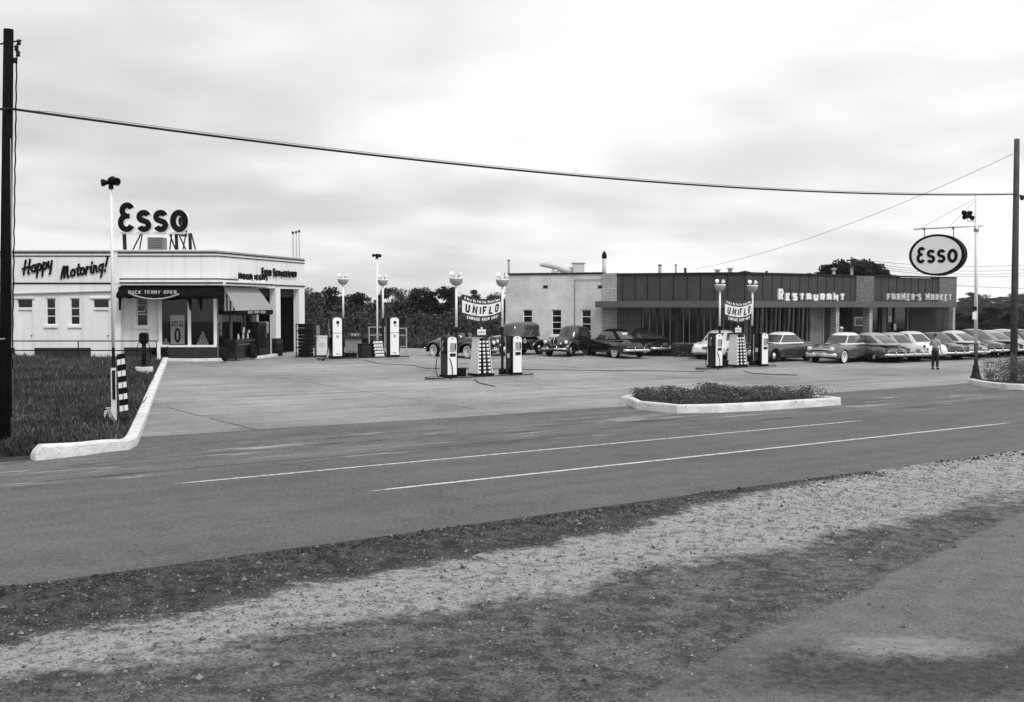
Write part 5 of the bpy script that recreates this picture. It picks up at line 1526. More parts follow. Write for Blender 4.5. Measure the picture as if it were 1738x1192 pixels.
def pump(kind, hose_side):
    """front (dial face) along -Y, sides +-X; local width X .46, depth Y .5"""
    H = 1.62 if kind == 'new' else 2.02; w_, d_ = .42, .54
    if kind == 'old': w_, d_ = .50, .42
    r = thing('fuel_pump', 'x', 'fuel pump', (0, 0, 0))
    # body: rounded shoulders in the X direction seen from the side
    prof = [(-d_ / 2 + .02, .08), (-d_ / 2 + .02, H - .12), (-d_ / 2 + .05, H - .04), (-d_ / 2 + .13, H), (d_ / 2 - .13, H), (d_ / 2 - .05, H - .04), (d_ / 2 - .02, H - .12), (d_ / 2 - .02, .08)]
    MB().prism([(-w_ / 2, y, z) for y, z in prof], (w_, 0, 0)).build('body', 'black_gloss', r, bevel=.012)
    MB().box((0, 0, .045), (w_ + .06, d_ + .06, .09)).build('base', 'black_paint', r, bevel=.008)
    for s in (-1, 1):
        o = MB(); y = s * (d_ / 2 - .005); hw = w_ / 2 - .005
        pts = [(-hw, .10), (hw, .10), (hw, H - .15)] + [(hw * math.cos(a), H - .15 + .11 * math.sin(a)) for a in [PI * k / 10 for k in range(1, 10)]] + [(-hw, H - .15)]
        o.prism([(x, y - .02, z) for x, z in pts], (0, .04, 0)); f = o.build('face_panel', 'white_bright', r, bevel=.006)
        if s < 0:
            zz = 1.18 if kind == 'new' else 1.66
            if kind == 'new':
                MB().box((.03, y - .022, zz), (.27, .012, .32)).build('dial_frame', 'steel', f)
                MB().box((.03, y - .030, zz), (.21, .012, .26)).build('dial', 'mid_grey', f)
                MB().box((.135, y - .036, zz + .01), (.05, .012, .24)).build('dial_strip', 'black_paint', f)  # narrow black strip along the right side of the dial
                MB().box((.02, y - .024, zz - .31), (.27, .012, .13)).build('name_plate', 'dark_steel', f)
                o = MB(); o.ell((0, y - .02, H - .115), (.03, .012, .035), 10, 6); o.build('badge', 'black_paint', f)
                MB().box((0, y - .021, 1.0), (w_ - .02, .008, .01)).build('seam', 'dark_steel', f)
            else:
                o = MB(); o.ell((.02, y - .018, zz + .08), (.10, .012, .09), 14, 6); o.build('dial', 'dark_steel', f)
                o = MB(); o.ell((.02, y - .018, zz - .08), (.05, .012, .04), 14, 6); o.build('sight_glass', 'black_paint', f)
                MB().box((0, y - .021, 1.22), (w_ - .02, .008, .02)).build('seam', 'dark_steel', f)
                MB().box((.0, y - .022, 1.05), (.12, .008, .14)).build('name_plate', 'mid_grey', f)
                MB().box((.0, y - .022, .20), (.2, .010, .03)).build('vent_slot', 'dark_steel', f)
    x = hose_side * (w_ / 2)
    o = MB(); o.tube([(x + hose_side * .03, .04, 1.15), (x + hose_side * .07, .02, 1.30), (x + hose_side * .05, -.02, 1.42)], .022, 6)
    o.box((x + hose_side * .04, .03, 1.10), (.07, .08, .16)); nz = o.build('nozzle', 'steel', r)
    o = MB(); s = hose_side
    if kind == 'new' and s < 0: P_ = [(x - .03, .10, 1.2), (x - .16, .12, 1.0), (x - .30, .10, .60), (x - .34, .06, .16), (x - .22, -.06, -.09), (x - .05, -.22, -.12), (x + .12, -.34, -.06), (x + .20, -.36, .12), (x + .16, -.33, .50), (x + .06, -.27, .80), (x - .04, -.16, .98), (x - .03, .0, 1.08)]
    elif kind == 'old' and s < 0: P_ = [(x - .03, .05, 1.1), (x - .08, .0, .9), (x - .14, -.06, .5), (x - .32, -.16, .16), (x - .62, -.28, -.08), (x - .66, -.32, -.10), (x - .58, -.30, -.09), (x - .40, -.22, .06), (x - .24, -.12, .35), (x - .10, .02, .8), (x - .04, .1, 1.0)]
    else: P_ = [(x + .03 * s, .05, 1.1), (x + .09 * s, .03, .9), (x + .16 * s, .0, .5), (x + .14 * s, -.05, .28), (x + .08 * s, -.08, .22), (x + .05 * s, -.10, .3), (x + .09 * s, -.08, .6), (x + .03 * s, -.05, .85)]
    P2 = [Vector(p) for p in P_]
    for _ in range(2):
        Q = [P2[0]]
        for a, b in zip(P2[:-1], P2[1:]): Q += [a * .75 + b * .25, a * .25 + b * .75]
        P2 = Q + [P2[-1]]
    o.tube(P2, .017, 6); o.build('hose', 'black_rubber', r)
    if s > 0 and kind == 'new':
        MB().box((-w_ / 2 - .006, .06, .78), (.012, .14, .18)).build('price_card', 'white_bright', r)
    return r
def rack():
    """tapering display: plain white board on two sides, shelves of bottles on the others"""
    r = thing('oil_rack', 'x', 'display rack', (0, 0, 0))
    MB().box((0, 0, .05), (.86, .66, .10)).build('base', 'black_paint', r, bevel=.01)
    a, b_ = .33, .23
    o = MB(); z0, z1 = .10, 1.55
    for s in (-1, 1):
        o.hexa([(s * a, -a, z0), (s * a + .02, -a, z0), (s * a + .02, a, z0), (s * a, a, z0), (s * b_, -b_, z1), (s * b_ + .02, -b_, z1), (s * b_ + .02, b_, z1), (s * b_, b_, z1)] if s > 0 else
               [(-a - .02, -a, z0), (-a, -a, z0), (-a, a, z0), (-a - .02, a, z0), (-b_ - .02, -b_, z1), (-b_, -b_, z1), (-b_, b_, z1), (-b_ - .02, b_, z1)])
    o.build('side_board', 'white_bright', r)
    for k in range(10):
        z = .10 + k * .15; h = lerp(a, b_, (z - z0) / (z1 - z0)) - .01
        MB().box((0, 0, z + .006), (h * 2, h * 2, .012)).build('shelf', 'dark_steel', r)
    o = MB(); o.box((0, 0, .8), (.04, .3, 1.4)); o.build('core', 'black_paint', r)
    MB().box((0, 0, 1.585), (.60, .60, .05)).build('top_tray', 'dark_steel', r, bevel=.01)
    s = MB().box((0, -.05, 1.75), (.40, .03, .22)).build('header_card', 'white_bright', r)
    j = MB()
    for c, l in letters('MOTOR OIL', -.15, .15, 1.72, .07, .014, .006, lambda u, v, q: (u, -.067 - q, v)): j.add(l.v, l.f)
    j.build('lettering', 'mid_grey', s)
    o = MB(); o.lathe([(.001, 1.86), (.045, 1.87), (.05, 1.93), (.001, 1.97)], 10, (0, -.05, 0)); o.build('knob', 'white_bright', r)
    MB().box((0, -.05, 2.02), (.44, .16, .03)).build('hood', 'dark_steel', r)
    o = MB()
    for x in (-.19, .19): o.cyl((x, 0, 1.6), (x, 0, 2.01), .012, 6)
    o.build_each('support', 'dark_steel', r)
    return r
LP = lamp_post(); PN1 = pump('new', -1); PN2 = pump('new', 1); PO1 = pump('old', -1); PO2 = pump('old', 1); RK = rack()
# bottle prototype: pale glass with dark spout
BT = thing('oil_bottle', 'x', 'bottle', (0, 0, 0))
MB().lathe([(.001, 0), (.05, 0), (.052, .015), (.052, .085), (.035, .10), (.001, .10)], 10).build('glass', 'white_bright', BT)
MB().lathe([(.048, .098), (.040, .11), (.020, .140), (.001, .142)], 8).build('spout', 'black_paint', BT)
used = {}
def put(proto, loc, rz, label, group):
    if proto.name not in used:
        used[proto.name] = 1; proto.location = loc; proto.rotation_euler = (0, 0, rz); proto['label'] = label; proto['group'] = group; return proto
    return dup(proto, loc, rz, label, group)
LT = [('lamp post at the left end of the nearest pump island', 'lamp post holding the right side of the nearest banner'),
      ('lamp post at the left end of the right hand pump island', 'lamp post at the right end of the right hand pump island'),
      ('left one of the two bowl lamp posts on the island beside the station', 'right one of the two bowl lamp posts on the island beside the station')]
PT = [('white and black pump with a big hanging hose loop on the nearest island', 'white and black pump with a white price card, right end of the nearest island'),
      ('white and black pump with long hose loops on the right hand island', 'white and black pump with white card on the right hand island beside the hardtop'),
      ('tall narrow pump with hose reaching the ground beside the white cabinet', 'tall narrow pump with hose on its right, on the island beside the station')]
for i in range(3):
    up = Vector((0, 0, RHD))
    for k, t_ in enumerate((0, 2.24)):
        put(LP, islpos(i, t_, -.02) + up, ISL_ANG, LT[i][k], 'twin spot lamp posts on the pump islands')
    if i < 2:
        put(PN1, islpos(i, -.48, .14) + up, ISL_ANG, PT[i][0], 'pumps on the two near islands')
        put(PN2, islpos(i, 2.70, .12) + up, ISL_ANG, PT[i][1], 'pumps on the two near islands')
        rk = put(RK, islpos(i, 1.12, .06) + up, ISL_ANG, ['tall tapering white rack of oil bottles on the nearest island', 'tall tapering white rack of oil bottles before the restaurant'][i], 'oil display racks')
        lab = ['small pale oil bottle with black spout on the rack of the nearest island', 'small pale oil bottle with black spout on the rack before the restaurant'][i]
        for row in range(9):
            z = .10 + row * .15 + .013; h = lerp(.33, .23, (z - .1) / 1.45) - .06
            for col in range(3):
                x = (col - 1) * h * .92; p = rk.matrix_world
                q = Matrix.Rotation(ISL_ANG, 3, 'Z') @ Vector((x, -h, z)); 
                put(BT, Vector(rk.location) + q, ISL_ANG, lab, 'bottles in the oil rack, ' + NB[ISL[i][0]])
    else:
        put(PO1, islpos(i, -.50, .1) + up, ISL_ANG, PT[i][0], 'tall pumps beside the station')
        put(PO2, islpos(i, 2.72, .1) + up, ISL_ANG, PT[i][1], 'tall pumps beside the station')
# stepped bottle stand and bin on the station-side island
p = islpos(2, 1.78, .12) + Vector((0, 0, RHD))
sst = thing('bottle_stand', 'sloping stepped stand of pale oil bottles leaning beside the far tall pump', 'display stand', p, ISL_ANG)
o = MB(); o.hexa([(-.3, -.3, 0), (.3, -.3, 0), (.3, .2, 0), (-.3, .2, 0), (-.24, -.02, .85), (.24, -.02, .85), (.24, .06, .85), (-.24, .06, .85)]); o.build('frame', 'black_paint', sst)
for k in range(5):
    z = .06 + k * .16; y = lerp(-.31, -.07, z / .85); MB().box((0, y - .02, z), (.56, .10, .02)).build('shelf', 'white_paint', sst)
    for col in range(4):
        q = Matrix.Rotation(ISL_ANG, 3, 'Z') @ Vector(((col - 1.5) * .13, y - .03, z + .011))
        put(BT, Vector(sst.location) + q, ISL_ANG, 'small pale oil bottle with black spout on the stepped stand', 'bottles on the stepped stand')
p = islpos(2, 1.12, .10) + Vector((0, 0, RHD)); db = thing('dark_bin', 'square dark bin left of the stepped bottle stand', 'bin', p, ISL_ANG)
MB().box((0, 0, .33), (.55, .45, .66)).build('body', 'dark_steel', db, bevel=.02); MB().box((0, 0, .67), (.6, .5, .04)).build('lid', 'black_paint', db)
p = islpos(2, .42, .0) + Vector((0, 0, RHD)); tb = thing('tool_box', 'low dark box at the foot of the left bowl lamp by the station', 'box', p, ISL_ANG)
MB().box((0, 0, .12), (.5, .3, .22)).build('body', 'black_paint', tb, bevel=.02); MB().tube([(-.12, 0, .23), (-.1, 0, .31), (.1, 0, .31), (.12, 0, .23)], .015, 6).build('handle', 'dark_steel', tb)
for i in range(2):
    p = islpos(i, .28 if i else .2, .0) + Vector((0, 0, RHD)); tb = thing('waste_box', ['small black box at the foot of the left lamp post on the nearest island', 'small black box at the foot of the left lamp post on the right hand island'][i], 'box', p, ISL_ANG)
    MB().box((0, 0, .15), (.34, .28, .30)).build('body', 'black_paint', tb, bevel=.02); MB().box((0, 0, .315), (.37, .31, .03)).build('lid', 'dark_steel', tb)

# banners slung between the lamp posts
def banner(i, pa, pb, ytops, ybots, label):
    a = islpos(i, 0); b_ = islpos(i, 2.24); pl = Plane((a.x, a.y), ISL_ANG)
    ta, z0 = pl.tz(pa, ybots[0]); tb_, z1 = pl.tz(pb, ytops[1]); _, zt0 = pl.tz(pa, ytops[0]); _, zb1 = pl.tz(pb, ybots[1])
    w_ = tb_ - ta
    def pt(u, v, q):  # u 0..1 along, v 0..1 up; cloth sags and billows
        zt = lerp(zt0, z1, u) - .16 * math.sin(PI * u) ; zb_ = lerp(z0, zb1, u) - .17 * math.sin(PI * u)
        bow = .10 * math.sin(PI * u) * (1 - .3 * v) + .02 * math.sin(u * 17 + v * 3)
        return pl.pt(ta + u * w_, lerp(zb_, zt, v), bow + q)
    r = thing('cloth_banner', label, 'banner', pl.pt(ta, lerp(z0, zt0, .5)), 0, 'cloth banners slung between lamp posts')
    def strip(v0, v1, m, nm, q=0.0):
        o = MB(); n = 26; vs = []; fs = []
        for k in range(n + 1):
            for j in range(4): vs.append(pt(k / n, lerp(v0, v1, j / 3), q))
        for k in range(n):
            for j in range(3): fs.append((k * 4 + j, k * 4 + j + 1, k * 4 + j + 5, k * 4 + j + 4))
        o.add(vs, fs, True); return o.build(nm, m, r, True)
    strip(0, .27, 'banner_black', 'lower_stripe'); strip(.27, .76, 'banner_white', 'centre_stripe'); strip(.76, 1, 'banner_black', 'upper_stripe')
    def word(text, u0, u1, v0, hh, wd, m, cap=1.0, q=.012, shear=0.0, gap=.38):
        # pen strokes measured in metres then mapped to the cloth
        Hc = lerp(zt0 - z0, z1 - zb1, .5)
        for c, l in letters(text, u0 * w_, u1 * w_, v0 * Hc, hh * Hc, wd, .006, lambda u, v, o_: (u, v, o_), cap=cap, shear=shear, gap=gap):
            o = MB(); o.add([pt(v[0] / w_, v[1] / Hc, q + v[2]) for v in l.v], l.f); o.build('letter', m, r, True)
    word('UNIFLO', .07, .93, .33, .36, .065, 'black_paint', shear=.12, gap=.55)
    word('CHANGE OVER NOW!', .10, .90, .07, .13, .026, 'white_bright', shear=.15)
    word('A NEW OIL FOR THE NEWER CARS', .06, .96, .81, .10, .020, 'white_bright', cap=1.25)
    o = MB()
    for (u, v), lamp in (((0, 1), 0), ((0, 0), 0), ((1, 1), 2.24), ((1, 0), 2.24)):
        e = pt(u, v, 0); q = pl.pt(lamp + (.05 if lamp == 0 else -.05), e.z + (.06 if v else -.06)); o.tube([e, q], .008, 4)
    o.build('tie_cord', 'black_rubber', r, True)
    return r
banner(0, 784, 850, (499, 503), (542, 539), 'hanging cloth banner with dark letters over the rack of the nearest island')
banner(1, 1230, 1276, (507, 507), (543, 541), 'hanging cloth banner with dark letters over the rack before the restaurant')

# hoses and signal cables lying on the forecourt
def ground_line(name, pts, r, m, label, cat):
    P_ = [gpt(*p) for p in pts]; Q = []
    for a, b in zip(P_[:-1], P_[1:]):
        n = max(1, int((b - a).length / .5))
        for k in range(n): q = a.lerp(b, k / n); Q.append(Vector((q.x, q.y, hgt(q.x, q.y) + .008 + r * .8)))
    Q.append(P_[-1] + Vector((0, 0, .008 + r * .8)))
    o = MB(); o.tube(Q, r, 6); ob = o.build(name, m, None, loc=Q[0]); return tag(ob, label, cat)
ground_line('signal_hose', [(700, 621), (722, 626), (760, 627), (850, 627), (900, 628.5), (1100, 630.5), (1195, 631.5)], .014, 'black_rubber', 'thin black signal hose running across the forecourt behind the nearest island', 'hose')
ground_line('signal_hose', [(618, 612), (640, 618), (700, 621)], .013, 'black_rubber', 'short black signal hose from the station side island towards the nearest island', 'hose')
ground_line('air_hose', [(806, 646), (812, 651), (825, 654), (840, 657)], .018, 'black_rubber', 'short black hose lying in front of the nearest island', 'hose')
ground_line('air_hose', [(1262, 631), (1275, 634.5), (1300, 636), (1352, 638)], .018, 'black_rubber', 'black hose trailing right from the island before the restaurant', 'hose')

# panel, frame rack and oddments behind the station-side island
p = gpt(600, 602.5)
pn = thing('grey_board', 'grey upright board leaning behind the station side island', 'board', p, R(8)); o = MB(); o.box((0, 0, .47), (.86, .05, .86)); o.build('panel', 'mottled_grey', pn, bevel=.01)
MB().box((0, -.0, .93), (1.0, .3, .05)).build('shelf', 'black_paint', pn); MB().box((.62, .1, .45), (.3, .3, .9)).build('side_box', 'black_paint', pn)
for k, (x, r_) in enumerate(((-.08, .07), (.09, .09), (.26, .05))):
    t_ = MB(); t_.lathe([(.001, 0), (r_, 0), (r_, .16), (r_ * .6, .18), (.001, .18)], 10); ob = t_.build('oil_tin', 'mid_grey', None); q = Matrix.Rotation(R(8), 3, 'Z') @ Vector((x, 0, .957)); ob.location = p + q
    tag(ob, ['left one of three tins on top of the grey board', 'middle and widest of three tins on top of the grey board', 'right and smallest of three tins on top of the grey board'][k], 'tin', 'tins on the grey board')
for k, (px, py, wf, hf) in enumerate(((640, 604, .42, 1.55), (683, 604, .22, 1.5))):
    p = gpt(px, py); fr = thing('steel_frame', ['wide pale ladder frame standing left of the white pole', 'narrow pale ladder frame standing right of the tall pump'][k], 'frame', p, R(15))
    o = MB()
    for x in (-wf, wf): o.box((x, 0, hf / 2), (.06, .05, hf))
    o.build_each('upright', 'mid_grey', fr)
    for z in (.05, .5, 1.1, hf - .03): MB().box((0, 0, z), (2 * wf - .06, .04, .05)).build('rung', 'mid_grey', fr)
p = gpt(624, 603); wp = thing('white_lamp', 'tiny white domed bucket on the ground between the board and the pale frame', 'bucket', p)
MB().lathe([(.001, 0), (.14, 0), (.17, .26), (.16, .27), (.001, .25)], 14).build('body', 'white_paint', wp); MB().tube([(-.16, 0, .26), (-.1, 0, .36), (.1, 0, .36), (.16, 0, .26)], .01, 5).build('handle', 'steel', wp)
# tall loudspeaker pole behind that island
def horn(mb, c, d, L=.42, r=.19, n=14):
    d = Vector(d).normalized(); q = d.to_track_quat('Z', 'Y').to_matrix()
    k = MB().lathe([(.001, -.16), (.07, -.16), (.08, -.02), (.05, 0), (.055, L * .35), (.09, L * .7), (r, L), (r * .93, L), (.06, L * .6), (.001, L * .5)], n)
    mb.add([q @ Vector(v) + Vector(c) for v in k.v], k.f, True)
def horn_pole(name, label, base, ztop, r, horns, white_from=None, m='white_bright'):
    t_ = thing(name, label, 'loudspeaker pole', base); h = ztop - base.z
    if white_from is None: MB().cyl((0, 0, 0), (0, 0, h), r, 12, r * .8).build('pole', m, t_)
    else:
        zw = white_from - base.z; MB().cyl((0, 0, 0), (0, 0, zw), r, 12).build('lower_pole', 'black_paint', t_); MB().cyl((0, 0, zw), (0, 0, h), r, 12, r * .8).build('pole', m, t_)
    MB().lathe([(.001, h - .1), (r * 1.6, h - .1), (r * 1.6, h), (.001, h + .02)], 10).build('cap', 'dark_steel', t_)
    for c, d, s in horns:
        o = MB(); horn(o, (c[0], c[1], h + c[2]), d, .36 * s, .17 * s); o.cyl((0, 0, h), (c[0], c[1], h + c[2]), .02, 6); o.build('horn', 'black_paint', t_)
    return t_
b = gpt(640.5, 604); Y_ = b.y
horn_pole('speaker_pole', 'tall slim white pole with small black horns behind the station side island', b, zat(436, Y_), .05, [((-.06, 0, .08), (-1, -.6, -.1), .5), ((.06, 0, .06), (.7, -.8, -.1), .55), ((0, .06, .06), (.2, 1, 0), .5)])
b = gpt(194, 722); Y_ = b.y
horn_pole('speaker_pole', 'near white pole with black loudspeaker horns rising from the grass', b, zat(314, Y_, 194), .040, [((-.05, 0, .06), (-1, -.55, -.12), .50), ((.02, 0, .12), (-.2, .9, .12), .55), ((.05, 0, .10), (.72, -.75, -.2), .60)], white_from=zat(590, Y_, 194))
s_ = Y_ / 1950
mp = thing('marker_post', 'white wooden marker post with a black inset panel standing in the grass', 'post', b + Vector((.04, -.12, 0)), R(4)); hM = (722 - 624) * s_
o = MB(); o.box((0, 0, hM / 2 - .05), (.125, .06, hM + .1)); o.build('board', 'white_curb', mp, bevel=.006); MB().box((.01, -.034, hM - .42), (.075, .012, .72)).build('inset', 'black_paint', mp)
sb = thing('card_strip', 'leaning strip of five black and white card pairs hung by the near speaker pole', 'display strip', b + Vector((.25, -.05, 0)))
o = MB(); zt_ = (722 - 600) * s_; zb_ = (722 - 698) * s_; x0, x1 = -.01, .06; ww = .095
def cardpt(u, v, q): return (lerp(x1, x0, v) + u * ww * (1 + .12 * (1 - v)), -q - .1, lerp(zb_, zt_, v) + u * .02)
for side in (-1, 1): pass
o.hexa([cardpt(-1, 0, .02), cardpt(1, 0, .02), cardpt(1, 0, -.02), cardpt(-1, 0, -.02), cardpt(-1, 1, .02), cardpt(1, 1, .02), cardpt(1, 1, -.02), cardpt(-1, 1, -.02)]); o.build('backing', 'black_paint', sb)
for k in range(5):
    for u0, u1 in ((-.95, -.12), (.12, .95)):
        v0 = k / 5 + .015; v1 = v0 + .095
        o = MB(); o.hexa([cardpt(u0, v0, .045), cardpt(u1, v0, .045), cardpt(u1, v0, .02), cardpt(u0, v0, .02), cardpt(u0, v1, .045), cardpt(u1, v1, .045), cardpt(u1, v1, .02), cardpt(u0, v1, .02)]); o.build('white_card', 'white_paint', sb)
o = MB(); o.cyl((.08, -.08, -.02), (.08, -.08, zb_), .012, 6); o.cyl((-.2, -.08, lerp(zb_, zt_, .45)), (-.12, -.08, lerp(zb_, zt_, .45)), .012, 6); o.build_each('stay', 'dark_steel', sb)
p = gpt(183, 718); bk_ = thing('stone_stub', 'short rough whitewashed block in the grass left of the marker post', 'block', p + Vector((-.02, .1, 0)), R(12))
o = MB(); o.hexa([(-.10, -.09, -.05), (.10, -.09, -.05), (.10, .09, -.05), (-.10, .09, -.05), (-.09, -.08, .30), (.09, -.08, .34), (.09, .08, .34), (-.09, .08, .30)]); o.build('block', 'white_curb', bk_, bevel=.02); MB().box((-.0, -.0, .36), (.12, .11, .03)).build('chipped_top', 'white_curb', bk_, bevel=.01)

# ================================================================== utility poles and cables
pl_ = gpt(7, 756); Yl = pl_.y
zTop = zat(50, Yl, 14); X0 = pl_.x; X1 = at(14.5, 50, Yl).x
lp = thing('utility_pole', 'massive near black timber pole at the left edge of the view', 'utility pole', pl_)
MB().tube([(0, 0, -.2), ((X1 - X0) * .5, 0, (zTop - pl_.z) * .5), (X1 - X0, 0, zTop - pl_.z)], [.125, .115, .10], 16).build('shaft', 'creosote', lp)
hT = zTop - pl_.z; dx = X1 - X0
o = MB(); o.cyl((dx - .25, 0, hT - .32), (dx + .28, -.03, hT - .24), .018, 6); o.build('bracket', 'dark_steel', lp)
for z_, x_ in ((.28, .22), (.40, .17), (.52, .20), (.66, .14)):
    MB().lathe([(.001, -.05), (.05, -.05), (.035, 0), (.055, .03), (.03, .06), (.001, .07)], 10, (dx + x_, -.02, hT - z_)).build('insulator', 'dark_steel', lp)
o = MB(); pts_ = []
for k in range(60): v = k / 59; pts_.append((dx * (1 - v) + .19 + .008 * math.sin(k * 1.9), -.05, lerp(hT - .45, .6, v)))
o.tube(pts_, .016, 5); o.build('down_cable', 'black_rubber', lp)
o = MB(); o.tube([(dx * .7 + .10, -.05, hT * .74), (dx * .3 + .15, -.05, .8)], .012, 5); o.build('ground_wire', 'mid_grey', lp)
MB().box((dx * .25 - .02, -.13, zat(575, Yl, 5) - pl_.z), (.14, .01, .03)).build('tag_plate', 'mid_grey', lp)
pr_ = gpt(1720, 649); Yr2 = pr_.y
zTr = zat(236, Yr2, 1726); dxr = at(1726, 236, Yr2).x - pr_.x
rp = thing('utility_pole', 'timber utility pole in the flower bed at the right edge', 'utility pole', pr_)
MB().tube([(0, 0, -.1), (dxr * .5, 0, (zTr - pr_.z) * .5), (dxr, 0, zTr - pr_.z)], [.145, .13, .105], 16).build('shaft', 'pole_wood', rp)
zc2 = zat(331, Yr2, 1722) - pr_.z
o = MB(); o.lathe([(.001, -.12), (.05, -.12), (.09, -.03), (.09, .05), (.03, .08), (.001, .08)], 10, (dxr * .75 + .22, -.05, zc2 - .10)); o.cyl((dxr * .75, -.05, zc2), (dxr * .75 + .25, -.05, zc2 - .04), .025, 6); o.build('insulator', 'dark_steel', rp)
o = MB()
for k in range(7): z = .7 + k * .62; o.cyl((.12 + dxr * z / 9 + .0, -.04, z), (.16 + dxr * z / 9, -.05, z), .012, 4)
o.build_each('step_bolt', 'steel', rp)
def catenary(a, b, sag, n=60): return [Vector(a).lerp(Vector(b), k / n) - Vector((0, 0, 4 * sag * (k / n) * (1 - k / n))) for k in range(n + 1)]
def wire(name, pts, r, m, label, cat='cable', group=None, n=6):
    o = MB(); o.tube(pts, r, n); ob = o.build(name, m, None, loc=pts[0]); return tag(ob, label, cat, group)
ca = at(13, 184, Yl - .14); cb_ = at(1722, 330, Yr2 - .17)
wire('overhead_cable', catenary(ca, cb_, .56, 90), .028, 'dark_steel', 'thick black cable sagging between the two near timber poles')
ca2 = at(13, 181.5, Yl - .14); 
cp = catenary(ca, cb_, .56, 90); wire('messenger_wire', [p + Vector((0, 0, .055 * (1 if k > 1 else .3))) for k, p in enumerate(cp)], .010, 'steel', 'thin bright messenger wire lashed above the thick cable', 'wire')
cl_ = at(-350, 150, Yl - 6)
wire('overhead_cable', catenary(ca, cl_, .2, 12), .028, 'dark_steel', 'end of thick cable leaving the left pole for the picture edge')
cr2 = cb_ + Vector((U.x * 25, U.y * 25, .2)); wire('overhead_cable', catenary(cb_, cr2, .5, 12), .028, 'dark_steel', 'end of thick cable leaving the right pole for the picture edge')
# service drop to the restaurant roof
e = at(1180, 457, 74); wire('service_wire', catenary(at(1718, 262, Yr2), e, .55, 50), .012, 'mid_grey', 'thin pale service wire from the right pole to the restaurant roof', 'wire', n=5)
# far pole with its wires
fp = at(1445.5, 470, 96); gz = hgt(fp.x, fp.y); fpt = thing('utility_pole', 'distant pale pole rising above the restaurant roof before the tree', 'utility pole', (fp.x, fp.y, gz))
zf = zat(436, 96, 1445); MB().cyl((0, 0, 0), (0, 0, zf - gz), .13, 10, .11).build('shaft', 'mid_grey', fpt)
o = MB(); o.box((0, 0, zf - gz - .3), (1.0, .12, .12), R(20)); o.box((0, 0, zf - gz - .8), (.8, .12, .12), R(20)); o.build('crossarm', 'dark_steel', fpt)
MB().lathe([(.001, 0), (.22, 0), (.24, .05), (.24, .55), (.001, .62)], 12, (.1, -.25, zf - gz - .75)).build('transformer', 'dark_steel', fpt)
for k, (y0, ym, y1, r) in enumerate(((440, 452, 446, .014), (443, 460, 452, .014), (446, 465, 458, .014), (449, 469, 463, .014))):
    a = at(1449, y0, 96); b_ = at(1800, y1, 96); mid = at(1620, ym, 96); sag = lerp(a.z, b_.z, (mid.x - a.x) / (b_.x - a.x)) - mid.z
    wire('power_line', catenary(a, b_, max(.2, sag), 30), r, 'dark_steel', ['topmost', 'second', 'third', 'lowest'][k] + ' of the four far wires running right from the distant pole', 'wire', 'far wires from the distant pole', 4)
wire('power_line', catenary(at(1608, 484, 88), at(1830, 490, 88), .1, 10), .012, 'dark_steel', 'single low wire running right from the market end of the roof', 'wire', n=4)

# ================================================================== oval sign on its pole
b = gpt(1656, 648); Ys = b.y; k_ = Ys / 1950
sp = thing('sign_pole', 'tall white pole with flared dark base carrying the oval sign arm', 'sign pole', b)
zt_ = zat(332, Ys, 1656) - b.z; zw = zat(583, Ys, 1656) - b.z; zb_ = zat(621, Ys, 1656) - b.z
dxs = at(1657.5, 332, Ys).x - b.x
MB().lathe([(.001, 0), (.29, 0), (.29, .05), (.24, .12), (.17, .30), (.13, .50), (.125, zb_), (.10, zb_ + .03), (.001, zb_ + .03)], 20).build('flared_base', 'dark_steel', sp)
MB().cyl((0, 0, zb_), (dxs * .2, 0, zw), .078, 14).build('lower_pole', 'dark_panel', sp)
MB().cyl((dxs * .2, 0, zw), (dxs, 0, zt_), .074, 14, .06).build('upper_pole', 'white_bright', sp)
ARM = Plane((b.x + dxs * .8, b.y), R(-38)); off_t = -2.62
za_ = zat(385, Ys, 1656)
ta = ARM.t(1549)
o = MB(); o.cyl(ARM.pt(ta, za_, 0), ARM.pt(.25, za_ + .02, 0), .025, 8); o.cyl(ARM.pt(-.08, za_ - .12, 0), ARM.pt(.08, za_ - .12, 0), .1, 8); o.build('arm', 'steel', sp, True)
o = MB(); o.tube([ARM.pt(ARM.t(1558), za_, 0), Vector((b.x + dxs, b.y, b.z + zt_ - .1))], .008, 4); o.build('stay_wire', 'mid_grey', sp, True)
o = MB(); o.tube([ARM.pt(ARM.t(1607), za_, 0), Vector((b.x + dxs, b.y, b.z + zt_ - .16))], .008, 4); o.build('stay_wire', 'mid_grey', sp, True)
q = ARM.pt(ARM.t(1640), 0); zh = zat(375, Ys) ; hc = Vector((q.x, q.y, zat(366, Ys)))
o = MB(); o.tube([(b.x + dxs * .8, b.y, zh), (q.x, q.y, zh), (q.x, q.y, hc.z)], .02, 6); o.build('horn_bracket', 'steel', sp, True)
for dz, d in ((.13, (-1, -.2, 0)), (-.02, (-1, -.5, -.2)), (-.02, (.6, -.8, -.4))):
    o = MB(); horn(o, hc + Vector((0.02, 0, dz)), d, .24, .10); o.build('horn', 'black_paint', sp, True)
o = MB(); o.box((b.x - .12, b.y - .08, zat(536, Ys)), (.16, .06, .30)); o.build('switch_box', 'white_paint', sp, True)
o = MB(); o.box((b.x - .12, b.y - .08, zat(524, Ys)), (.15, .06, .16)); o.build('meter', 'black_paint', sp, True)
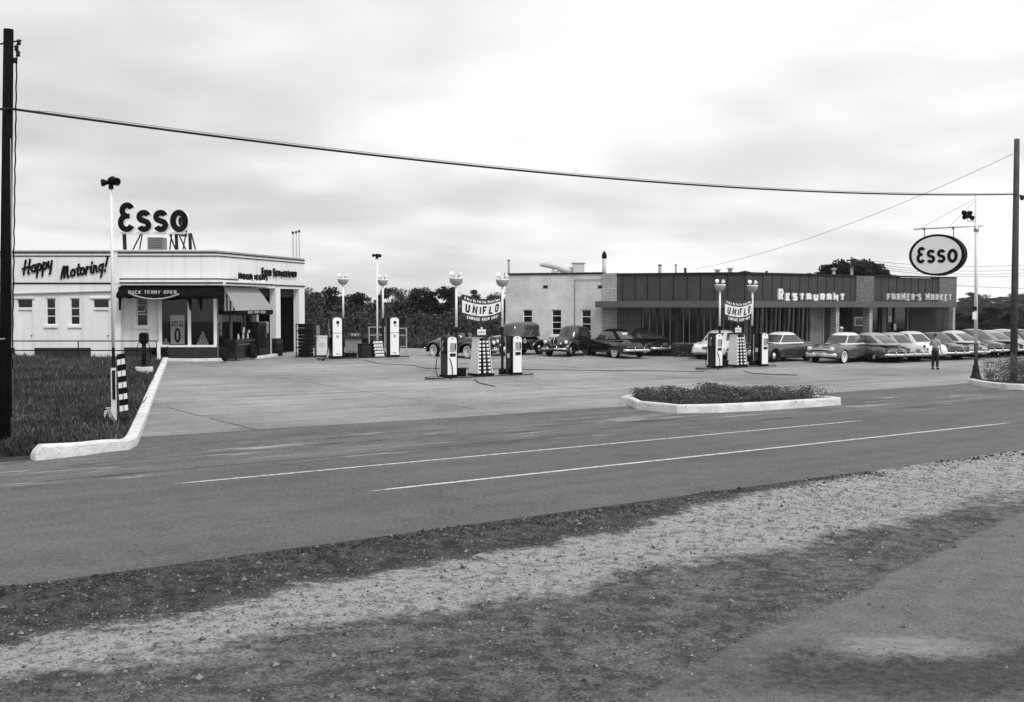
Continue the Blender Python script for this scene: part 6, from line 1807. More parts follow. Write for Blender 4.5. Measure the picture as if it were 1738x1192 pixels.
# the oval box sign hangs from the arm
tl, tr_ = ARM.t(1541.5, .0), ARM.t(1635.5, .0); tc_ = (tl + tr_) / 2; aS = (tr_ - tl) / 2
zc_ = ARM.z(1587, 433); bS = abs(ARM.z(1587, 397.5) - ARM.z(1587, 468)) / 2; TK = .42
os_ = thing('oval_sign', 'oval illuminated box sign with dark rim and rounded dark letters', 'sign', ARM.pt(tc_, zc_))
def ov(t_, z_, o_): return ARM.pt(t_, z_, o_)
o = MB(); rings = []
for sc_, of in ((.90, 0), (1.0, 0), (1.0, -.02), (.985, -.04), (.985, -TK + .04), (1, -TK + .02), (1.0, -TK), (.90, -TK)):
    rings.append([ov(tc_ + aS * sc_ * math.cos(2 * PI * k / 56), zc_ + bS * sc_ * math.sin(2 * PI * k / 56), of) for k in range(56)])
rings.append(rings[0]); o.loft(rings, False, False); o.build('rim', 'black_paint', os_, True)
for of, dd in ((-.012, 0), (-TK + .012, 0)):
    o = MB(); o.prism([ov(tc_ + aS * .905 * math.cos(2 * PI * k / 56), zc_ + bS * .895 * math.sin(2 * PI * k / 56), of) for k in range(56)], (ARM.n.x * .008, ARM.n.y * .008, 0)); o.build('face', 'white_bright', os_, True)
tE = ARM.t(1554, .01); tO = ARM.t(1623.5, .01); W_ = tO - tE; zbase = ARM.z(1588, 445.5); hE = ARM.z(1588, 418.5) - zbase; hs_ = ARM.z(1588, 423) - zbase + .02
un = W_ / 88.5
for g in esso_glyphs(tE, zbase - .03, 19 * un, hE + .03, 18.2 * un, hs_, 4.0 * un, lambda u, v, q: ARM.pt(u, v, q), 6.4 * un, .012): g.build('letter', 'black_paint', os_, True)
for px in (1566, 1615):
    t_ = ARM.t(px); ze = zc_ + bS * math.sqrt(max(0, 1 - ((t_ - tc_) / aS) ** 2)) - .02
    o = MB(); o.cyl(ARM.pt(t_, za_ - .03, -.12), ARM.pt(t_, ze, -.12), .016, 6); p = ARM.pt(t_, za_, -.05); o.ell(p, (.06, .06, .06), 8, 6); o.build('hanger', 'black_paint', os_, True)
# ================================================================== cars
mat('car_glass', .05, .05, var=.1, scale=.5, spec=.9)
mat('car_black', .005, .18, var=.1, scale=1)
mat('car_dark', .014, .2, var=.1, scale=1)
mat('car_charcoal', .040, .22, var=.1, scale=1)
mat('car_grey', .075, .25, var=.06, scale=1)
mat('car_mid', .30, .28, var=.06, scale=1)
mat('car_light', .52, .3, var=.05, scale=1)
mat('car_white', .74, .3, var=.03, scale=1)
mat('lamp_glass', .75, .15, var=.03, scale=5)
mat('tail_lamp', .03, .15, var=.1, scale=5)
mat('plate', .10, .6, var=.3, scale=30)
mat('seat_cloth', .05, .9, var=.3, scale=9)
for n_ in ('car_black', 'car_dark', 'car_charcoal', 'car_grey', 'car_mid', 'car_light', 'car_white', 'black_gloss'):
    bs_ = MATS[n_].node_tree.nodes['Principled BSDF']; bs_.inputs['Coat Weight'].default_value = .6; bs_.inputs['Coat Roughness'].default_value = .06
def itp(tab, x):
    if x <= tab[0][0]: return tab[0][1]
    for a, b in zip(tab[:-1], tab[1:]):
        if x <= b[0]:
            t = (x - a[0]) / (b[0] - a[0]); return lerp(a[1], b[1], t * t * (3 - 2 * t))
    return tab[-1][1]
CARD = {
 'fifties': dict(L=5.0, W=1.88, H=1.62, wb=(1.48, -1.45), zc=[(-2.5, .72), (-2.3, .88), (-1.7, .99), (-1.2, 1.03), (.9, 1.05), (1.2, 1.03), (2.1, .96), (2.4, .86), (2.5, .74)],
      fl=[(-2.5, .66), (-2.2, .82), (-1.5, .90), (-.8, .92), (.6, .95), (1.6, .95), (2.2, .92), (2.42, .86), (2.5, .74)], gh=[.98, .38, -1.62, -.85, .80, .64], front=.70, pont=True),
 'fordor': dict(L=5.0, W=1.86, H=1.60, wb=(1.5, -1.42), zc=[(-2.5, .80), (-2.35, .93), (-1.5, .99), (-1.0, 1.0), (.9, 1.02), (1.2, 1.0), (2.1, .93), (2.42, .86), (2.5, .75)],
      fl=[(-2.5, .84), (-2.3, .92), (-1.5, .95), (.6, .97), (1.6, .98), (2.2, .96), (2.42, .93), (2.5, .8)], gh=[.95, .35, -1.55, -.8, .82, .66], front=.80, pont=False),
 'fastback': dict(L=5.1, W=1.86, H=1.60, wb=(1.5, -1.45), zc=[(-2.55, .62), (-2.35, .78), (-1.9, .92), (-1.2, 1.03), (.9, 1.05), (1.3, 1.02), (2.1, .94), (2.4, .84), (2.55, .72)],
      fl=[(-2.55, .60), (-2.2, .78), (-1.5, .88), (-.8, .92), (.6, .95), (1.6, .93), (2.2, .88), (2.42, .82), (2.55, .7)], gh=[1.0, .42, -2.05, -.9, .80, .62], front=.70, pont=True),
 'prewar': dict(L=4.6, W=1.36, H=1.70, wb=(1.42, -1.40), zc=[(-2.3, .62), (-2.0, .86), (-1.5, 1.02), (-1.0, 1.08), (.7, 1.12), (1.0, 1.12), (1.7, 1.07), (2.0, .96), (2.16, .70)],
      fl=None, gh=[.78, .42, -1.70, -.95, .66, .56], front=.34, pont=False),
}
CARD['panel'] = dict(CARD['prewar'], H=1.84, gh=[.62, .50, -1.75, -1.70, .645, .60])
CARD['roadster'] = dict(CARD['prewar'], H=1.40, gh=[.60, .42, -.75, -.6, .60, .54])
def make_car(name, label, style, body, roof=None, group='cars parked before the restaurant', whitewall=True, convertible=False, grille='chev', bonnet_open=False, visor=False, card=None, tails=True):
    S = CARD[style]; L2 = S['L'] / 2; W = S['W'] / 2; H = S['H']; roof = roof or body
    r = thing(name, label, 'car', (0, 0, 0), 0, group)
    wr = .35; pw = style in ('prewar', 'panel', 'roadster')
    # ---- body shell
    xs = [L2 * math.sin(PI / 2 * k / 34) for k in range(-34, 35)]
    xs = sorted(set([round(x, 4) for x in xs] + [round(w0 + d * .058, 4) for w0 in S['wb'] for d in range(-8, 9)]))
    rings = []
    for x in xs:
        u = abs(x) / L2; e = max(0.0, 1 - u ** 9) ** .42
        fr = S['front'] if x > 0 else .72
        w_ = W * (fr + (1 - fr) * (max(0, 1 - u ** (7 if not pw else 2.6)) ** .5)) if x > 0 or not pw else W * (.7 + .3 * max(0, 1 - u ** 4) ** .5)
        tc = itp(S['zc'], x); f = itp(S['fl'], x) if S['fl'] else tc - .04
        bz = .27 + .10 * max(0, u - .8) * 5
        arch = bz
        if not pw:
            for wi, w0 in enumerate(S['wb']):
                RA = .41 if wi == 0 else .37
                if abs(x - w0) < RA: arch = max(arch, .34 + math.sqrt(RA * RA - (x - w0) ** 2) * (1 if wi == 0 else .75))
        mid = .60
        def zz(z): return lerp(mid, z, .35 + .65 * e)
        if not pw:
            v = min(tc, f) - .035 * sstep(.5, .8, u) - .008
            pr = [(0, tc), (.22, tc - .006), (.42, tc - .035), (.55, lerp(tc - .05, v, .8)), (.66, f - .02), (.78, f), (.88, f - .03), (.955, f - .10), (1.0, f - .26), (1.01, .55), (.995, .42), (.96, bz)]
        else:
            pr = [(0, tc), (.25, tc - .012), (.48, tc - .04), (.66, tc - .10), (.80, tc - .17), (.90, tc - .26), (.96, tc - .36), (.98, tc - .46), (.98, .58), (.97, .5), (.95, .42), (.92, bz + .08)]
        pts = []
        for i, (a, z) in enumerate(pr):
            z = zz(z); 
            if i >= 9 and z < arch: z = arch
            if i == 8 and z < arch + .02: z = arch + .02
            pts.append((x, a * w_, z))
        full = [(p[0], -p[1], p[2]) for p in pts[::-1]] + pts[1:]
        zb_ = arch if not pw else bz + .08
        full += [(x, w_ * .9, zb_ + .0), (x, -w_ * .9, zb_ + .0)]
        rings.append(full)
    MB().loft(rings, True, True).build('body', body, r)
    # ---- greenhouse
    xf0, xf1, xr0, xr1, h0, h1 = S['gh']; zb_ = .93 if not pw else 1.0
    if convertible: H = H - .04
    lay = [(0, xf0 + .05, xr0 - .08, h0 + .03), (.07, xf0, xr0, h0), (.16, lerp(xf0, xf1, .14), lerp(xr0, xr1, .12), lerp(h0, h1, .12)), (.45, lerp(xf0, xf1, .55), lerp(xr0, xr1, .48), lerp(h0, h1, .45)), (.76, xf1, xr1 - .04, h1), (.86, xf1 - .10, xr1 + .02, h1 - .05), (.93, xf1 - .24, xr1 + .16, h1 - .13), (.975, xf1 - .42, xr1 + .34, h1 - .26), (1.0, xf1 - .60, xr1 + .5, .15)]
    NN = 112; R_ = []
    for fz_, xf, xr, hw in lay:
        cx = (xf + xr) / 2; a = (xf - xr) / 2; z = lerp(zb_, H, fz_); n_ = 4.6 if fz_ < .8 else 3.2; ring = []
        for k in range(NN):
            t = 2 * PI * (k + .5) / NN; c, s = math.cos(t), math.sin(t)
            # taper in plan towards the front and rear
            x = cx + a * math.copysign(abs(c) ** (2 / n_), c); y = hw * math.copysign(abs(s) ** (2 / n_), s)
            y *= 1 - .10 * ((x - cx) / a) ** 2
            ring.append((x, y, z))
        R_.append(ring)
    roofv = [p for q in R_ for p in q]; rf = []; parts = {'cowl': [], 'windscreen': [], 'rear_window': [], 'window': [], 'window_b': []}
    for i in range(len(lay) - 1):
        fz_, xf, xr, hw = lay[i]; cx = (xf + xr) / 2; a = (xf - xr) / 2
        for k in range(NN):
            q = (i * NN + k, i * NN + (k + 1) % NN, (i + 1) * NN + (k + 1) % NN, (i + 1) * NN + k)
            key = 'cowl' if i < 1 else None
            if 2 <= i <= 3:
                p = R_[i][k]; p2 = R_[i][(k + 1) % NN]; X_ = ((p[0] + p2[0]) / 2 - cx) / a; Y_ = ((p[1] + p2[1]) / 2) / hw
                if X_ > .90 and abs(Y_) < .80 and (not pw or abs(Y_) > .03): key = 'windscreen'
                elif X_ < -.90 and abs(Y_) < .62: key = 'rear_window'
                elif abs(Y_) > .78 and -.80 < X_ < .86 and not (-.08 < X_ < .0):
                    if pw and X_ < -.6: key = None
                    else: key = 'window' if Y_ > 0 else 'window_b'
            if key: parts[key].append(q)
            else: rf.append(q)
    def sub(name, faces, m, par=r):
        idx = sorted(set(i for f in faces for i in f)); mp_ = {v: i for i, v in enumerate(idx)}
        o = MB(); o.add([roofv[i] for i in idx], [tuple(mp_[i] for i in f) for f in faces], name == 'roof'); return o.build(name, m, par)
    top = list(range((len(lay) - 1) * NN, len(lay) * NN)); rf.append(tuple(top))
    ro = sub('roof', rf, roof)
    for k, fc in parts.items():
        if fc:
            g = sub('window' if k == 'window_b' else k, fc, body if k == 'cowl' else 'car_glass')
    if card: MB().box((xr1 - .33, .02, 1.26), (.02, .34, .22)).build('window_card', 'white_paint', r)
    # ---- wheels
    track = W - .14 if not pw else .66
    tp = tyre_mesh(wr, .19)
    for wi, w0 in enumerate(S['wb']):
        for s in (-1, 1):
            o = MB(); o.lathe(tp, 28, (w0, s * track, wr), 'y'); wh = o.build('wheel', 'tyre', r)
            yo = s * (track + .075)
            o = MB(); o.lathe([(.001, yo + s * .03), (.06, yo + s * .028), (.11, yo + s * .0), (.19, yo - s * .02), (.205, yo - s * .06)], 24, (w0, 0, wr), 'y'); o.build('hubcap', 'chrome', wh)
            if whitewall:
                o = MB(); o.lathe([(.212, s * (track + .085) - s * .02), (.235, s * (track + .099)), (.305, s * (track + .0985)), (.312, s * (track + .092))], 28, (w0, 0, wr), 'y'); o.build('whitewall_band', 'whitewall', wh)
    MB().box((0, 0, .36), (S['L'] * .72, W * 1.3, .16)).build('chassis', 'dark_inside', r)
    # ---- fenders
    if pw:
        for w0 in S['wb']:
            for s in (-1, 1):
                o = MB(); rg = []
                for k in range(17):
                    a = R(lerp(-12, 192, k / 16)); ca_, sa_ = math.cos(a), math.sin(a); long_ = 1.0 + (.22 if (ca_ < 0) == (w0 > 0) else .0)
                    row = []
                    for j in range(9):
                        b_ = R(lerp(-80, 80, j / 8)); rad = .385 + .13 * math.cos(b_)
                        row.append((w0 + ca_ * rad * 1.22 * long_, s * (.66 + .17 * math.sin(b_)), .36 + sa_ * rad * .98))
                    rg.append(row)
                o.loft(rg, True, False, False); f_ = o.build('fender', body, r); f_.modifiers.new('t', 'SOLIDIFY').thickness = .02
        for s in (-1, 1): MB().box((0, s * .70, .34), (1.75, .24, .04)).build('running_board', 'dark_steel', r, bevel=.01)
    elif S['pont']:
        for s in (-1, 1):
            o = MB(); rg = []
            for k in range(15):
                u = k / 14; x = lerp(-.72, -L2 + .12, u); e = math.sin(PI * min(1, u * 1.25 + .02)) ** .5 if u < .4 else (1 - ((u - .4) / .6) ** 3.2) ** .5
                e = max(e, .02); row = []
                for j in range(9):
                    b_ = R(lerp(100, -40, j / 8)); row.append((x, s * (W - .16 + (.235 * e + .0) * max(-.2, math.cos(b_))), max(.44, .60 + .27 * e * math.sin(b_))))
                rg.append(row)
            o.loft(rg, True, False, False); o.build('rear_fender', body, r)
    # ---- bumpers
    def bumper(xe, sg, z, hh, wv=.90, cv=.10):
        o = MB(); rg = []
        for k in range(17):
            y = lerp(-wv, wv, k / 16); x = xe + sg * (.07 - cv * (y / wv) ** 2 * 1.0 - .10 * max(0, abs(y / wv) - .85) / .15)
            rg.append([(x - sg * .02, y, z - hh), (x + sg * .02, y, z - hh * .8), (x + sg * .045, y, z), (x + sg * .02, y, z + hh * .8), (x - sg * .02, y, z + hh)])
        o.loft(rg, True, True); bm_ = o.build('bumper', 'chrome', r)
        for s in (-1, 1):
            o = MB(); o.ell((xe + sg * .11, s * .30, z + .03), (.035, .035, .12), 8, 6); o.build('bumper_guard', 'chrome', bm_)
    bumper(L2 - (0 if not pw else .02), 1, .45, .095 if not pw else .05, W - .02 if not pw else .80)
    bumper(-L2 + .02, -1, .44, .07 if not pw else .05, W - .04 if not pw else .78)
    # ---- lamps
    fw = S['front']; lampy = .66 if not pw else .64; lx = L2 - .13 if not pw else S['wb'][0] + .46; lz = .80 if style == 'fordor' else .76
    if pw: lz = .80
    for s in (-1, 1):
        hl = MB().lathe([(.001, .085), (.07, .072), (.11, .034), (.115, 0)], 18, (lx + .04, s * lampy, lz), 'x').build('headlight', 'lamp_glass', r)
        MB().lathe([(.115, .02), (.135, .03), (.142, .0), (.13, -.06), (.08, -.16), (.001, -.2)], 18, (lx + .03, s * lampy, lz), 'x').build('lamp_rim', 'chrome' if not pw else body, hl)
        if style == 'fordor':
            tl_ = MB().lathe([(.001, -.05), (.04, -.045), (.075, -.02), (.08, 0), (.085, .02)], 16, (-L2 + .07, s * (W - .16), .82), 'x').build('tail_lamp', 'tail_lamp', r)
        else:
            o = MB(); o.ell((-L2 + .14 if not pw else -L2 + .3, s * (W - .17), .72), (.05, .045, .07), 10, 8); tl_ = o.build('tail_lamp', 'tail_lamp', r)
        MB().lathe([(.001, 0), (.04, 0)], 8).v
    # ---- grille
    gx = L2 + .00
    def gbar(z, hw_, rr, dx=0.0, m='chrome', bow=.0, nm='grille_bar'):
        o = MB(); P_ = [(gx + .015 + dx - .09 * (lerp(-1, 1, k / 12)) ** 2 * (hw_ / .7), lerp(-hw_, hw_, k / 12), z + bow * (1 - lerp(-1, 1, k / 12) ** 2)) for k in range(13)]; o.tube(P_, rr, 6); return o.build(nm, m, r)
    if grille == 'chev':
        o = MB(); rg = []
        for k in range(13):
            y = lerp(-.60, .60, k / 12); x = gx - .0 - .09 * (y / .6) ** 2 * .9; t_ = 1 - abs(y / .60) ** 3 * .5; rg.append([(x - .03, y, .54), (x + .012, y, .54), (x + .012, y, .54 + .17 * t_), (x - .03, y, .54 + .17 * t_)])
        o.loft(rg, False, True); o.build('grille', 'black_paint', r)
        gbar(.71, .64, .040, bow=.05); gbar(.56, .66, .030); gbar(.63, .56, .016)
    elif grille == 'single':
        o = MB(); rg = []
        for k in range(13):
            y = lerp(-.70, .70, k / 12); x = gx - .09 * (y / .7) ** 2; rg.append([(x - .04, y, .52), (x + .012, y, .52), (x + .012, y, .68), (x - .04, y, .68)])
        o.loft(rg, False, True); o.build('grille', 'dark_steel', r); gbar(.60, .72, .035, .015); o = MB(); o.ell((gx + .04, 0, .60), (.05, .10, .06), 12, 8); o.build('grille_boss', 'chrome', r)
    elif grille == 'tall':
        o = MB(); o.prism([(2.13, -.10, .52), (2.13, .10, .52), (2.06, .17, .95), (2.0, .05, 1.04), (2.0, -.05, 1.04), (2.06, -.17, .95)], (.035, 0, -.01)); o.build('grille', 'dark_steel', r)
        MB().tube([(2.20, 0, .5), (2.14, 0, .9), (2.02, 0, 1.05), (1.6, 0, 1.10)], .014, 6).build('nose_trim', 'chrome', r)
        for s in (-1, 1):
            MB().box((2.14, s * .36, .58), (.04, .34, .16)).build('side_grille', 'black_paint', r, bevel=.01)
    if not pw:
        o = MB(); o.tube([(L2 - .38, 0, itp(S['zc'], L2 - .38) + .02), (L2 - .2, 0, itp(S['zc'], L2 - .2) + .05), (L2 - .12, 0, itp(S['zc'], L2 - .12) + .02)], .016, 6); o.ell((L2 - .06, 0, .84), (.02, .12, .025), 10, 6); o.build('bonnet_ornament', 'chrome', r)
        for s in (-1, 1):
            o = MB(); o.box((.55, s * (W + .006), .66), (1.55, .012, .03)); o.build('side_trim', 'chrome', r)
            o = MB(); o.box((-.35, s * (W - .015), .84), (.16, .03, .03)); o.build('door_handle', 'chrome', r)
            o = MB(); o.box((-.62 if style != 'fordor' else -.5, s * (W + .003), .62), (.012, .006, .5)); o.box((.62, s * (W + .003), .60), (.012, .006, .5)); o.build_each('door_seam', 'black_paint', r)
    o = MB(); o.box((-L2 - .005 if not pw else -L2 + .05, 0, .66), (.02, .30, .14)); o.build('number_plate', 'plate', r)
    o = MB(); o.box((L2 + .10, 0, .44), (.015, .30, .13)); o.build('number_plate', 'plate', r)
    if visor: o = MB(); o.prism([(xf1 - .02, -.60, 1.50), (xf1 + .28, -.56, 1.44), (xf1 + .28, .56, 1.44), (xf1 - .02, .60, 1.50)], (0, 0, .03)); o.build('sun_visor', body, r)
    return r
def place(c, px, py, ang):
    p = gpt(px, py); c.location = p; c.rotation_euler = (0, 0, R(ang))
    # tilt with the slope of the ground
    return c
G2_ = 'cars parked in the row before the market'
# the cars left of and before the restaurant
place(make_car('old_roadster', 'black old car with a whitewall wheel behind the rack of the nearest island', 'roadster', 'car_black', 'dark_cloth', grille='tall', group='cars parked before the pale block wall'), 782, 606.5, -48)
place(make_car('delivery_van', 'tall black prewar delivery van behind the right pump of the nearest island', 'panel', 'car_black', 'car_charcoal', grille='tall', group='cars parked before the pale block wall', whitewall=False), 872, 602.5, 226)
place(make_car('prewar_sedan', 'dark prewar sedan facing forward with its black door open', 'prewar', 'car_charcoal', 'car_dark', grille='tall', group='cars parked before the pale block wall', whitewall=False), 970, 603.5, 240)
place(make_car('dark_convertible', 'black convertible with raised cloth top and a card in its rear window', 'fifties', 'car_black', 'dark_cloth', group='cars parked before the pale block wall', convertible=True, card=True), 1040, 605.5, 119)
place(make_car('fastback_sedan', 'dark fastback sedan parked right of the black convertible', 'fastback', 'car_dark', 'car_charcoal', group='cars parked before the pale block wall'), 1084, 601.5, 119)
place(make_car('white_sedan', 'white sedan seen from behind, left of the right hand island', 'fordor', 'car_white', 'car_light', whitewall=False), 1226, 608.5, 58)
place(make_car('two_tone_hardtop', 'dark hardtop with white roof and single bar grille facing the islands', 'fordor', 'car_charcoal', 'car_white', grille='single', whitewall=False), 1322, 613, 220)
place(make_car('black_sedan', 'black sedan half hidden behind the two tone hardtop', 'fifties', 'car_dark', 'car_dark', whitewall=False), 1393, 597.5, 210)
place(make_car('grey_hardtop', 'grey hardtop with white roof and bright grille, front car of the row', 'fifties', 'car_grey', 'car_white', grille='chev'), 1430, 614.5, 226)
# the angled row: seen from the rear quarter
row = [(1503, 615.5, 113, 'fastback', 'car_grey', 'car_mid', 'grey fastback just right of the grey hardtop'),
       (1536, 614, 111, 'fifties', 'car_mid', 'car_mid', 'pale grey sedan, second in the row behind the grey hardtop'),
       (1568, 613, 110, 'fordor', 'car_white', 'car_light', 'near white sedan left of the man standing in the lot'),
       (1606, 611, 109, 'fifties', 'car_black', 'car_charcoal', 'black sedan directly right of the standing man'),
       (1640, 609.5, 109, 'fastback', 'car_mid', 'car_light', 'pale grey fastback left of the white sign pole'),
       (1672, 607, 108, 'fifties', 'car_charcoal', 'car_grey', 'dark grey sedan right behind the white sign pole'),
       (1698, 605.3, 107, 'fastback', 'car_dark', 'car_mid', 'dark fastback with pale roof between sign pole and timber pole'),
       (1722, 603.8, 107, 'fordor', 'car_mid', 'car_mid', 'grey sedan behind the right timber pole'),
       (1747, 602.3, 106, 'fastback', 'car_charcoal', 'car_charcoal', 'dark car at the right picture edge')]
for k_, (px, py, an, st_, bd, rf_, lb) in enumerate(row):
    c = make_car('parked_car', lb, st_, bd, rf_, group=G2_, whitewall=False); q = gpt(px, py); c.rotation_euler = (0, 0, R(an))
    x, y = q.x + math.cos(R(an)) * 1.45, q.y + math.sin(R(an)) * 1.45; c.location = (x, y, hgt(x, y)); c.scale = (1, 1, [1, .98, 1.03, .97, 1.02, 1.04, .99, 1.02, 1][k_])

# open door of the prewar sedan
for ob in list(scn.objects):
    if ob.get('label', '').startswith('dark prewar sedan facing forward'):
        o = MB(); P_ = [(0, 0, .42), (.62, 0, .40), (.80, 0, .55), (.82, 0, .95), (.70, 0, 1.35), (.52, 0, 1.55), (.06, 0, 1.55), (0, 0, 1.1)]
        m_ = Matrix.Translation((.35, .68, 0)) @ Matrix.Rotation(R(75), 4, 'Z')
        o.prism([m_ @ Vector(p) for p in P_], m_.to_3x3() @ Vector((0, .05, 0))); d_ = o.build('door', 'car_black', ob, bevel=.01)
        o = MB(); o.prism([m_ @ Vector(p) for p in [(.08, -.004, 1.12), (.66, -.004, 1.12), (.60, -.004, 1.34), (.46, -.004, 1.48), (.08, -.004, 1.48)]], m_.to_3x3() @ Vector((0, .058, 0))); o.build('door_window', 'car_glass', d_)
    if ob.get('label', '').startswith('tall black prewar delivery'):
        for k, x in enumerate((-.30, -.05, .20)):
            o = MB(); ribbon(o, arc(x, .80, .07, .12, 0, 345, 16) if k != 1 else [(x, .69), (x, .91)], .03, .006, lambda u, v, q: (-u, .662 + q, v), closed=k != 1); o.build('door_mark', 'white_paint', ob)

# ================================================================== people
def person(label, loc, rz, hat, shirt, pose):
    r = thing('person', label, 'person', loc, rz)
    # skeleton, facing -Y
    V = []; E = []; Rd = []
    def add(p, rad, par=None):
        V.append(Vector(p)); Rd.append(rad)
        if par is not None: E.append((par, len(V) - 1))
        return len(V) - 1
    pel = add((0, 0, .95), .13); sp1 = add((0, -.01, 1.12), .125, pel); ch_ = add((0, 0, 1.32), .15, sp1); nk = add((0, .01, 1.47), .062, ch_); nk2 = add((0, 0, 1.53), .056, nk)
    arms = []
    for s in (-1, 1):
        sh = add((s * .17, 0, 1.40), .062, ch_)
        if pose == 'reach' and s > 0: el = add((.27, -.05, 1.16), .043, sh); wr_ = add((.30, -.30, 1.20), .030, el); pm = add((.31, -.37, 1.21), .032, wr_); dr = Vector((.03, -1, .05))
        else: el = add((s * .24, .02, 1.13), .043, sh); wr_ = add((s * .255, -.06, .90), .030, el); pm = add((s * .255, -.09, .83), .033, wr_); dr = Vector((0, -.25, -1))
        arms.append((sh, el, wr_, pm, dr.normalized(), s))
        side = dr.normalized().cross(Vector((1, 0, 0))).normalized()
        for k, (o_, ln) in enumerate(((-.026, .075), (-.009, .085), (.009, .08), (.026, .062))):
            b_ = add(V[pm] + side * o_ + dr.normalized() * .04, .0095, pm); add(V[b_] + dr.normalized() * ln * .55, .009, b_); add(V[b_] + dr.normalized() * ln + Vector((-s * .018, 0, 0)), .008, len(V) - 1)
        add(V[pm] - side * .05 + dr.normalized() * .02, .010, pm); add(V[-1] + dr.normalized() * .035 - side * .01, .009, len(V) - 1)
    legs = []
    for s in (-1, 1):
        hp = add((s * .09, 0, .90), .095, pel); kn = add((s * .10, -.02, .50), .060, hp); an = add((s * .11, .02, .09), .040, kn); to = add((s * .13, -.13, .04), .038, an); legs.append((hp, kn, an, to, s))
    def skin(name, vs, es, rs, m, par, lv=2):
        me = bpy.data.meshes.new(name); me.from_pydata([tuple(v) for v in vs], es, []); o = bpy.data.objects.new(name, me); COL.objects.link(o); o.parent = par
        md = o.modifiers.new('skin', 'SKIN'); md.use_smooth_shade = True
        for i, q in enumerate(me.skin_vertices[0].data): q.radius = (rs[i], rs[i]); q.use_root = (i == 0)
        sb_ = o.modifiers.new('s', 'SUBSURF'); sb_.levels = lv; sb_.render_levels = lv; me.materials.append(MATS[m]); return o
    skin('body', V, E, Rd, 'skin', r)
    # trousers, shirt, shoes over the body
    vs = [Vector((0, 0, 1.0)), Vector((0, 0, .92))]; es = [(0, 1)]; rs = [.15, .155]
    for hp, kn, an, to, s in legs:
        i = len(vs); vs += [V[hp] - Vector((0, 0, .05)), V[kn], V[an] + Vector((0, 0, .02))]; rs += [.112, .085, .078]; es += [(1, i), (i, i + 1), (i + 1, i + 2)]
    skin('trousers', vs, es, rs, 'trousers', r, 1)
    vs = [Vector((0, 0, 1.02)), Vector((0, -.01, 1.14)), Vector((0, 0, 1.32)), Vector((0, .01, 1.44))]; es = [(0, 1), (1, 2), (2, 3)]; rs = [.158, .15, .172, .085]
    for sh, el, wr_, pm, dr, s in arms:
        i = len(vs); vs += [V[sh], V[el].lerp(V[sh], .15)]; rs += [.082, .066]; es += [(2, i), (i, i + 1)]
        if pose != 'reach': vs.append(V[wr_].lerp(V[el], .1)); rs.append(.05); es.append((i + 1, i + 2))
    skin('shirt', vs, es, rs, shirt, r, 1)
    for hp, kn, an, to, s in legs:
        o = MB(); o.ell((s * .125, -.06, .045), (.05, .145, .05), 12, 8); o.ell((s * .12, .03, .06), (.045, .06, .06), 10, 6); o.build('shoe', 'black_paint', r)
    MB().lathe([(.160, .985), (.165, 1.0), (.165, 1.03), (.16, 1.04)], 18, sc=(1, .95)).build('belt', 'black_paint', r)
    # head with face
    h = MB(); rg = []
    for z, rx_, ry_, oy in ((-.115, .035, .03, -.045), (-.10, .05, .055, -.03), (-.07, .062, .075, -.015), (-.02, .072, .088, -.003), (.03, .077, .096, 0), (.07, .076, .097, .003), (.10, .066, .085, .006), (.125, .045, .058, .008), (.138, .018, .022, .01)):
        rg.append([(rx_ * math.cos(2 * PI * k / 20), oy + ry_ * math.sin(2 * PI * k / 20), 1.635 + z) for k in range(20)])
    h.loft(rg, True, True); h.ell((0, -.098, 1.63), (.014, .022, .026), 8, 6)
    for s in (-1, 1): h.ell((s * .078, .005, 1.635), (.012, .022, .032), 8, 6)
    hd = h.build('head', 'skin', r)
    for s in (-1, 1):
        MB().ell((s * .030, -.085, 1.645), (.014, .010, .009), 8, 6).build('eye', 'white_paint', hd); MB().ell((s * .030, -.094, 1.645), (.006, .004, .006), 8, 6).build('pupil', 'black_paint', hd)
    MB().ell((0, -.088, 1.585), (.024, .008, .007), 8, 6).build('mouth', 'mottled_grey', hd)
    o = MB(); o.ell((0, .016, 1.672), (.084, .098, .108), 18, 12); vs = []
    o.v = [(v[0], v[1] if v[2] > 1.66 or v[1] > -.02 else max(v[1], -.02), max(v[2], 1.60) if v[1] > -.02 else max(v[2], 1.69)) for v in o.v]; o.build('hair', 'hair', r)
    if hat:
        ht = MB().lathe([(.185, 1.715), (.19, 1.722), (.12, 1.725), (.103, 1.73), (.098, 1.80), (.07, 1.83), (.001, 1.815)], 22, sc=(.92, 1.1)).build('hat', 'straw', r)
        MB().lathe([(.106, 1.728), (.104, 1.76)], 22, sc=(.93, 1.11)).build('hat_band', 'black_paint', ht)
    return r
b = gpt(1587, 627.5)
person('man in a mottled short sleeved shirt and dark trousers standing in the lot', b, R(140), False, 'shirt', 'reach')
bb = gat(1428, 66.0)
person('man in a pale hat and white shirt beyond the cars at the restaurant entrance', bb, R(20), True, 'white_shirt', 'stand')
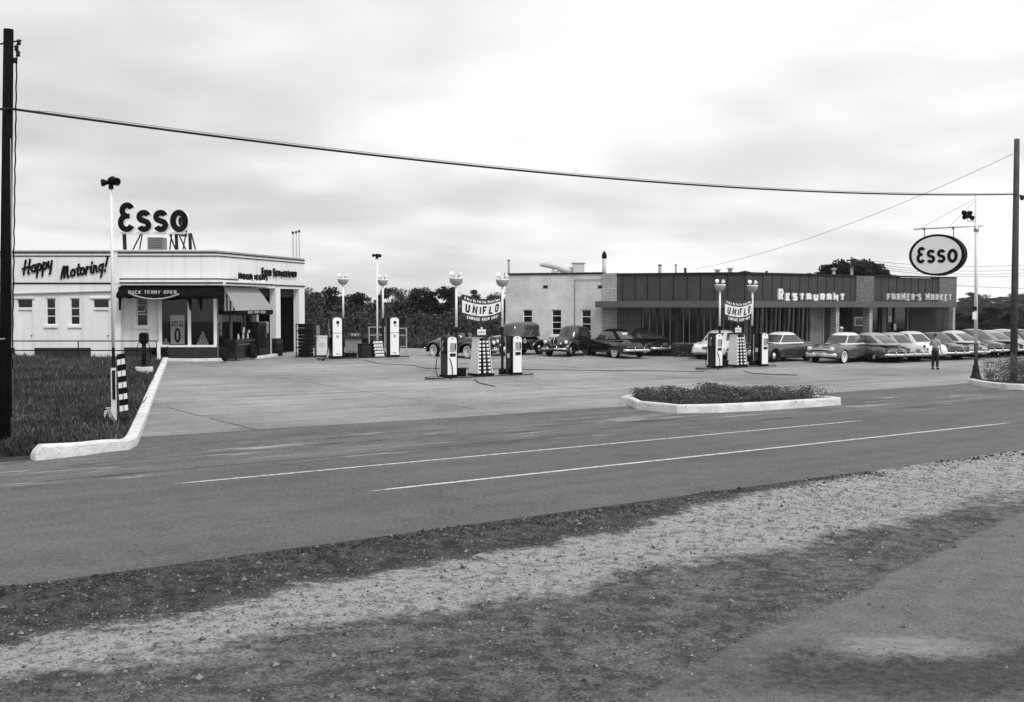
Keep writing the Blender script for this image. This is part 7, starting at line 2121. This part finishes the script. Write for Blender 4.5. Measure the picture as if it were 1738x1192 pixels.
# ================================================================== trees
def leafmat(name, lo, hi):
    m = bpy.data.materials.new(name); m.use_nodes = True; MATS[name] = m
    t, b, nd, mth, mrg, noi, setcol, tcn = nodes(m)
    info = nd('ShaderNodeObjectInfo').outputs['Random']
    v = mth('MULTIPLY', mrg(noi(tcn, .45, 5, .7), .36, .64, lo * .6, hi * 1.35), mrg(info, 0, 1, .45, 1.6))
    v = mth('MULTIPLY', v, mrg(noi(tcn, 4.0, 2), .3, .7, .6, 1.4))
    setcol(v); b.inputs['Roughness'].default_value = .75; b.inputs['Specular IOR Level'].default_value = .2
leafmat('leaves', .016, .050)  # lighter leaf tone; on the skyline trees it paints in distance haze
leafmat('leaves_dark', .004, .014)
def tree_proto(seed, H=14.0, Wd=4.2, kind='round', n=11000, m='leaves', leaf=.12, trunk=True):
    rg = np.random.default_rng(seed); random.seed(seed)
    r = thing('tree', 'x', 'tree', (0, 0, 0))
    ctr = []
    nb_ = 34 if kind != 'broad' else 170
    for k in range(nb_):
        for _ in range(50):
            a = random.uniform(0, 2 * PI); q = math.sqrt(random.random())
            if kind == 'cone': z = random.uniform(.18, 1.0); rr = Wd * .62 * (1.05 - z) ** .75
            elif kind == 'broad': z = random.uniform(.35, 1.0); rr = Wd * math.sqrt(max(0, 1 - ((z - .35) / .66) ** 2))
            else: z = random.uniform(.22, 1.0); rr = Wd * math.sqrt(max(0.02, 1 - ((z - .55) / .47) ** 2))
            break
        ctr.append((math.cos(a) * rr * q * .9, math.sin(a) * rr * q * .9, z * H * .96, random.uniform(.5, 1.0) * Wd * (.28 if kind != 'broad' else .15)))
    pts = []
    per = n // len(ctr)
    for x, y, z, s in ctr:
        d = rg.normal(size=(per, 3)); d /= np.linalg.norm(d, axis=1)[:, None]; rad = (rg.random(per) ** .45)[:, None] * s
        p = d * rad * np.array([1, 1, .72]) + np.array([x, y, z]); pts.append(p)
    P_ = np.concatenate(pts); P_[:, 2] = np.maximum(P_[:, 2], .3)
    CC = np.repeat(np.array([c[:3] for c in ctr]), per, axis=0); nr_ = P_ - CC; nr_ /= np.linalg.norm(nr_, axis=1)[:, None] + 1e-6
    c2 = P_ - np.array([0, 0, H * .5]); c2 /= np.linalg.norm(c2, axis=1)[:, None] + 1e-6; nr_ = nr_ * .6 + c2 * .55 + np.array([0, 0, .15]) + rg.normal(0, .22, nr_.shape); nr_ /= np.linalg.norm(nr_, axis=1)[:, None]
    quadobj('crown', leafcloud(P_, leaf, seed, .7), m, r, nrm=nr_)
    if trunk:
        o = MB(); o.tube([(0, 0, -1.5), (.1, 0, H * .25), (-.05, .1, H * .55), (0, 0, H * .85)], [.30, .24, .16, .05], 8)
        for k in range(7):
            c = ctr[k * len(ctr) // 7]; o.tube([(0, 0, c[2] * .62), (c[0] * .5, c[1] * .5, c[2] * .85), (c[0], c[1], c[2])], [.12, .08, .03], 5)
        o.build('trunk', 'bark', r)
    return r
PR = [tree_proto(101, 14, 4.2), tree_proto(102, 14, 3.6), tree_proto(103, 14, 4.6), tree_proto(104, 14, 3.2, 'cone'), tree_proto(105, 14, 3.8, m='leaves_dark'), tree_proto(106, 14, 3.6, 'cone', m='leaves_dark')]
used_t = set(); tcount = [0]
TG = {}
def put_tree(k, px, ytop, Y, label, group, base=None, wscale=1.0):
    X = (px - CX) / FPX * Y * 1.0; p = at(px, ytop, Y); X = p.x; g = hgt(X, Y) - .3; Hh = p.z - g
    pr = PR[k]
    if k not in used_t: used_t.add(k); t_ = pr; t_['label'] = label; t_['group'] = group
    else: t_ = dup(pr, (0, 0, 0), 0, label, group)
    s = Hh / 14; t_.location = (X, Y, g); ws = s * .5 + .5 * wscale if False else wscale * max(.55, min(1.3, s * .5 + .5))
    t_.scale = (ws, ws, s); t_.rotation_euler = (0, 0, random.uniform(0, 6.28)); return t_
random.seed(5)
# skyline left of the pale block building
sky_l = [(517, 491), (535, 489), (548, 492), (563, 480), (585, 486), (600, 483), (615, 494), (630, 484), (645, 490), (665, 487), (680, 484), (695, 486), (712, 490), (735, 481), (750, 484), (770, 489), (785, 486), (803, 484), (822, 485), (840, 484), (858, 487)]
lab = {'front': 'dark leafy tree in the front rank behind the forecourt, left of the block building', 'mid': 'leafy tree in the middle rank of the wood left of the block building', 'sky': 'hazy tree forming the skyline left of the block building'}
for i_, (px, y) in enumerate(sky_l):
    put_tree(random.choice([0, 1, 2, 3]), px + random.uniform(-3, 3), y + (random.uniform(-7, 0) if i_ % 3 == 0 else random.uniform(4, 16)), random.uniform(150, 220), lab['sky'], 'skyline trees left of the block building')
for i in range(17):
    px = lerp(505, 865, (i + random.random()) / 17); put_tree(random.choice([4, 4, 5, 1]), px, random.uniform(488, 532), random.uniform(112, 150), lab['mid'], 'middle rank of trees left of the block building')
for i in range(11):
    px = lerp(500, 870, (i + random.random()) / 11); put_tree(random.choice([4, 0, 5, 2]), px, random.uniform(520, 565), random.uniform(90, 108), lab['front'], 'front rank of trees behind the forecourt')
for px, y, Y, k, lb in ((566, 480, 104, 5, 'tall dark pointed tree above the left pump lamps'), (590, 494, 102, 4, 'dark bushy tree just right of the tall pointed tree'), (697, 512, 96, 4, 'dark rounded tree right of the tall pumps'), (734, 484, 108, 4, 'broad dark tree left of the nearest banner')):
    put_tree(k, px, y, Y, lb, None) if False else put_tree(k, px, y, Y, lb, 'singled out dark trees behind the forecourt')
# right of the market
for i in range(14):
    px = lerp(1600, 1860, (i + random.random()) / 14); put_tree(random.choice([4, 5, 0, 4]), px, random.uniform(520, 545), random.uniform(125, 150), 'dark tree in the near rank to the right of the market', 'near trees right of the market')
for i in range(10):
    px = lerp(1610, 1860, (i + random.random()) / 10); put_tree(random.choice([4, 0, 2]), px, random.uniform(545, 565), random.uniform(110, 120), 'low dark tree close behind the row of cars on the right', 'near trees right of the market')
sky_r = [(1618, 512), (1630, 505), (1645, 498), (1660, 496), (1675, 500), (1690, 505), (1705, 503), (1722, 497), (1740, 495), (1760, 496), (1780, 500)]
for px, y in sky_r:
    for dY, dy in ((0, 0), (-60, 9), (-120, 20)):
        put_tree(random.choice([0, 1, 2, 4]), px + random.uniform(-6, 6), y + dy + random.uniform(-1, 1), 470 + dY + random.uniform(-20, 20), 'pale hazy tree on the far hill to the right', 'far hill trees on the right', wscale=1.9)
# hidden gaps between buildings and left edge
for px, y, Y in ((905, 520, 120), (870, 500, 120), (480, 495, 130), (455, 500, 120), (495, 492, 150)):
    put_tree(0, px, y, Y, 'leafy tree mostly hidden behind the buildings', 'trees behind the buildings')
# big broad tree behind the restaurant roof
p = at(1448, 444, 112); g = hgt(p.x, p.y) - .3
bt = tree_proto(201, p.z - g, 6.6, 'broad', 26000, 'leaves_dark', .16); bt.location = (p.x, p.y, g)
tag(bt, 'big broad dark crowned tree rising behind the restaurant roof', 'tree')
# low scrub along the lip of the bank
pts = []
for _ in range(32000):
    X = random.uniform(-19, 1); Y = 77 + random.random() * 14; n_ = noise.noise(Vector((X * .35, Y * .35, 0)))
    if n_ < -.15: continue
    pts.append((X, Y, hgt(X, Y) + random.random() ** 1.3 * (2.2 + 3.0 * max(0, n_)) + (.035 * (Y - 77)) ))
tag(quadobj('scrub', leafcloud(pts, .10, 9, .7), 'leaves'), 'tangled low scrub growing on the bank behind the forecourt', 'undergrowth', kind='stuff')
# far wooded ridge as one mass
pts = []
for _ in range(60000):
    a = random.uniform(.10, .62); Y = random.uniform(330, 620); X = a * Y
    pts.append((X, Y, hgt(X, Y) + random.random() ** .7 * (6.5 + 3 * noise.noise(Vector((X, Y, 0)) * .05))))
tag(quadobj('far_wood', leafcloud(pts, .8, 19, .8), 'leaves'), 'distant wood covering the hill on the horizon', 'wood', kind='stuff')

# ================================================================== pebbles on the verge
mat('stone', .12, .9, var=.5, scale=3)
o = MB(); random.seed(31); n_ = 0
while n_ < 24000:
    D = 4 + 9.4 * random.random() ** .8; S = random.uniform(-5, 34); X, Y = XY(D, S)
    if Y < 7.5 or abs(X) > .47 * Y + .5: continue
    dB_ = D - np.interp(S, *C_LITE); dC_ = D - np.interp(S, *C_PAT); dn = .12 if dC_ < 0 else .75 if dB_ > 0 else .5
    if random.random() > dn * (.5 + 1.2 * max(0, noise.noise(Vector((X * .7, Y * .7, 0))))) : continue
    q = random.random(); s = random.uniform(.004, .012) if q < .9 else random.uniform(.012, .026) if q < .993 else random.uniform(.03, .05)
    z = hgt(X, Y) + s * .15; a = random.uniform(0, PI); vs = []; n_ += 1
    for dx_, dy_, dz_ in ((1, 0, 0), (.2, .8, 0), (-.9, .3, 0), (-.3, -.8, 0), (.1, 0, .8)):
        vs.append((X + (dx_ * math.cos(a) - dy_ * math.sin(a)) * s, Y + (dx_ * math.sin(a) + dy_ * math.cos(a)) * s, z + dz_ * s))
    o.add(vs, [(0, 1, 4), (1, 2, 4), (2, 3, 4), (3, 0, 4)])
m = bpy.data.materials.new('gravel_stone'); m.use_nodes = True; MATS['gravel_stone'] = m
t, b, nd, mth, mrg, noi, setcol, tcn = nodes(m)
setcol(mrg(noi(tcn, 14, 1), .34, .66, .02, .26)); b.inputs['Roughness'].default_value = .9
tag(o.build('pebbles', 'gravel_stone', clean=False), 'loose small stones scattered over the near verge', 'stones', kind='stuff')
# crumbs of broken asphalt along the ragged road edge
o = MB()
for _ in range(2600):
    S = random.uniform(-6, 34); D = 13.4 + rag(S) - abs(random.gauss(0, .22)) - .01; X, Y = XY(D, S)
    if noise.noise(Vector((S * .5, 0, 2))) < -.12: continue
    s = random.uniform(.008, .03) * (1 if random.random() < .95 else 2.0); z = hgt(X, Y) + s * .1; a = random.uniform(0, PI)
    vs = [(X + (dx_ * math.cos(a) - dy_ * math.sin(a)) * s, Y + (dx_ * math.sin(a) + dy_ * math.cos(a)) * s, z + dz_ * s) for dx_, dy_, dz_ in ((1, 0, 0), (.2, .8, 0), (-.9, .3, 0), (-.3, -.8, 0), (.1, 0, .7))]
    o.add(vs, [(0, 1, 4), (1, 2, 4), (2, 3, 4), (3, 0, 4)])
tag(o.build('asphalt_crumbs', 'dark_steel', clean=False), 'dark crumbs of broken asphalt along the ragged near road edge', 'rubble', kind='stuff')

# ================================================================== haze
hz = MB(); hz.hexa([(-700, -60, -25), (900, -60, -25), (900, 760, -25), (-700, 760, -25), (-700, -60, 26), (900, -60, 26), (900, 760, 26), (-700, 760, 26)])
hm = bpy.data.materials.new('haze'); hm.use_nodes = True; t = hm.node_tree; t.nodes.remove(t.nodes['Principled BSDF'])
pv = t.nodes.new('ShaderNodeVolumePrincipled'); pv.inputs['Color'].default_value = grey(.95); pv.inputs['Density'].default_value = .00018; pv.inputs['Anisotropy'].default_value = .2
t.links.new(pv.outputs[0], t.nodes['Material Output'].inputs['Volume']); MATS['haze'] = hm
tag(hz.build('haze', 'haze'), 'thin pale haze filling the air', 'haze', kind='stuff')
